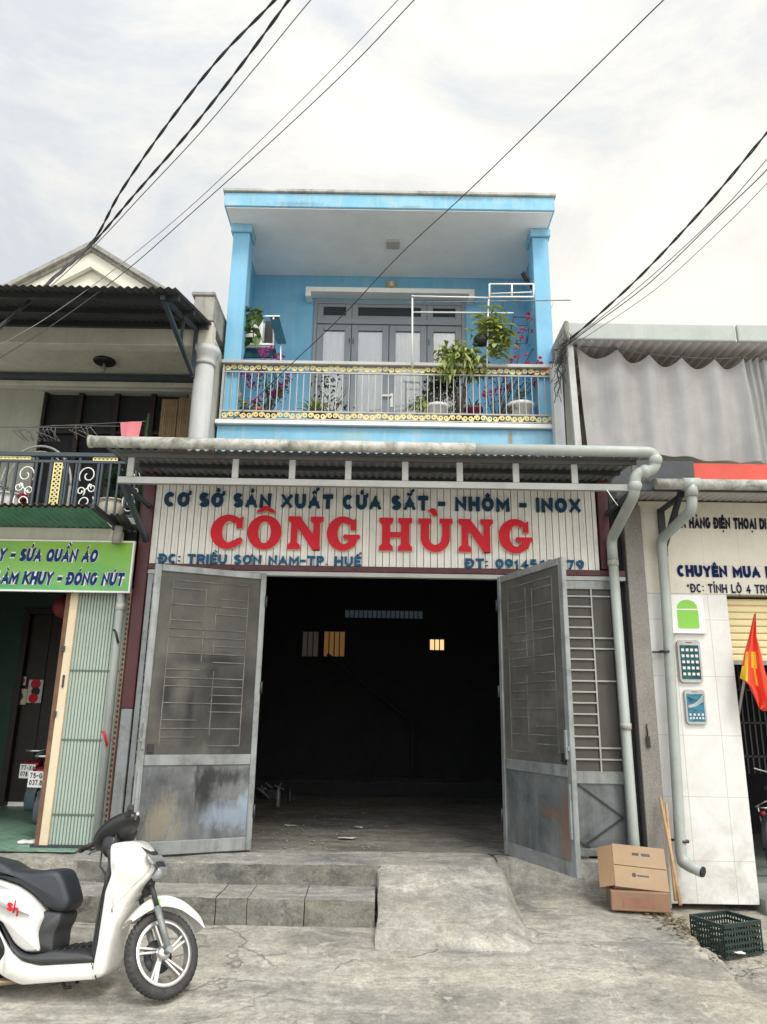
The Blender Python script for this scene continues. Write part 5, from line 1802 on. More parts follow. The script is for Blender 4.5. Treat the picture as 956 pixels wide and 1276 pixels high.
def phone(px, pyt, pyb, w, label, kind):
    t_, b_ = at(px[0], pyt, 7.97), at(px[1], pyb, 7.97)
    cx, z0, z1 = (t_.x + b_.x) / 2, b_.z, t_.z
    h = z1 - z0
    th = thing('phone_sign', label, 'sign', (cx, 7.97, z0), 'phone shaped signs on the tiled wall')
    def rr(x0, x1, za, zb, r): return arc(x1 - r, zb - r, r, r, 0, 90, 5) + arc(x0 + r, zb - r, r, r, 90, 180, 5) + arc(x0 + r, za + r, r, r, 180, 270, 5) + arc(x1 - r, za + r, r, r, 270, 360, 5)
    mb = MB(); mb.prism(rr(cx - w / 2, cx + w / 2, z0, z1, w * .16), lambda u, v, t: (u, 7.999 - t, v), 0, .035); mb.build('case', M['steelw'], th, bevel=.004)
    def scr():
        m, n, l, bs = newmat('phone_picture_' + kind)
        c = coords(n, l, (3, 1, 6))
        wv = nz(n, l, c, 1.6, 4, .5, 2.5)
        cols = ((.004, .035, .045, 1), (.012, .10, .11, 1)) if kind == 'teal' else ((.005, .06, .11, 1), (.06, .24, .34, 1))
        l.new(ramp(n, l, wv, .35, .65, *cols), bs.inputs['Base Color']); bs.inputs['Roughness'].default_value = .4; bs.inputs['Specular IOR Level'].default_value = .3
        return m
    mb = MB(); mb.box(cx - w * .41, cx + w * .41, 7.9615, 7.9635, z0 + h * .08, z1 - h * .13); mb.build('screen', scr(), th)
    mb = MB(); mb.box(cx - w * .14, cx + w * .14, 7.961, 7.9635, z1 - h * .075, z1 - h * .06); mb.build('earpiece', M['ink'], th)
    if kind == 'teal':
        for r in range(5):
            for c in range(4):
                x = cx - w * .29 + c * w * .195; z = z1 - h * .24 - r * h * .14
                mb = MB(); mb.prism(rr(x - w * .06, x + w * .06, z - w * .06, z + w * .06, w * .02), lambda u, v, t: (u, 7.9615 - t, v), 0, .0015); mb.build('icon', M['paper'], th)
    else:
        for r, (n_, sz) in enumerate(((4, .05), (5, .045))):
            for c in range(n_):
                x = cx - w * .30 + c * w * .6 / (n_ - 1); z = z0 + h * (.28 - .10 * r)
                mb = MB(); mb.prism(rr(x - w * sz, x + w * sz, z - w * sz, z + w * sz, w * .015), lambda u, v, t: (u, 7.9615 - t, v), 0, .0015); mb.build('icon', M['paper'], th)
        mb = MB()
        for k in range(4):
            P_ = [(cx - w * .38 + w * .76 * i / 10, 7.9605, z0 + h * (.48 + .02 * k) + h * (.20 + .03 * k) * (i / 10) ** 2) for i in range(11)]
            mb.tube(P_, .003, 5)
        mb.build('streaks', M['paper'], th)
phone((845, 875), 797, 851, .245, "phone shaped sign with a teal icon grid just below the emblem panel", 'teal')
phone((853, 881), 859, 903, .215, "phone shaped sign with a blue wave picture, lowest on the tiled wall", 'blue')

# flag leaning out of the shop
fg = thing('flag', "red flag with a yellow star drooping from a pole at the phone shop opening", 'flag', at(920, 900, 7.9))
pt, pb = at(941, 766, 7.75), at(918, 905, 8.1)
mb = MB(); mb.tube([pb, pt], .014, 8); mb.build('pole', M['steelw'], fg)
mb = MB()
rows = [((940, 765), (942, 764)), ((933, 795), (943, 793)), ((928, 812), (948, 812)), ((925, 830), (953, 835)), ((922, 845), (962, 862)), ((932, 852), (966, 880)), ((940, 868), (960, 885)), ((945, 880), (950, 886))]
nr = len(rows); nc = 12
for side in (0, 1):
    base = len(mb.v)
    for j, (l0, r0) in enumerate(rows):
        for i in range(nc + 1):
            u = i / nc
            p = at(l0[0] + (r0[0] - l0[0]) * u, l0[1] + (r0[1] - l0[1]) * u, 7.74 + .05 * j / nr + .05 * math.sin(u * 11 + j * .6) * min(1, .3 + j * .2))
            p.y += .004 * side
            mb.v.append(tuple(p))
    for j in range(nr - 1):
        for i in range(nc):
            mb.face([base + j * (nc + 1) + i, base + j * (nc + 1) + i + 1, base + (j + 1) * (nc + 1) + i + 1, base + (j + 1) * (nc + 1) + i], 1 if (j in (2,) and i in (1, 2, 5, 6, 7)) or (j == 3 and i in (0, 1, 2, 6)) else 0, True)
mb.build('cloth', [M['flagred'], M['flagyel']], fg, fixn=False)

# ------------------------------------------------------------------ parked scooter
def sc(cx, cy):
    z = .275 + (193 - cy / 3.824) / 207
    x = (cx / 3.824 - 197) / 180
    return x - .14 * (z - .275), z - .11 * max(0, -x - .45)

def dens(pts, step=.04):
    out = []
    n = len(pts)
    for i in range(n):
        a, b = Vector(pts[i]), Vector(pts[(i + 1) % n])
        k = max(1, int((b - a).length / step))
        for j in range(k):
            out.append(tuple(a.lerp(b, j / k)))
    return out

def roundpoly(pts, it=2):
    """Chaikin corner cutting"""
    for _ in range(it):
        o = []
        n = len(pts)
        for i in range(n):
            a, b = Vector(pts[i]), Vector(pts[(i + 1) % n])
            o.append(tuple(a.lerp(b, .25))); o.append(tuple(a.lerp(b, .75)))
        pts = o
    return pts

def pillow(mb, pts, hw, inset=.04, m=0, rings=((0, 0), (.5, 0), (.78, .12), (.92, .38), (1, 1))):
    """solid with a drawn side outline (x,z), half width hw (number or f(x,z)), softly rounded to both sides"""
    area = sum(pts[i][0] * pts[(i + 1) % len(pts)][1] - pts[(i + 1) % len(pts)][0] * pts[i][1] for i in range(len(pts)))
    if area < 0: pts = pts[::-1]
    n = len(pts)
    nrm = []
    for i in range(n):
        a, c = Vector(pts[i - 1]), Vector(pts[(i + 1) % n])
        d = (c - a)
        d = d.normalized() if d.length > 1e-6 else Vector((1, 0))
        nrm.append(Vector((-d.y, d.x)))
    seq = [(-f, i) for f, i in rings[::-1]] + [(f, i) for f, i in rings[1:]]
    base = len(mb.v)
    for f, ins in seq:
        for i in range(n):
            p = Vector(pts[i])
            h = hw(p.x, p.y) if callable(hw) else hw
            q = p + nrm[i] * inset * ins
            mb.v.append((q.x, f * h, q.y))
    k = len(seq)
    for r in range(k - 1):
        for i in range(n):
            j = (i + 1) % n
            mb.face([base + r * n + i, base + r * n + j, base + (r + 1) * n + j, base + (r + 1) * n + i], m, True)
    mb.face([base + i for i in range(n)][::-1], m, True)
    mb.face([base + (k - 1) * n + i for i in range(n)], m, True)

def wheel(par, name, c, R, sec, M_=None, spokes=5, width=1.0):
    """tyre + rim about the local y axis at c"""
    w = node(name, par, worldloc(par))
    w.location = (0, 0, 0)
    c = Vector(c)
    fixm = M_ or Matrix.Identity(4)
    mb = MB()
    rc = R - sec
    n, k = 48, 14
    for i in range(n):
        a = 2 * math.pi * i / n
        for j in range(k):
            b = 2 * math.pi * j / k
            rr = rc + sec * math.cos(b)
            mb.v.append(tuple(c + Vector((rr * math.cos(a), sec * 1.05 * width * math.sin(b), rr * math.sin(a)))))
    for i in range(n):
        for j in range(k):
            mb.face([i * k + j, ((i + 1) % n) * k + j, ((i + 1) % n) * k + (j + 1) % k, i * k + (j + 1) % k], 0, True)
    for i in range(n):                       # tread blocks
        for s in (-1, 1):
            a = 2 * math.pi * (i + .25 * s) / n
            P0 = c + Vector(((R + .001) * math.cos(a), s * .006, (R + .001) * math.sin(a)))
            P1 = c + Vector(((R - sec * .35) * math.cos(a + .09), s * sec * .85 * width, (R - sec * .35) * math.sin(a + .09)))
            mb.bar(P0, P1, .006, .006, m=1)
    mb.xform(fixm)
    mb.build('tyre', [M['rubber'], M['ink']], w, local=True)
    mb = MB()
    ri = rc - sec - .012
    Ry = Matrix(((1, 0, 0), (0, 0, 1), (0, 1, 0)))
    s0 = len(mb.v)
    mb.lathe([(ri, -.032), (ri + .022, -.036), (ri + .024, -.028), (ri + .004, -.02), (ri - .004, 0), (ri + .004, .02), (ri + .024, .028), (ri + .022, .036), (ri, .032), (ri - .012, .0), (ri, -.032)], c, 48, axis=Ry, cap=False)
    mb.lathe([(.0, -.05), (.035, -.05), (.045, -.03), (.05, 0), (.045, .03), (.035, .05), (0, .05)], c, 24, axis=Ry)
    for i in range(spokes):
        a = 2 * math.pi * i / spokes + .3
        for d in (-.10, .10):
            p = c + Vector((.04 * math.cos(a + d * 2), 0, .04 * math.sin(a + d * 2)))
            q = c + Vector(((ri - .002) * math.cos(a + .35 + d), 0, (ri - .002) * math.sin(a + .35 + d)))
            mb.bar(p, q, .030, .013)
    mb.xform(fixm, s0)
    mb.build('rim', M['chrome'], w, local=True)
    mb = MB()
    mb.lathe([(.05, .054), (.105, .054), (.105, .059), (.05, .059), (.05, .054)], c, 30, axis=Ry, cap=False)
    mb.xform(fixm)
    mb.build('brake_disc', M['steeldk'], w, local=True)
    return w

cpt = atz(195, 1249, -.53)
YAW, LEAN = math.radians(-4), math.radians(-8)
sct = thing('scooter', "white and black scooter leaning on its stand in front of the steps", 'scooter', (cpt.x, cpt.y, gz(cpt.x, cpt.y) + .003), rot=(LEAN, 0, YAW))
C_ = lambda L: roundpoly(dens([sc(*p) for p in L], .05), 2)
SB = lambda mb, name, mat, par=sct, **k: mb.build(name, mat, par, local=True, **k)
def xb(z):  # rear edge line of the leg shield
    return -.415 + (z - .30) * .05
mb = MB()
pillow(mb, C_([(540, 208), (600, 198), (640, 195), (690, 232), (742, 312), (735, 335), (700, 385), (650, 440), (605, 515), (572, 600), (548, 700), (532, 800), (522, 832), (495, 850), (470, 850), (478, 765), (492, 680), (506, 560), (520, 440), (545, 370), (543, 340), (533, 270), (530, 225)]),
       lambda x, z: max(.07, min(.215, .215 - .52 * max(0, x - xb(z) - .02))) * (1 if z < .8 else 1 - (z - .8) * 1.2), .03)
SB(mb, 'leg_shield', M['scwhite'])
mb = MB()
pillow(mb, C_([(548, 330), (525, 440), (510, 560), (484, 762), (455, 757), (472, 600), (492, 470), (510, 400), (505, 300), (490, 235), (540, 225)]), lambda x, z: .185 if z < .75 else .12, .02)
SB(mb, 'inner_shield', M['trim'])
mb = MB()
pillow(mb, C_([(478, 772), (496, 851), (350, 856), (150, 853), (60, 806), (22, 766), (68, 692), (40, 630), (0, 565), (30, 562), (60, 630), (97, 692), (150, 742), (230, 768)]), .188, .010)
SB(mb, 'lower_cowl', M['scwhite'])
mb = MB()
pillow(mb, C_([(24, 550), (100, 668), (150, 715), (215, 722), (280, 708), (420, 728), (482, 742), (482, 775), (230, 771), (150, 745), (97, 695), (60, 633)]), .193, .012)
SB(mb, 'floorboard', M['trim'])
mb = MB()
pillow(mb, C_([(0, 352), (90, 392), (150, 437), (205, 497), (230, 545), (215, 582), (205, 612), (205, 645), (222, 714), (150, 708), (100, 668), (26, 552), (-60, 545), (-160, 520), (-260, 455), (-340, 370), (-370, 315), (-330, 296), (-220, 298), (-100, 322)]),
       lambda x, z: max(.05, .175 - .25 * max(0, -1.15 - x) - .12 * max(0, x + .85)), .022)
SB(mb, 'rear_cowl', M['scwhite'])
mb = MB()
pillow(mb, C_([(150, 612), (200, 520), (305, 540), (300, 590), (276, 630), (272, 722), (160, 722), (150, 650)]), .135, .010)
SB(mb, 'seat_post_cover', M['trim'])
mb = MB()
pillow(mb, C_([(0, 262), (60, 308), (150, 328), (240, 322), (278, 332), (302, 370), (326, 440), (340, 490), (326, 528), (298, 546), (250, 530), (210, 490), (150, 430), (90, 388), (0, 350), (-120, 314), (-260, 288), (-290, 255), (-240, 225), (-110, 225)]),
       lambda x, z: .15 - .10 * max(0, x + .85), .045)
SB(mb, 'seat', M['vinyl'])
mb = MB()
pillow(mb, C_([(0, 575), (68, 690), (20, 765), (0, 830), (-100, 845), (-270, 830), (-320, 700), (-250, 600), (-120, 545)]), .12, .03)
SB(mb, 'engine', M['black'])
mb = MB()
x0, z0 = sc(130, 838); x1, z1 = sc(-60, 828); x2, z2 = sc(-420, 770)
mb.tube([(x0, -.10, z0), (x1, -.16, z1), ((x1 + x2) / 2, -.19, (z1 + z2) / 2 + .02), (x2, -.2, z2 + .05)], [.018, .03, .052, .045], 12)
SB(mb, 'exhaust', pbr('heat_browned_steel', (.36, .27, .19), .35, metal=.8))
mb = MB(); a = sc(-30, 690); b = sc(30, 680)
mb.tube([(a[0], -.2, a[1]), (b[0], -.2, b[1])], .02, 10); SB(mb, 'foot_peg', M['chrome'])
wheel(sct, 'rear_wheel', (-1.34, 0, .27), .27, .052)
mb = MB(); pillow(mb, [(-1.34 + .33 * math.cos(t), .27 + .33 * math.sin(t)) for t in [math.radians(a) for a in range(20, 175, 9)]] + [(-1.34 + .30 * math.cos(t), .27 + .30 * math.sin(t)) for t in [math.radians(a) for a in range(173, 18, -9)]], .075, .004)
SB(mb, 'rear_fender', M['trim'])
mb = MB(); pillow(mb, C_([(-330, 330), (-372, 318), (-385, 345), (-350, 385), (-320, 370)]), .07, .01); SB(mb, 'tail_light', M['redlens'])
# emblem and stickers on the right flank (y < 0 faces the street)
mb = MB()
e0, e1 = sc(58, 480), sc(128, 520)
lettering(mb, 'S', (e0[0], -.183, e0[1] - .02), (1, 0, -.42), (-.15, 0, 1), (0, -1, 0), .055, .05, t=.28, depth=.004, slant=.3)
mb.tube([(e0[0] + .058, -.185, e0[1] + .035), (e0[0] + .058, -.185, e0[1] - .042)], .0055, 6); mb.tube([(e0[0] + .060, -.185, e0[1] - .012), (e0[0] + .082, -.185, e0[1] - .012), (e0[0] + .088, -.185, e0[1] - .06)], .0055, 6)
SB(mb, 'emblem', M['red'])
# panel gaps, indicator and crease on the shell
mb = MB()
pillow(mb, C_([(575, 225), (640, 222), (690, 262), (722, 318), (690, 372), (625, 440), (580, 505), (556, 560), (548, 470), (562, 380), (556, 290)]),
       lambda x, z: (max(.07, min(.215, .215 - .52 * max(0, x - xb(z) - .02))) * (1 if z < .8 else 1 - (z - .8) * 1.2)) + .007, .012)
SB(mb, 'side_panel', M['scwhite'])
mb = MB()
pillow(mb, C_([(-30, 428), (60, 452), (120, 495), (176, 540), (90, 515), (10, 476)]), .179, .004)
SB(mb, 'flank_panel', pbr('pearl_grey', (.52, .52, .51), .3, fine=0, var=.03))
mb = MB(); pillow(mb, C_([(700, 250), (730, 285), (742, 312), (722, 318), (700, 282)]), lambda x, z: .135, .004)
SB(mb, 'turn_signal', M['clear'])
for q in range(5):
    a, b = sc(300 + q * 34, 716), sc(306 + q * 34, 716)
    mb = MB(); mb.bar((a[0], -.15, a[1] + .012), (a[0], .15, a[1] + .012), .012, .008); SB(mb, 'floor_ridge', M['black'])
def seam(nm, pts, y, r=.0035, mat='ink'):
    mb = MB(); mb.tube([(q[0], y, q[1]) for q in [sc(*p) for p in pts]], r, 5); SB(mb, nm, M[mat])
seam('panel_gap', [(470, 778), (480, 805), (497, 848)], -.187)
seam('panel_gap', [(548, 232), (566, 252), (560, 300)], -.128, .003)
# nose strip and lens
mb = MB()
pillow(mb, C_([(598, 196), (640, 200), (700, 245), (752, 322), (742, 345), (732, 318), (690, 250), (640, 212)]), lambda x, z: .105 - .1 * max(0, x + .25), .004); SB(mb, 'nose_strip', M['trim'])
mb = MB()
pillow(mb, C_([(742, 318), (764, 340), (760, 375), (735, 392), (708, 385), (728, 350)]), .075, .012); SB(mb, 'headlight', M['clear'])
mb = MB(); a = sc(488, 440)
mb.tube([(a[0] + .022 * math.cos(t), -.02, a[1] + .03 * math.sin(t)) for t in [i * math.pi / 8 for i in range(16)]], .007, 6, closed=True); mb.bar((a[0], -.02, a[1] - .03), (a[0] + .04, -.02, a[1] - .04), .012)
SB(mb, 'bag_hook', M['trim'])
mb = MB(); a, b = sc(315, 850), sc(330, 890)
mb.tube([(a[0], .10, a[1] + .02), (b[0] - .05, .20, .03), (b[0] - .02, .24, .012)], .012, 8); SB(mb, 'side_stand', M['black'])
mb = MB(); a = sc(300, 858)
mb.tube([(a[0], -.06, a[1]), (a[0] + .03, -.06, a[1] - .04), (a[0] + .07, -.06, a[1] - .035)], .011, 8); SB(mb, 'centre_stand', M['black'])
# steered front end
ST = math.radians(52)
axd = Vector((-.40, 0, .70)).normalized()
axp = Vector((-.03, 0, .275))
SM = Matrix.Translation(axp) @ Matrix.Rotation(ST, 4, axd) @ Matrix.Translation(-axp)
AX = Vector((0, 0, .268))
wheel(sct, 'front_wheel', AX, .268, .036, SM)
mb = MB()
for s in (-1, 1):
    mb.tube([AX + Vector((0, s * .085, 0)), AX + Vector((-.115, s * .085, .26))], [.020, .024], 12)
    mb.tube([AX + Vector((0, s * .055, 0)), AX + Vector((0, s * .11, 0))], .022, 10)
mb.xform(SM); SB(mb, 'fork_slider', M['steel'])
mb = MB()
for s in (-1, 1):
    mb.tube([AX + Vector((-.115, s * .085, .26)), AX + Vector((-.19, s * .08, .43))], .017, 10)
mb.tube([AX + Vector((-.15, 0, .35)), AX + Vector((-.34, 0, .70))], .03, 10)
mb.bar(AX + Vector((-.18, -.1, .40)), AX + Vector((-.18, .1, .40)), .05, .03)
mb.xform(SM); SB(mb, 'fork_tube', M['trim'])
mb = MB()
fen = [(.315 * math.cos(math.radians(a)) * 1.0, .315 * math.sin(math.radians(a))) for a in range(36, 150, 6)]
inn = [(.287 * math.cos(math.radians(a)), .287 * math.sin(math.radians(a))) for a in range(146, 34, -6)]
pl_ = [(u * 1.0, v + .275) for u, v in fen] + [(-.27, .46)] + [(u, v + .275) for u, v in inn]
# taller panel behind the fork, a beak in front
pl_ = [(.275, .455), (.24, .50), (.17, .56), (.08, .615), (0, .635), (-.09, .62), (-.17, .575), (-.235, .51), (-.275, .44), (-.262, .432), (-.20, .455), (-.14, .50), (-.06, .535), (.03, .55), (.12, .535), (.20, .49), (.262, .447)]
top_ = [(.285 , .45), (.25, .515), (.19, .565), (.10, .61), (0, .63), (-.09, .618), (-.17, .575), (-.235, .51), (-.285, .43)]
bot_ = [(.272, .443), (.222, .478), (.165, .505), (.09, .535), (0, .545), (-.08, .535), (-.155, .50), (-.22, .455), (-.272, .415)]
def res(L, k):
    o = []
    for i in range(len(L) - 1):
        p0, p1, p2, p3 = [Vector(L[max(0, min(len(L) - 1, i + j))]) for j in (-1, 0, 1, 2)]
        for q in range(k):
            t = q / k
            o.append(.5 * ((2 * p1) + (p2 - p0) * t + (2 * p0 - 5 * p1 + 4 * p2 - p3) * t * t + (3 * p1 - p0 - 3 * p2 + p3) * t ** 3))
    return o + [Vector(L[-1])]
ta, ba = res(top_, 4), res(bot_, 4)
sec = [(-1, 1.0), (-1, .45), (-.93, .16), (-.7, .04), (-.35, 0), (0, 0), (.35, 0), (.7, .04), (.93, .16), (1, .45), (1, 1.0)]
b0 = len(mb.v)
for a_, b_ in zip(ta, ba):
    for y_, f_ in sec:
        p_ = a_.lerp(b_, f_); mb.v.append((p_.x, y_ * .068, p_.y))
for i in range(len(ta) - 1):
    for j in range(len(sec) - 1):
        k_ = b0 + i * len(sec) + j
        mb.face([k_, k_ + 1, k_ + 1 + len(sec), k_ + len(sec)], 0, True)
mb.xform(SM); SB(mb, 'front_fender', M['scwhite'])
mb = MB(); mb.box(-.135, -.085, -.0715, -.0685, .535, .585); mb.xform(SM)
SB(mb, 'green_sticker', pbr('green_sticker', (.25, .60, .10), .4, fine=0))
hb = node('handlebar', sct, worldloc(sct)); hb.location = (0, 0, 0)
HC = Vector((-.47, 0, 1.0))
mb = MB()
s0 = len(mb.v)
mb.ball(HC + Vector((.02, 0, .015)), 1, 24, 14, sc=(.11, .28, .085))
mb.ball(HC + Vector((.075, 0, .0)), 1, 16, 10, sc=(.085, .14, .085))
mb.ball(HC + Vector((.0, 0, -.07)), 1, 16, 10, sc=(.06, .08, .10))
mb.xform(SM); SB(mb, 'cover', M['black'], hb)
mb = MB(); mb.ball(HC + Vector((.135, 0, .005)), 1, 16, 10, sc=(.03, .085, .05)); mb.xform(SM); SB(mb, 'lamp_lens', M['glass'], hb)
for s in (-1, 1):
    mb = MB(); mb.tube([HC + Vector((.0, s * .17, .02)), HC + Vector((-.06, s * .36, .015))], .0185, 12); mb.tube([HC + Vector((-.06, s * .355, .015)), HC + Vector((-.065, s * .375, .015))], .022, 12); mb.xform(SM); SB(mb, 'grip', M['rubber'], hb)
    mb = MB(); mb.tube([HC + Vector((.05, s * .15, .0)), HC + Vector((.045, s * .22, .0)), HC + Vector((.0, s * .34, -.005)), HC + Vector((.0, s * .355, -.01))], [.012, .009, .008, .011], 8); mb.xform(SM); SB(mb, 'lever', M['chrome'], hb)
    mb = MB(); mb.tube([HC + Vector((.03, s * .16, .06)), HC + Vector((.04, s * .18, .10)), HC + Vector((.035, s * .185, .115))], [.012, .009, .012], 8); mb.xform(SM); SB(mb, 'mirror_stub', M['black'], hb)
mb = MB(); mb.tube([HC + Vector((-.02, -.10, -.05)), HC + Vector((.0, -.09, -.18)), HC + Vector((.06, -.05, -.30))], .007, 6); mb.tube([HC + Vector((-.02, .10, -.05)), HC + Vector((-.02, .09, -.20)), HC + Vector((.05, .05, -.30))], .007, 6); mb.xform(SM); SB(mb, 'cable', M['cable'], hb)

# ------------------------------------------------------------------ two motorbikes in the tailor's shop
def motorbike(loc, rz, label, plate_rows, src=None):
    t = thing('motorbike', label, 'motorbike', loc, "dark motorbikes parked inside the tailor's shop", rot=(0, 0, rz)) if src is None else None
    if src is not None:
        t = copy_tree(src); t.location = loc; t.rotation_euler = (0, 0, rz); t['label'] = label
        ORG[t.name] = Vector(loc)
        for ch in list(t.children):
            if ch.name.startswith('number_plate'):
                for c2 in list(ch.children): bpy.data.objects.remove(c2)
                pl = ch
                ORG[pl.name] = Vector(loc)
    B_ = lambda mb, nm, mat, par=None: mb.build(nm, mat, par or t, local=True)
    if src is None:
        for nm, x in (('front_wheel', 1.22), ('rear_wheel', 0)):
            wheel(t, nm, (x, 0, .29), .29, .05, width=1.0)
        mb = MB(); pillow(mb, roundpoly([(-.22, .60), (-.30, .66), (-.12, .80), (.3, .80), (.5, .62), (.62, .42), (.9, .38), (1.0, .75), (.9, 1.0), (.82, .9), (.74, .55), (.6, .32), (.3, .30), (.2, .45), (0, .56)], 2), lambda x, z: .12 if x > 0 else .09, .03); B_(mb, 'body', M['black'])
        mb = MB(); pillow(mb, roundpoly([(-.28, .80), (-.05, .86), (.3, .80), (.52, .80), (.55, .74), (.3, .72), (-.1, .76)], 2), .125, .03); B_(mb, 'seat', M['vinyl'])
        mb = MB(); pillow(mb, [(.34 * math.cos(math.radians(a)), .29 + .34 * math.sin(math.radians(a))) for a in range(60, 205, 9)] + [(.32 * math.cos(math.radians(a)), .29 + .32 * math.sin(math.radians(a))) for a in range(204, 58, -9)], .075, .004); B_(mb, 'rear_fender', M['steelblue'])
        mb = MB(); pillow(mb, roundpoly([(-.26, .74), (-.37, .72), (-.38, .64), (-.28, .62)], 2), .09, .02); B_(mb, 'tail_light', M['redlens'])
        mb = MB(); mb.tube([(.0, -.13, .82), (-.26, -.13, .86), (-.38, -.09, .84), (-.40, 0, .84), (-.38, .09, .84), (-.26, .13, .86), (0, .13, .82)], .012, 8); B_(mb, 'grab_rail', M['chrome'])
        mb = MB(); mb.tube([(.86, -.34, 1.02), (.92, -.15, 1.05), (.92, .15, 1.05), (.86, .34, 1.02)], .017, 8); mb.ball((.95, 0, 1.02), 1, 14, 9, sc=(.10, .15, .09)); B_(mb, 'handlebar', M['black'])
        for s in (-1, 1):
            mb = MB(); mb.tube([(1.22, s * .08, .29), (1.0, s * .08, .75)], .02, 8); B_(mb, 'fork', M['steel'])
            mb = MB(); mb.tube([(.90, s * .25, 1.05), (.92, s * .28, 1.18)], .007, 6); mb.ball((.91, s * .30, 1.22), 1, 12, 8, sc=(.012, .055, .04)); B_(mb, 'mirror', M['black'])
            mb = MB(); mb.ball((-.30, s * .14, .70), 1, 10, 7, sc=(.03, .03, .022)); B_(mb, 'turn_signal', M['redlens'])
        mb = MB(); mb.tube([(.3, -.13, .28), (-.1, -.15, .32), (-.35, -.16, .36)], [.025, .045, .04], 10); B_(mb, 'exhaust', M['steel'])
        mb = MB(); mb.box(-.43, -.424, -.11, .11, .53, .69); pl = B_(mb, 'number_plate', M['plate'])
    for r, s_ in enumerate(plate_rows):
        mb = MB()
        lettering(mb, s_, (-.431, .09, .623 - r * .070), (0, -1, 0), (0, 0, 1), (-1, 0, 0), .052, .18, t=.2, depth=.002, gap=.22)
        mb.build('plate_number', M['ink'], pl, local=True)
    return t
b1 = atz(62, 1042, .006)
mo = motorbike((b1.x + .06, b1.y + .02, .006), math.radians(76), "dark motorbike nearest the mint shutter with a chrome grab rail and white plate", ('75-G1', '037.81'))
b2 = atz(40, 1026, .006)
motorbike((b2.x + .1, b2.y + .15, .006), math.radians(73), "dark motorbike further left in the shop, half behind the other one", ('77-X1', '078.41'), src=mo)
mb = MB()
random.seed(5)
p = atz(43, 1050, .012)
for k in range(5):
    c = p + Vector((random.uniform(-.1, .1), random.uniform(-.06, .06), 0))
    mb.ball(c + Vector((0, 0, .01)), 1, 9, 6, sc=(random.uniform(.05, .09), random.uniform(.04, .07), .022))
tag(mb.build('floor_rag', M['paper']), "crumpled white rag on the green floor beside the mint shutter", 'rag')

# ------------------------------------------------------------------ bicycle inside the phone shop
def bicycle():
    c = at(951, 1004, 8.75)
    ground_z = -.28
    t = thing('bicycle', "dark bicycle standing inside the phone shop doorway", 'bicycle', (c.x + .05, 8.75, ground_z), rot=(0, 0, math.radians(52)))
    for nm, x in (('rear_wheel', 0), ('front_wheel', 1.05)):
        w = node(nm, t, worldloc(t)); w.location = (0, 0, 0)
        mb = MB(); mb.tube([(x + .31 * math.cos(a), 0, .325 + .31 * math.sin(a)) for a in [i * math.pi / 20 for i in range(40)]], .018, 8, closed=True); mb.build('tyre', M['rubber'], w, local=True)
        mb = MB(); mb.tube([(x + .288 * math.cos(a), 0, .325 + .288 * math.sin(a)) for a in [i * math.pi / 20 for i in range(40)]], .010, 6, closed=True); mb.build('rim', M['chrome'], w, local=True)
        mb = MB(); mb.tube([(x, -.04, .325), (x, .04, .325)], .02, 8)
        for i in range(18):
            a = i * math.pi / 9; mb.bar((x, .02 * (-1) ** i, .325), (x + .285 * math.cos(a), 0, .325 + .285 * math.sin(a)), .003)
        mb.build('spokes', M['chrome'], w, local=True)
    mb = MB()
    for p, q in (((0, 0, .325), (.45, 0, .30)), ((0, 0, .325), (.36, 0, .78)), ((.45, 0, .30), (.34, 0, .85)), ((.45, 0, .30), (.88, 0, .80)), ((.36, 0, .72), (.86, 0, .88)), ((.84, 0, .95), (1.05, 0, .325))):
        mb.tube([p, q], .016, 8)
    mb.build('frame', M['steeldk'], t, local=True)
    mb = MB(); pillow(mb, roundpoly([(.2, .88), (.45, .90), (.47, .87), (.3, .83), (.2, .84)], 2), .07, .015); mb.build('saddle', M['vinyl'], t, local=True)
    mb = MB(); mb.tube([(.72, -.26, 1.05), (.85, -.2, 1.02), (.84, 0, .98), (.85, .2, 1.02), (.72, .26, 1.05)], .012, 8); mb.build('handlebar', M['chrome'], t, local=True)
    mb = MB()
    mb.tube([(-.28, -.07, .70), (.28, -.07, .72), (.28, .07, .72), (-.28, .07, .70)], .008, 6, closed=True)
    for s in (-1, 1): mb.tube([(0, s * .06, .33), (-.15, s * .07, .70)], .006, 6)
    mb.build('carrier', M['chrome'], t, local=True)
    mb = MB(); mb.ball((-.30, 0, .64), 1, 10, 7, sc=(.02, .04, .03)); mb.build('reflector', M['redlens'], t, local=True)
    mb = MB(); pillow(mb, [(.345 * math.cos(math.radians(a)), .325 + .345 * math.sin(math.radians(a))) for a in range(30, 190, 8)] + [(.338 * math.cos(math.radians(a)), .325 + .338 * math.sin(math.radians(a))) for a in range(188, 28, -8)], .028, .002); mb.build('mudguard', M['black'], t, local=True)
    mb = MB(); mb.tube([(.45, -.07, .30), (.45, -.07, .14)], .01, 6); mb.tube([(.45, .07, .30), (.45, .07, .46)], .01, 6); mb.build('pedal_crank', M['chrome'], t, local=True)
bicycle()

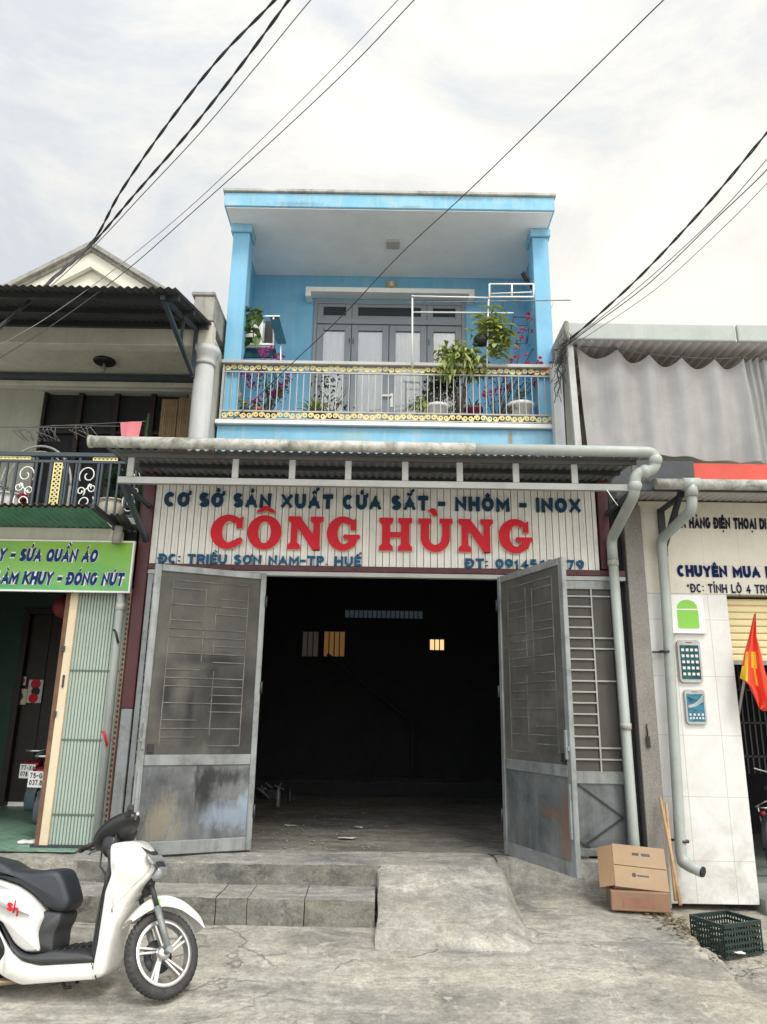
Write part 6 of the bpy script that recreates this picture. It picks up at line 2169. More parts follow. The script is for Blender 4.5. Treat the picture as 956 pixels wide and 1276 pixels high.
# ------------------------------------------------------------------ boxes, crate, stick, litter
def zg(x, y): return gz(x, y)
bx1 = thing('cardboard_box', "flat closed reddish cardboard box under the open tan one", 'box', (2.38, 7.45, zg(2.38, 7.5)), rot=(0, 0, math.radians(-9)))
mb = MB(); mb.box(-.255, .255, -.17, .15, .012, .175); mb.build('carton', M['boardold'], bx1, bevel=.008, local=True)
mb = MB(); mb.box(-.257, .257, -.035, .03, .1755, .178); mb.box(-.15, .12, -.173, -.1705, .05, .12); mb.build('tape', pbr('faded_red_print', (.27, .125, .085), .6, var=.3), bx1, local=True)
bx2 = thing('cardboard_box', "tan cardboard box with a raised flap, tipped on top of the reddish box", 'box', (2.42, 7.55, zg(2.38, 7.5) + .27), rot=(math.radians(60), math.radians(4), math.radians(-7)))
mb = MB()
w, d, h, t_ = .235, .19, .17, .006
mb.box(-w, w, -d, d, 0, t_); mb.box(-w, w, -d, -d + t_, t_, h); mb.box(-w, w, d - t_, d, t_, h); mb.box(-w, -w + t_, -d + t_, d - t_, t_, h); mb.box(w - t_, w, -d + t_, d - t_, t_, h)
mb.build('carton', M['board'], bx2, local=True)
mb = MB(); mb.box(-w, w, -d, -.003, h, h + t_); mb.build('flap', M['board'], bx2, local=True)
mb = MB(); mb.box(-w, w, .003, d, h + .001, h + t_ + .001); mb.build('flap', M['board'], bx2, local=True)
mb = MB(); mb.bar((-w, 0, h), (-w - .12, 0, h - .10), .006, 2 * d - .02, up=(0, 1, 0)); mb.build('flap', M['boardin'], bx2, local=True)
mb = MB(); mb.box(-.16, -.05, -d - .002, -d - .0003, .03, .14); mb.build('green_print', pbr('green_box_print', (.02, .16, .06), .7, var=.3), bx2, local=True)
mb = MB(); brn = M['darkwood']
for (xa, xb_) in ((-.06, .0), (.02, .10)): mb.box(xa, xb_, .10, .125, h + .0072, h + .0082)
mb.prism(arc(-.06, -.075, .02, .02, 0, 330, 11), lambda u, v, q: (u, v, h + t_ + q), .0003, .0012)
mb.box(-.03, .07, -.085, -.07, h + t_ + .0003, h + t_ + .0012)
mb.v = mb.v; mb.build('print', brn, bx2, local=True)

def crate():
    F_ = Vector((2.79, 6.62, 0))
    t = thing('plastic_crate', "empty dark green plastic lattice crate on the low ground by the tiled wall", 'crate', (F_.x, F_.y, zg(3.0, 6.9) + .012), rot=(0, 0, math.radians(24)))
    A, B, H = .42, .34, .25
    def side(mb, p, q):
        p, q = Vector(p), Vector(q)
        L = (q - p).length
        for z in (.012, .055, .10, .145, .19): mb.bar(p + Vector((0, 0, z)), q + Vector((0, 0, z)), .010, .017)
        mb.bar(p + Vector((0, 0, .235)), q + Vector((0, 0, .235)), .022, .03)
        n = int(L / .028)
        for i in range(n + 1):
            r = p.lerp(q, i / n); mb.bar(r + Vector((0, 0, .005)), r + Vector((0, 0, .225)), .010, .009)
    for (p, q) in (((0, 0, 0), (A, 0, 0)), ((A, 0, 0), (A, B, 0)), ((A, B, 0), (0, B, 0)), ((0, B, 0), (0, 0, 0))):
        mb = MB(); side(mb, p, q); mb.build('lattice_side', M['cratepl'], t, local=True)
    mb = MB()
    for i in range(10): mb.bar((.02 + i * .051, 0, .008), (.02 + i * .051, B, .008), .014, .006)
    for i in range(7): mb.bar((0, .02 + i * .053, .006), (A, .02 + i * .053, .006), .014, .006)
    mb.build('lattice_base', M['cratepl'], t, local=True)
crate()
sk = thing('wooden_stick', "two pale bamboo poles leaning on the granite pillar behind the cardboard boxes", 'poles', (2.75, 7.4, -.4))
a, b = at(823, 994, 7.86), at(848, 1128, 7.35)
mb = MB(); mb.tube([b, b.lerp(a, .5) + Vector((.004, 0, 0)), a], [.017, .016, .014], 8); mb.build('pole', M['wood'], sk)
a2, b2_ = at(830, 1000, 7.84), at(842, 1122, 7.38)
mb = MB(); mb.tube([b2_, a2], [.015, .012], 8); mb.build('pole', M['wood'], sk)
mb = MB(); p = at(807, 915, 7.91); mb.tube([p + Vector((0, 0, .10)), p + Vector((0, 0, -.02))], .008, 6); mb.bar(p + Vector((0, 0, -.02)), p + Vector((.005, 0, -.13)), .035, .02)
tag(mb.build('hand_brush', M['darkwood']), "small dark brush hanging on the granite pillar", 'brush')

def scatter(name, n, fn, size, mat, seed, lift=.004):
    random.seed(seed)
    mb = MB()
    for _ in range(n):
        x, y, z = fn()
        s = size * random.uniform(.5, 1.3)
        a = random.uniform(0, 6.28)
        c, q = math.cos(a), math.sin(a)
        k = random.uniform(.35, .8)
        tz = random.uniform(0, .5) * s
        b = len(mb.v)
        for u, v, w_ in ((-1, 0, 0), (0, -k, tz), (1, 0, tz * .3), (0, k, tz * 1.2)):
            mb.v.append((x + (u * c - v * q) * s, y + (u * q + v * c) * s, z + lift + w_))
        mb.face([b, b + 1, b + 2, b + 3])
    o = mb.build(name, mat, fixn=False)
    o['kind'] = 'stuff'
    return o
def pile():
    t = random.random()
    p = atz(790 + 75 * t + random.gauss(0, 9), 1118 + 40 * t + random.gauss(0, 9), -.38)
    return p.x, p.y, gz(p.x, p.y) + random.uniform(0, .02)
scatter('fallen_leaves', 520, pile, .024, M['dryleaf'], 11)
def spread():
    p = atz(random.uniform(300, 930), random.uniform(1100, 1270), -.45)
    z = gz(p.x, p.y)
    if 0 <= p.x <= 1.4 and p.y > 6.15: return 3.2, 6.2, gz(3.2, 6.2)
    return p.x, p.y, z
scatter('street_grit', 420, spread, .006, M['dryleaf'], 12, .006)
def near_crate():
    p = atz(random.uniform(880, 950), random.uniform(1175, 1205), -.47)
    return p.x, p.y, gz(p.x, p.y)
scatter('crate_litter', 60, near_crate, .018, M['dryleaf'], 13, .006)
def inside():
    p = atz(random.gauss(390, 45), random.uniform(1000, 1060), 0)
    return max(-2.4, min(2.4, p.x)), min(13, p.y), 0
scatter('floor_litter', 220, inside, .022, pbr('grey_litter', (.30, .29, .27), .9, var=.4), 14)
def scrap(px, py, z, r, label, mat='paper', asp=.6):
    random.seed(px)
    p = atz(px, py, z)
    mb = MB()
    n = 7
    for s in (0, 1):
        base = len(mb.v)
        mb.v.append((p.x, p.y, p.z + .018 + .002 * s))
        for i in range(n):
            a = i * 2 * math.pi / n; q = r * random.uniform(.7, 1.1)
            mb.v.append((p.x + q * math.cos(a), p.y + q * asp * math.sin(a), p.z + random.uniform(.004, .022) + .002 * s))
        for i in range(n): mb.face([base, base + 1 + i, base + 1 + (i + 1) % n])
    tag(mb.build('paper_scrap', M[mat], fixn=False), label, 'scrap', 'scraps of litter')
scrap(431, 1046, 0, .11, "torn grey sheet of paper lying alone mid floor in the workshop opening")
scrap(446, 1032, 0, .07, "small bright white paper scrap deepest in the middle of the workshop floor")
scrap(362, 1030, 0, .09, "white paper scrap on the workshop floor near the left gate leaf")
scrap(920, 1189, -.49, .07, "white paper scrap at the foot of the green crate")
scrap(820, 1143, -.40, .10, "torn piece of brown cardboard among the fallen leaves", 'board')
def bottle(px, py, label, mat, h=.24):
    p = atz(px, py, 0)
    t = thing('bottle', label, 'bottle', p, 'bottles left just inside the workshop')
    mb = MB(); mb.lathe([(.035, .002), (.037, .02), (.037, h * .65), (.015, h * .85), (.014, h)], p, 12); mb.build('body', mat, t)
    mb = MB(); mb.lathe([(.016, h - .012), (.016, h + .012)], p, 10); mb.build('cap', M['navy2'], t)
bottle(346, 1006, "tall greyish bottle standing nearest the left gate leaf edge", M['zinc'], .30)
bottle(352, 990, "dull bottle standing behind the tall greyish one inside the gate", M['steeldk'], .24)
bottle(361, 1000, "short grey bottle just right of the tall greyish one inside the gate", M['steeldk'], .19)

jk = thing('scrap_pile', "small dark pile of scrap metal just inside the left gate leaf", 'scrap pile', atz(343, 1000, 0))
p = atz(342, 996, 0)
mb = MB(); random.seed(71)
mb.box(p.x - .12, p.x + .10, p.y - .1, p.y + .15, .0, .16)
mb.build('toolbox', M['steeldk'], jk, bevel=.01)
for k in range(7):
    a = p + Vector((random.uniform(-.15, .15), random.uniform(-.15, .1), random.uniform(.02, .2)))
    b = a + Vector((random.uniform(-.25, .15), random.uniform(-.1, .15), random.uniform(.02, .22)))
    mb = MB(); mb.bar(a, b, .025, .02); mb.build('steel_offcut', M['zinc'], jk)

# ------------------------------------------------------------------ balcony plants and furniture
def leafq(mb, p, d, L, Wd, droop=.3, m=0):
    d = Vector(d).normalized()
    side = d.cross(Vector((0, 0, 1)))
    if side.length < .05: side = Vector((1, 0, 0))
    side = (side.normalized() + Vector((random.uniform(-.4, .4), random.uniform(-.4, .4), random.uniform(-.4, .4)))).normalized()
    mid = p + d * L * .5 + Vector((0, 0, .06 * L))
    tip = p + d * L + Vector((0, 0, -droop * L))
    n = d.cross(side).normalized() * Wd * .18
    b = len(mb.v)
    mb.v += [tuple(p), tuple(mid + side * Wd / 2 + n), tuple(tip), tuple(mid - side * Wd / 2 + n), tuple(mid)]
    mb.face([b, b + 1, b + 4], m); mb.face([b + 1, b + 2, b + 4], m); mb.face([b + 2, b + 3, b + 4], m); mb.face([b + 3, b, b + 4], m)

def rdir(up=.3):
    while True:
        v = Vector((random.uniform(-1, 1), random.uniform(-1, 1), random.uniform(-1, 1)))
        if .1 < v.length < 1:
            v.normalize(); v.z += up
            return v.normalized()

def pot(t, c, r, h, mat, soil=True):
    mb = MB(); mb.lathe([(r * .72, 0), (r * .95, h * .86), (r * 1.06, h * .87), (r * 1.06, h), (r * .92, h), (r * .9, h * .9), (0, h * .9)], c, 18)
    mb.build('pot', mat, t)

def cloud(mb, c, rad, n, L, Wd, droop=.3, up=.2, clumps=7, m=0):
    c = Vector(c)
    cs = [c + Vector((random.uniform(-1, 1) * rad[0], random.uniform(-1, 1) * rad[1], random.uniform(-1, 1) * rad[2])) * .75 for _ in range(clumps)]
    for i in range(int(n * 1.5)):
        k = random.choice(cs)
        p = k + Vector((random.gauss(0, rad[0] * .26), random.gauss(0, rad[1] * .26), random.gauss(0, rad[2] * .26)))
        leafq(mb, p, rdir(up), L * random.uniform(.45, 1.35), Wd * random.uniform(.55, 1.25), droop, m)

def stems(mb, base, tips, r0=.012, wob=.04):
    for tp in tips:
        a, b = Vector(base), Vector(tp)
        m1 = a.lerp(b, .4) + Vector((random.uniform(-wob, wob), random.uniform(-wob, wob), .04))
        m2 = a.lerp(b, .75) + Vector((random.uniform(-wob, wob), random.uniform(-wob, wob), .04))
        mb.tube([a, m1, m2, b], [r0, r0 * .7, r0 * .45, r0 * .25], 6)

FZ = 5.195
PG = 'potted plants on the blue balcony'
random.seed(21)
def bougainvillea(pxs, base_px, flower, label, potspec, nl=70, nf=40, Y=9.75, seed=1, ls=.055):
    random.seed(seed)
    b = at(base_px, 515, Y); b.z = FZ
    t = thing('bougainvillea', label, 'plant', b, PG)
    r, h, mt = potspec
    pot(t, b, r, h, mt)
    tips = [at(px, py, Y + random.uniform(-.25, .1)) for px, py in pxs]
    mb = MB(); stems(mb, b + Vector((0, 0, h * .9)), tips, .010, .08); mb.build('stem', M['bark'], t)
    mb = MB()
    top = b + Vector((0, 0, h))
    for _ in range(nl):
        tp = random.choice(tips); p = top.lerp(tp, random.uniform(.35, 1.0)) + Vector((random.gauss(0, .05), random.gauss(0, .05), random.gauss(0, .05)))
        leafq(mb, p, rdir(.1), ls * random.uniform(.7, 1.3), ls * .6, .3)
    mb.build('foliage', M['leaf'], t)
    mb = MB()
    for _ in range(nf):
        tp = random.choice(tips); p = top.lerp(tp, random.uniform(.75, 1.08)) + Vector((random.gauss(0, .035), random.gauss(0, .035), random.gauss(0, .035)))
        for q in range(4): leafq(mb, p, rdir(.3), .05, .045, .1)
    mb.build('flowers', flower, t)
bougainvillea([(308, 470), (322, 455), (345, 445), (352, 480), (338, 490), (360, 470), (330, 440), (350, 455)], 335, M['magenta'], "magenta bougainvillea climbing behind the left end of the balcony railing", (.12, .26, M['pot_m']), 190, 90, 9.78, 3)
bougainvillea([(613, 470), (622, 455), (640, 452), (648, 415), (655, 455), (664, 385), (690, 376), (632, 478), (682, 470), (670, 455), (620, 490), (606, 485), (690, 445)], 620, M['pink'], "red pink bougainvillea straggling over the right end of the balcony", (.10, .17, M['pot_m']), 80, 85, 9.7, 4, .045)

def potted(px, Y, label, potspec, parts, name='potted_plant'):
    b = at(px, 515, Y); b.z = FZ
    t = thing(name, label, 'plant', b, PG)
    if potspec: pot(t, b, *potspec)
    h = potspec[1] if potspec else 0
    for nm, mat, fn in parts:
        mb = MB(); fn(mb, b + Vector((0, 0, h * .9))); mb.build(nm, mat, t)
    return t
def small_flower(mb, b):
    for _ in range(26): leafq(mb, b + Vector((random.gauss(0, .06), random.gauss(0, .05), random.uniform(0, .14))), rdir(.4), .07, .045, .2)
def petals(mb, b):
    for _ in range(10):
        p = b + Vector((random.gauss(0, .07), random.gauss(0, .05), random.uniform(.08, .2)))
        for q in range(4): leafq(mb, p, rdir(.3), .04, .04, .1)
random.seed(8)
tp_ = at(322, 515, 9.60)
potted(322, 9.60, "small terracotta pot close to the railing with red flowers, left end of the balcony", (.075, .24, M['pot_t']), [('foliage', M['leafd'], small_flower), ('flowers', M['pink'], petals)], 'flower_pot')
potted(306, 9.66, "low pot of yellow flowers in the left corner behind the railing", (.08, .22, M['pot_m']), [('foliage', M['leaf'], small_flower), ('flowers', M['yellowfl'], petals)], 'flower_pot')
def spiky(n, L, w=.03, up=.8):
    def f(mb, b):
        for i in range(n):
            a = random.uniform(0, 6.28); d = Vector((math.cos(a), math.sin(a), random.uniform(.3, 1.6) * up)).normalized()
            l = L * random.uniform(.6, 1.15); s = d.cross(Vector((0, 0, 1))).normalized() * w
            p0 = b; p1 = b + d * l * .55; p2 = b + d * l + Vector((0, 0, -.28 * l)); k = len(mb.v)
            mb.v += [tuple(p0 - s * .4), tuple(p0 + s * .4), tuple(p1 + s * .5), tuple(p1 - s * .5), tuple(p2)]
            mb.face([k, k + 1, k + 2, k + 3]); mb.face([k + 3, k + 2, k + 4])
    return f
potted(393, 9.72, "spiky yellow green plant behind the balcony railing left of the door", (.11, .24, M['pot_m']), [('foliage', M['leafy'], spiky(46, .36, .035))])
def shrub_leaves(mb, b):
    cloud(mb, b + Vector((0, 0, .42)), (.24, .16, .34), 150, .075, .05, .3, .2, 9)
def shrub_stems(mb, b):
    stems(mb, b, [b + Vector((random.uniform(-.28, .28), random.uniform(-.12, .12), random.uniform(.35, .75))) for _ in range(9)], .008, .05)
potted(412, 9.8, "twiggy dark leaved shrub with sparse leaves left of the balcony door", (.12, .2, M['pot_m']), [('stem', M['bark'], shrub_stems), ('foliage', M['leafd'], lambda mb, b: cloud(mb, b + Vector((0, 0, .42)), (.27, .15, .34), 95, .07, .045, .3, .1, 10))])
def tree_l(mb, b):
    for (px, py, rx, rz, n) in ((572, 446, .26, .19, 270), (554, 456, .16, .17, 130), (592, 452, .15, .17, 140)):
        cloud(mb, at(px, py, 9.55), (rx, .18, rz), n, .15, .065, .55, -.1, 7)
def tree_s(mb, b):
    stems(mb, b, [at(px, py, 9.6) for px, py in ((556, 455), (572, 440), (590, 450), (580, 460))], .017, .03)
potted(574, 9.66, "bushy broad leaved little tree rising above the balcony railing right of the door", (.14, .2, M['pot_m']), [('stem', M['bark'], tree_s), ('foliage', M['leafy'], tree_l)], 'potted_tree')
potted(545, 9.7, "wide white pot with dense dark foliage below the little tree", (.17, .36, M['pot_w']), [('stem', M['bark'], shrub_stems), ('foliage', M['leafd'], lambda mb, b: cloud(mb, b + Vector((.05, 0, .30)), (.26, .16, .24), 260, .08, .05, .3, .2, 9))])
potted(521, 9.68, "small yellow leaved plant at the foot of the balcony door, left of the white pot", (.08, .12, M['pot_m']), [('foliage', M['leafy'], lambda mb, b: cloud(mb, b + Vector((0, 0, .22)), (.14, .1, .14), 60, .11, .06, .3, .2, 5))])
potted(566, 9.75, "dry grey bush behind the railing below the little tree", (.1, .14, M['pot_m']), [('stem', M['bark'], shrub_stems), ('foliage', M['leafgrey'], lambda mb, b: cloud(mb, b + Vector((.04, 0, .28)), (.16, .12, .28), 170, .05, .035, .3, .2, 9))])
potted(590, 9.68, "maroon pot with a thin spiky plant right of the little tree", (.13, .33, M['pot_m']), [('foliage', M['leafd'], spiky(20, .28, .018, 1.4))])
potted(649, 9.7, "large white pot with a thin leafy stem at the right end of the balcony", (.19, .40, M['pot_w']), [('stem', M['bark'], lambda mb, b: stems(mb, b, [b + Vector((random.uniform(-.12, .12), 0, random.uniform(.25, .5))) for _ in range(4)], .008)), ('foliage', M['leaf'], lambda mb, b: cloud(mb, b + Vector((0, 0, .28)), (.14, .08, .22), 34, .07, .04, .3, .2, 6))])
potted(634, 9.62, "low grey leaved plant in front of the large white pot, right end of the balcony", (.07, .11, M['pot_c']), [('foliage', M['leafgrey'], lambda mb, b: cloud(mb, b + Vector((0, 0, .14)), (.12, .08, .12), 40, .07, .05, .3, .2, 5))])
# hanging fern in a dark pot
hgp = at(602, 424, 9.4)
hf = thing('hanging_fern', "large hanging staghorn fern tied to the white drying rack", 'plant', hgp)
mb = MB(); c = at(600, 425, 9.45); mb.lathe([(.02, -.08), (.09, -.05), (.115, .03), (.10, .05), (0, .05)], c, 16); mb.build('pot', M['black'], hf)
mb = MB()
random.seed(31)
def strap(mb, c, d, L, w):
    pts = []
    for i in range(6):
        u = i / 5; pts.append(c + d * L * u + Vector((0, 0, .30 * L * u - .75 * L * u * u)))
    s = d.cross(Vector((0, 0, 1))).normalized()
    k = len(mb.v)
    for i, p in enumerate(pts):
        ww = w * (.35, .7, 1, 1.1, .8, .1)[i]
        mb.v += [tuple(p + s * ww / 2), tuple(p - s * ww / 2)]
    for i in range(5): mb.face([k + 2 * i, k + 2 * i + 2, k + 2 * i + 3, k + 2 * i + 1])
for (px, py, n) in ((612, 398, 30), (622, 412, 34), (603, 402, 20), (628, 425, 24), (618, 432, 28), (610, 415, 24)):
    for _ in range(n):
        c = at(px + random.gauss(0, 5), py + random.gauss(0, 8), 9.4)
        a = random.uniform(0, 6.28); strap(mb, c, Vector((math.cos(a), math.sin(a) * .7, random.uniform(-.3, .5))).normalized(), random.uniform(.13, .27), random.uniform(.04, .075))
mb.build('fronds', M['leafy'], hf)
# drying rack of white pipes and a wire cage
rk = thing('drying_rack', "white pipe drying rack with a barred shelf at the right end of the balcony", 'rack', at(600, 460, 9.4))
def pipe(nm, px, Y, r=.011, mat='white'):
    mb = MB(); mb.tube([at(x, y, Y if not isinstance(Y, tuple) else Y[i]) for i, (x, y) in enumerate(px)], r, 6); mb.build(nm, M[mat], rk)
pipe('long_pipe', [(513, 369), (610, 371)], 9.38); pipe('long_pipe', [(508, 377), (711, 374)], (9.5, 9.3), .009, 'steel'); pipe('long_pipe', [(514, 389), (640, 390)], 9.5)
pipe('post', [(514, 368), (514, 458)], 9.4, .012); pipe('post', [(609, 372), (607, 458)], 9.4, .013)
for q in ([(610, 354), (665, 354)], [(610, 370), (665, 370)], [(610, 354), (610, 372)], [(638, 354), (638, 370)], [(665, 354), (665, 371)]):
    pipe('shelf_bar', q, 9.3, .013)
pipe('shelf_bar', [(612, 366), (663, 364)], 9.42, .010)
for q in ([(646, 373), (636, 414)], [(664, 373), (657, 428)], [(628, 373), (620, 410)], [(640, 395), (663, 395)], [(634, 405), (660, 405)], [(657, 428), (640, 428)], [(662, 400), (655, 428)]):
    pipe('cage_bar', q, 9.5, .008, 'steelblue')

# wall shelf on the left
M['dteal'] = pbr('dark_teal_sheet', (.012, .045, .065), .9, var=.15, spec=.08)
ws = thing('shelf_box', "small white box shelf with a dark blue sloping flap on the left balcony wall", 'shelf', at(330, 432, 9.8))
a, b = at(308, 395, 9.8), at(341, 432, 9.8)
mb = MB(); x0, x1, z0, z1 = a.x, b.x, b.z, a.z
mb.box(x0, x1, 9.75, 9.78, z0, z0 + .03); mb.box(x0, x0 + .02, 9.75, 10.0, z0 + .03, z1); mb.box(x0 + .22, x0 + .25, 9.76, 9.79, z0 + .03, z1); mb.box(x0, x1, 9.78, 10.1, z0 - .02, z0 - .001); mb.box(x0, x0 + .24, 9.98, 10.0, z0 + .03, z1)
mb.build('box', M['white'], ws)
mb = MB(); mb.box(x0 + .26, x1, 9.9, 9.95, z0, z1); mb.build('inside', M['black'], ws)
mb = MB(); p, q = at(336, 394, 9.75), at(348, 395, 9.75); r_, s_ = at(357, 428, 9.55), at(345, 428, 9.55)
mb.poly([p, q, r_, s_]); mb.poly([p + Vector((0, .01, 0)), s_ + Vector((0, .01, 0)), r_ + Vector((0, .01, 0)), q + Vector((0, .01, 0))]); mb.poly([p, s_, s_ + Vector((0, .01, 0)), p + Vector((0, .01, 0))]); mb.poly([q, q + Vector((0, .01, 0)), r_ + Vector((0, .01, 0)), r_])
mb.build('flap', M['dteal'], ws)
mb = MB(); mb.bar(at(330, 394, 9.74), at(349, 394, 9.74), .02); mb.bar(at(341, 396, 9.74), at(341, 431, 9.74), .022); mb.bar(at(350, 428, 9.6), at(350, 452, 9.6), .015)
mb.build('stay', M['white'], ws)
a, b = at(306, 433, 9.78), at(346, 447, 9.72)
mb = MB(); mb.poly([(a.x, 9.8, a.z), (b.x - .05, 9.8, a.z), (b.x, 9.68, b.z), (a.x, 9.68, b.z)]); mb.poly([(a.x, 9.69, b.z - .01), (b.x, 9.69, b.z - .01), (b.x - .05, 9.81, a.z - .01), (a.x, 9.81, a.z - .01)])
mb.build('lower_flap', M['dteal'], ws)
tp2 = thing('trailing_plant', "big leaved trailing plant hanging in front of the white box shelf", 'plant', at(315, 420, 9.7))
mb = MB(); random.seed(9)
for (px, py) in ((316, 386), (312, 396), (320, 400), (314, 408), (318, 415), (322, 388), (311, 388), (316, 420)):
    for _ in range(3): leafq(mb, at(px + random.gauss(0, 2), py + random.gauss(0, 2), 9.66), rdir(-.1), .17, .13, .5)
mb.build('foliage', M['leaf'], tp2)
mb = MB()
mb.tube([at(316, 384, 9.68), at(315, 400, 9.68), at(316, 422, 9.68)], .008, 6); mb.build('stem', M['bark'], tp2)

# pots on the left balcony
def lpot(px, label, r, h, mat, fol, Y=8.25, nm='potted_plant'):
    b = at(px, 636, Y); b.z = 3.405
    t = thing(nm, label, 'plant', b, 'pots on the left balcony')
    mb = MB(); mb.lathe([(r * .6, 0), (r * .95, h * .45), (r, h * .75), (r * .9, h * .93), (r * 1.05, h * .95), (r * 1.05, h), (r * .9, h), (0, h * .92)], b, 20); mb.build('pot', mat, t)
    mb = MB(); fol(mb, b + Vector((0, 0, h))); mb.build('foliage', M['leafd'], t)
random.seed(17)
lpot(139, "round cream pot with a leafy plant at the right end of the left balcony", .15, .27, M['pot_c'], lambda mb, b: cloud(mb, b + Vector((0, 0, .16)), (.16, .12, .2), 110, .09, .05, .3, .3, 7))
lpot(7, "white pot behind the left balcony railing at the photo's edge", .17, .32, M['pot_w'], lambda mb, b: cloud(mb, b + Vector((0, 0, .05)), (.1, .1, .06), 14, .06, .04))
lpot(28, "low pot of pink flowers behind the white scroll of the left balcony railing", .10, .14, M['black'], lambda mb, b: cloud(mb, b + Vector((0, 0, .06)), (.1, .08, .08), 26, .07, .05))
b = at(28, 620, 8.2)
mb = MB()
for _ in range(16):
    q = b + Vector((random.gauss(0, .07), random.gauss(0, .05), random.gauss(0, .04)))
    for k in range(3): leafq(mb, q, rdir(.3), .06, .05, .1)
for o in bpy.data.objects:
    if o.get('label', '').startswith('low pot of pink flowers'):
        mb.build('flowers', M['pink'], o)
cyp = thing('cactus', "tall thin cactus standing beside the pink cloth", 'plant', at(181, 552, 8.6))
mb = MB(); p = at(181, 545, 8.6); mb.tube([(p.x, p.y, 3.42), (p.x, p.y, p.z), (p.x + .01, p.y, at(181, 515, 8.6).z)], [.03, .028, .015], 8); mb.build('stem', M['leafd'], cyp)
mb = MB()
for _ in range(60):
    leafq(mb, Vector((p.x, p.y, random.uniform(p.z - .2, p.z + .12))), rdir(.1), .12 * random.uniform(.4, 1), .02, .2)
mb.build('foliage', M['leafd'], cyp)

# ------------------------------------------------------------------ overhead cables
def cable(pts, r, label, mat='cable', twist=False, group=None):
    P_ = [at(px, py, Y) for px, py, Y in pts]
    # Catmull-Rom through the points
    out = []
    for i in range(len(P_) - 1):
        p0 = P_[max(i - 1, 0)]; p1 = P_[i]; p2 = P_[i + 1]; p3 = P_[min(i + 2, len(P_) - 1)]
        for k in range(26):
            t = k / 26
            out.append(.5 * ((2 * p1) + (p2 - p0) * t + (2 * p0 - 5 * p1 + 4 * p2 - p3) * t * t + (3 * p1 - p0 - 3 * p2 + p3) * t ** 3))
    out.append(P_[-1])
    d0 = (out[0] - out[3]).normalized()           # the cables run on past the frame
    out = [out[0] + d0 * (9 - k * .35) for k in range(24)] + out
    if pts[-1][0] < 0:
        d1 = (out[-1] - out[-4]).normalized(); d1.z *= .4
        e_ = out[-1].copy()
        out += [e_ + d1 * (.35 * (k + 1)) for k in range(14)]
    mb = MB()
    if twist:
        for ph in (0, math.pi):
            q = []
            acc = 0
            for i, p in enumerate(out):
                if i: acc += (out[i] - out[i - 1]).length
                a = acc * 11 + ph
                q.append(p + Vector((math.cos(a) * r * .75, 0, math.sin(a) * r * .75)))
            mb.tube(q, r * .72, 6)
    else:
        mb.tube(out, r, 6)
    tag(mb.build('overhead_cable', M[mat]), label, 'cable', group or 'overhead cables')
cable([(400, -75, 5.2), (346, -4, 5.6), (272, 74, 6.2), (205, 160, 6.9), (150, 240, 7.6), (116, 300, 8.3), (60, 352, 7.9), (-10, 420, 7.4)], .013, "thick twisted black cable, leftmost where the bundle leaves the top edge", twist=True)
cable([(420, -80, 5.2), (363, -4, 5.6), (300, 82, 6.2), (235, 165, 6.9), (170, 240, 7.6), (117, 302, 8.3), (70, 345, 7.9), (-10, 415, 7.4)], .013, "thick twisted black cable running just right of the leftmost one", twist=True)
cable([(455, -75, 5.2), (389, -2, 5.6), (320, 82, 6.2), (250, 165, 6.9), (180, 240, 7.6), (118, 306, 8.3), (50, 368, 7.9), (-10, 412, 7.4)], .006, "thin grey cable beside the two thick twisted cables over the gable", 'cablegrey')
cable([(570, -75, 5.0), (498, -2, 5.4), (420, 80, 6.0), (335, 165, 6.7), (240, 255, 7.4), (150, 330, 7.4), (60, 395, 7.2), (-15, 438, 7.0)], .0045, "thin cable, left one of the pair crossing towards the left awning", 'cablegrey')
cable([(590, -75, 5.0), (518, -2, 5.4), (440, 80, 6.0), (345, 170, 6.7), (245, 260, 7.4), (160, 335, 7.4), (70, 402, 7.2), (-15, 455, 7.0)], .0055, "dark cable, right one of the pair crossing towards the left awning", 'cable')
cable([(910, -76, 4.6), (829, -2, 5.0), (710, 115, 5.9), (590, 232, 6.9), (500, 316, 7.6), (430, 390, 8.3), (365, 452, 8.9), (310, 505, 9.3), (268, 542, 9.6)], .006, "single dark cable slanting across the whole blue balcony", 'cable')
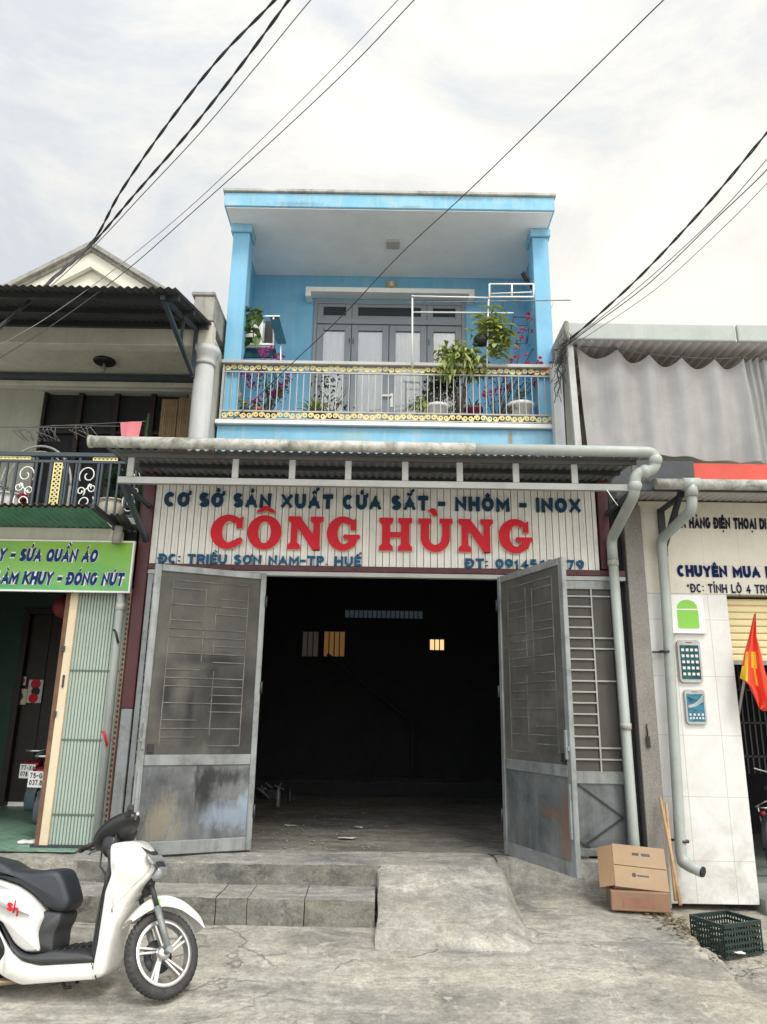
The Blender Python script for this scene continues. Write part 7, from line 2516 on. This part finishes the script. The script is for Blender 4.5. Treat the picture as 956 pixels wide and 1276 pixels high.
cable([(1030, 75, 5.6), (957, 164, 6.2), (880, 256, 7.0), (800, 342, 7.9), (735, 402, 8.5), (708, 424, 8.8)], .012, "thick cable, uppermost of the fan at the right edge of the sky", twist=True)
cable([(1030, 110, 5.6), (957, 197, 6.2), (890, 272, 7.0), (805, 350, 7.9), (738, 404, 8.5), (709, 426, 8.8)], .005, "thin cable just below the thick one in the right hand fan", 'cablegrey')
cable([(1030, 125, 5.6), (957, 210, 6.2), (893, 272, 7.0), (810, 352, 7.9), (740, 405, 8.5), (709, 428, 8.8)], .006, "dark thin cable in the middle of the right hand fan", 'cable')
cable([(1030, 145, 5.6), (957, 227, 6.2), (900, 285, 7.0), (820, 358, 7.9), (745, 410, 8.5), (712, 430, 8.8)], .004, "pale thin cable, lowest of the right hand fan", 'cablegrey')
# tangle of wires down the side post
random.seed(44)
tg = thing('wire_tangle', "tangle of dark wires hanging on the grey post right of the blue house", 'wires', at(700, 450, 9.0))
for k in range(15):
    p = at(random.gauss(706, 3), random.uniform(410, 428), 8.7)
    q = at(random.gauss(695, 5), random.uniform(455, 505), 8.95)
    mb = MB()
    pts = []
    for i in range(9):
        t = i / 8; v = p.lerp(q, t) + Vector((random.gauss(0, .035), random.gauss(0, .02), random.gauss(0, .02)))
        pts.append(v)
    mb.tube(pts, random.uniform(.003, .007), 5); mb.build('wire', M['cable'], tg)
mb = MB(); mb.tube([at(689, 458, 8.9), at(680, 462, 8.9), at(660, 466, 9.0)], .006, 5); mb.build('wire', M['red'], tg)
for (pts, lab) in (([(651, 617, 7.9), (652, 640, 7.88), (656, 668, 7.9)], "loose pale wire hanging in front of the right end of the sign"),):
    pass
mb = MB(); mb.tube([at(727, 612, 7.9), at(725, 632, 7.9), at(728, 660, 7.9), at(730, 668, 7.9)], .004, 5)
tag(mb.build('loose_wire', M['white']), "loose pale wire hanging over the right end of the sign board", 'wire')
mb = MB(); mb.tube([at(756, 610, 6.97), at(764, 622, 6.95), at(770, 630, 6.96)], .004, 5)
tag(mb.build('wire_tie', M['white']), "short pale wire tie sticking out at the right end of the awning beam", 'wire')
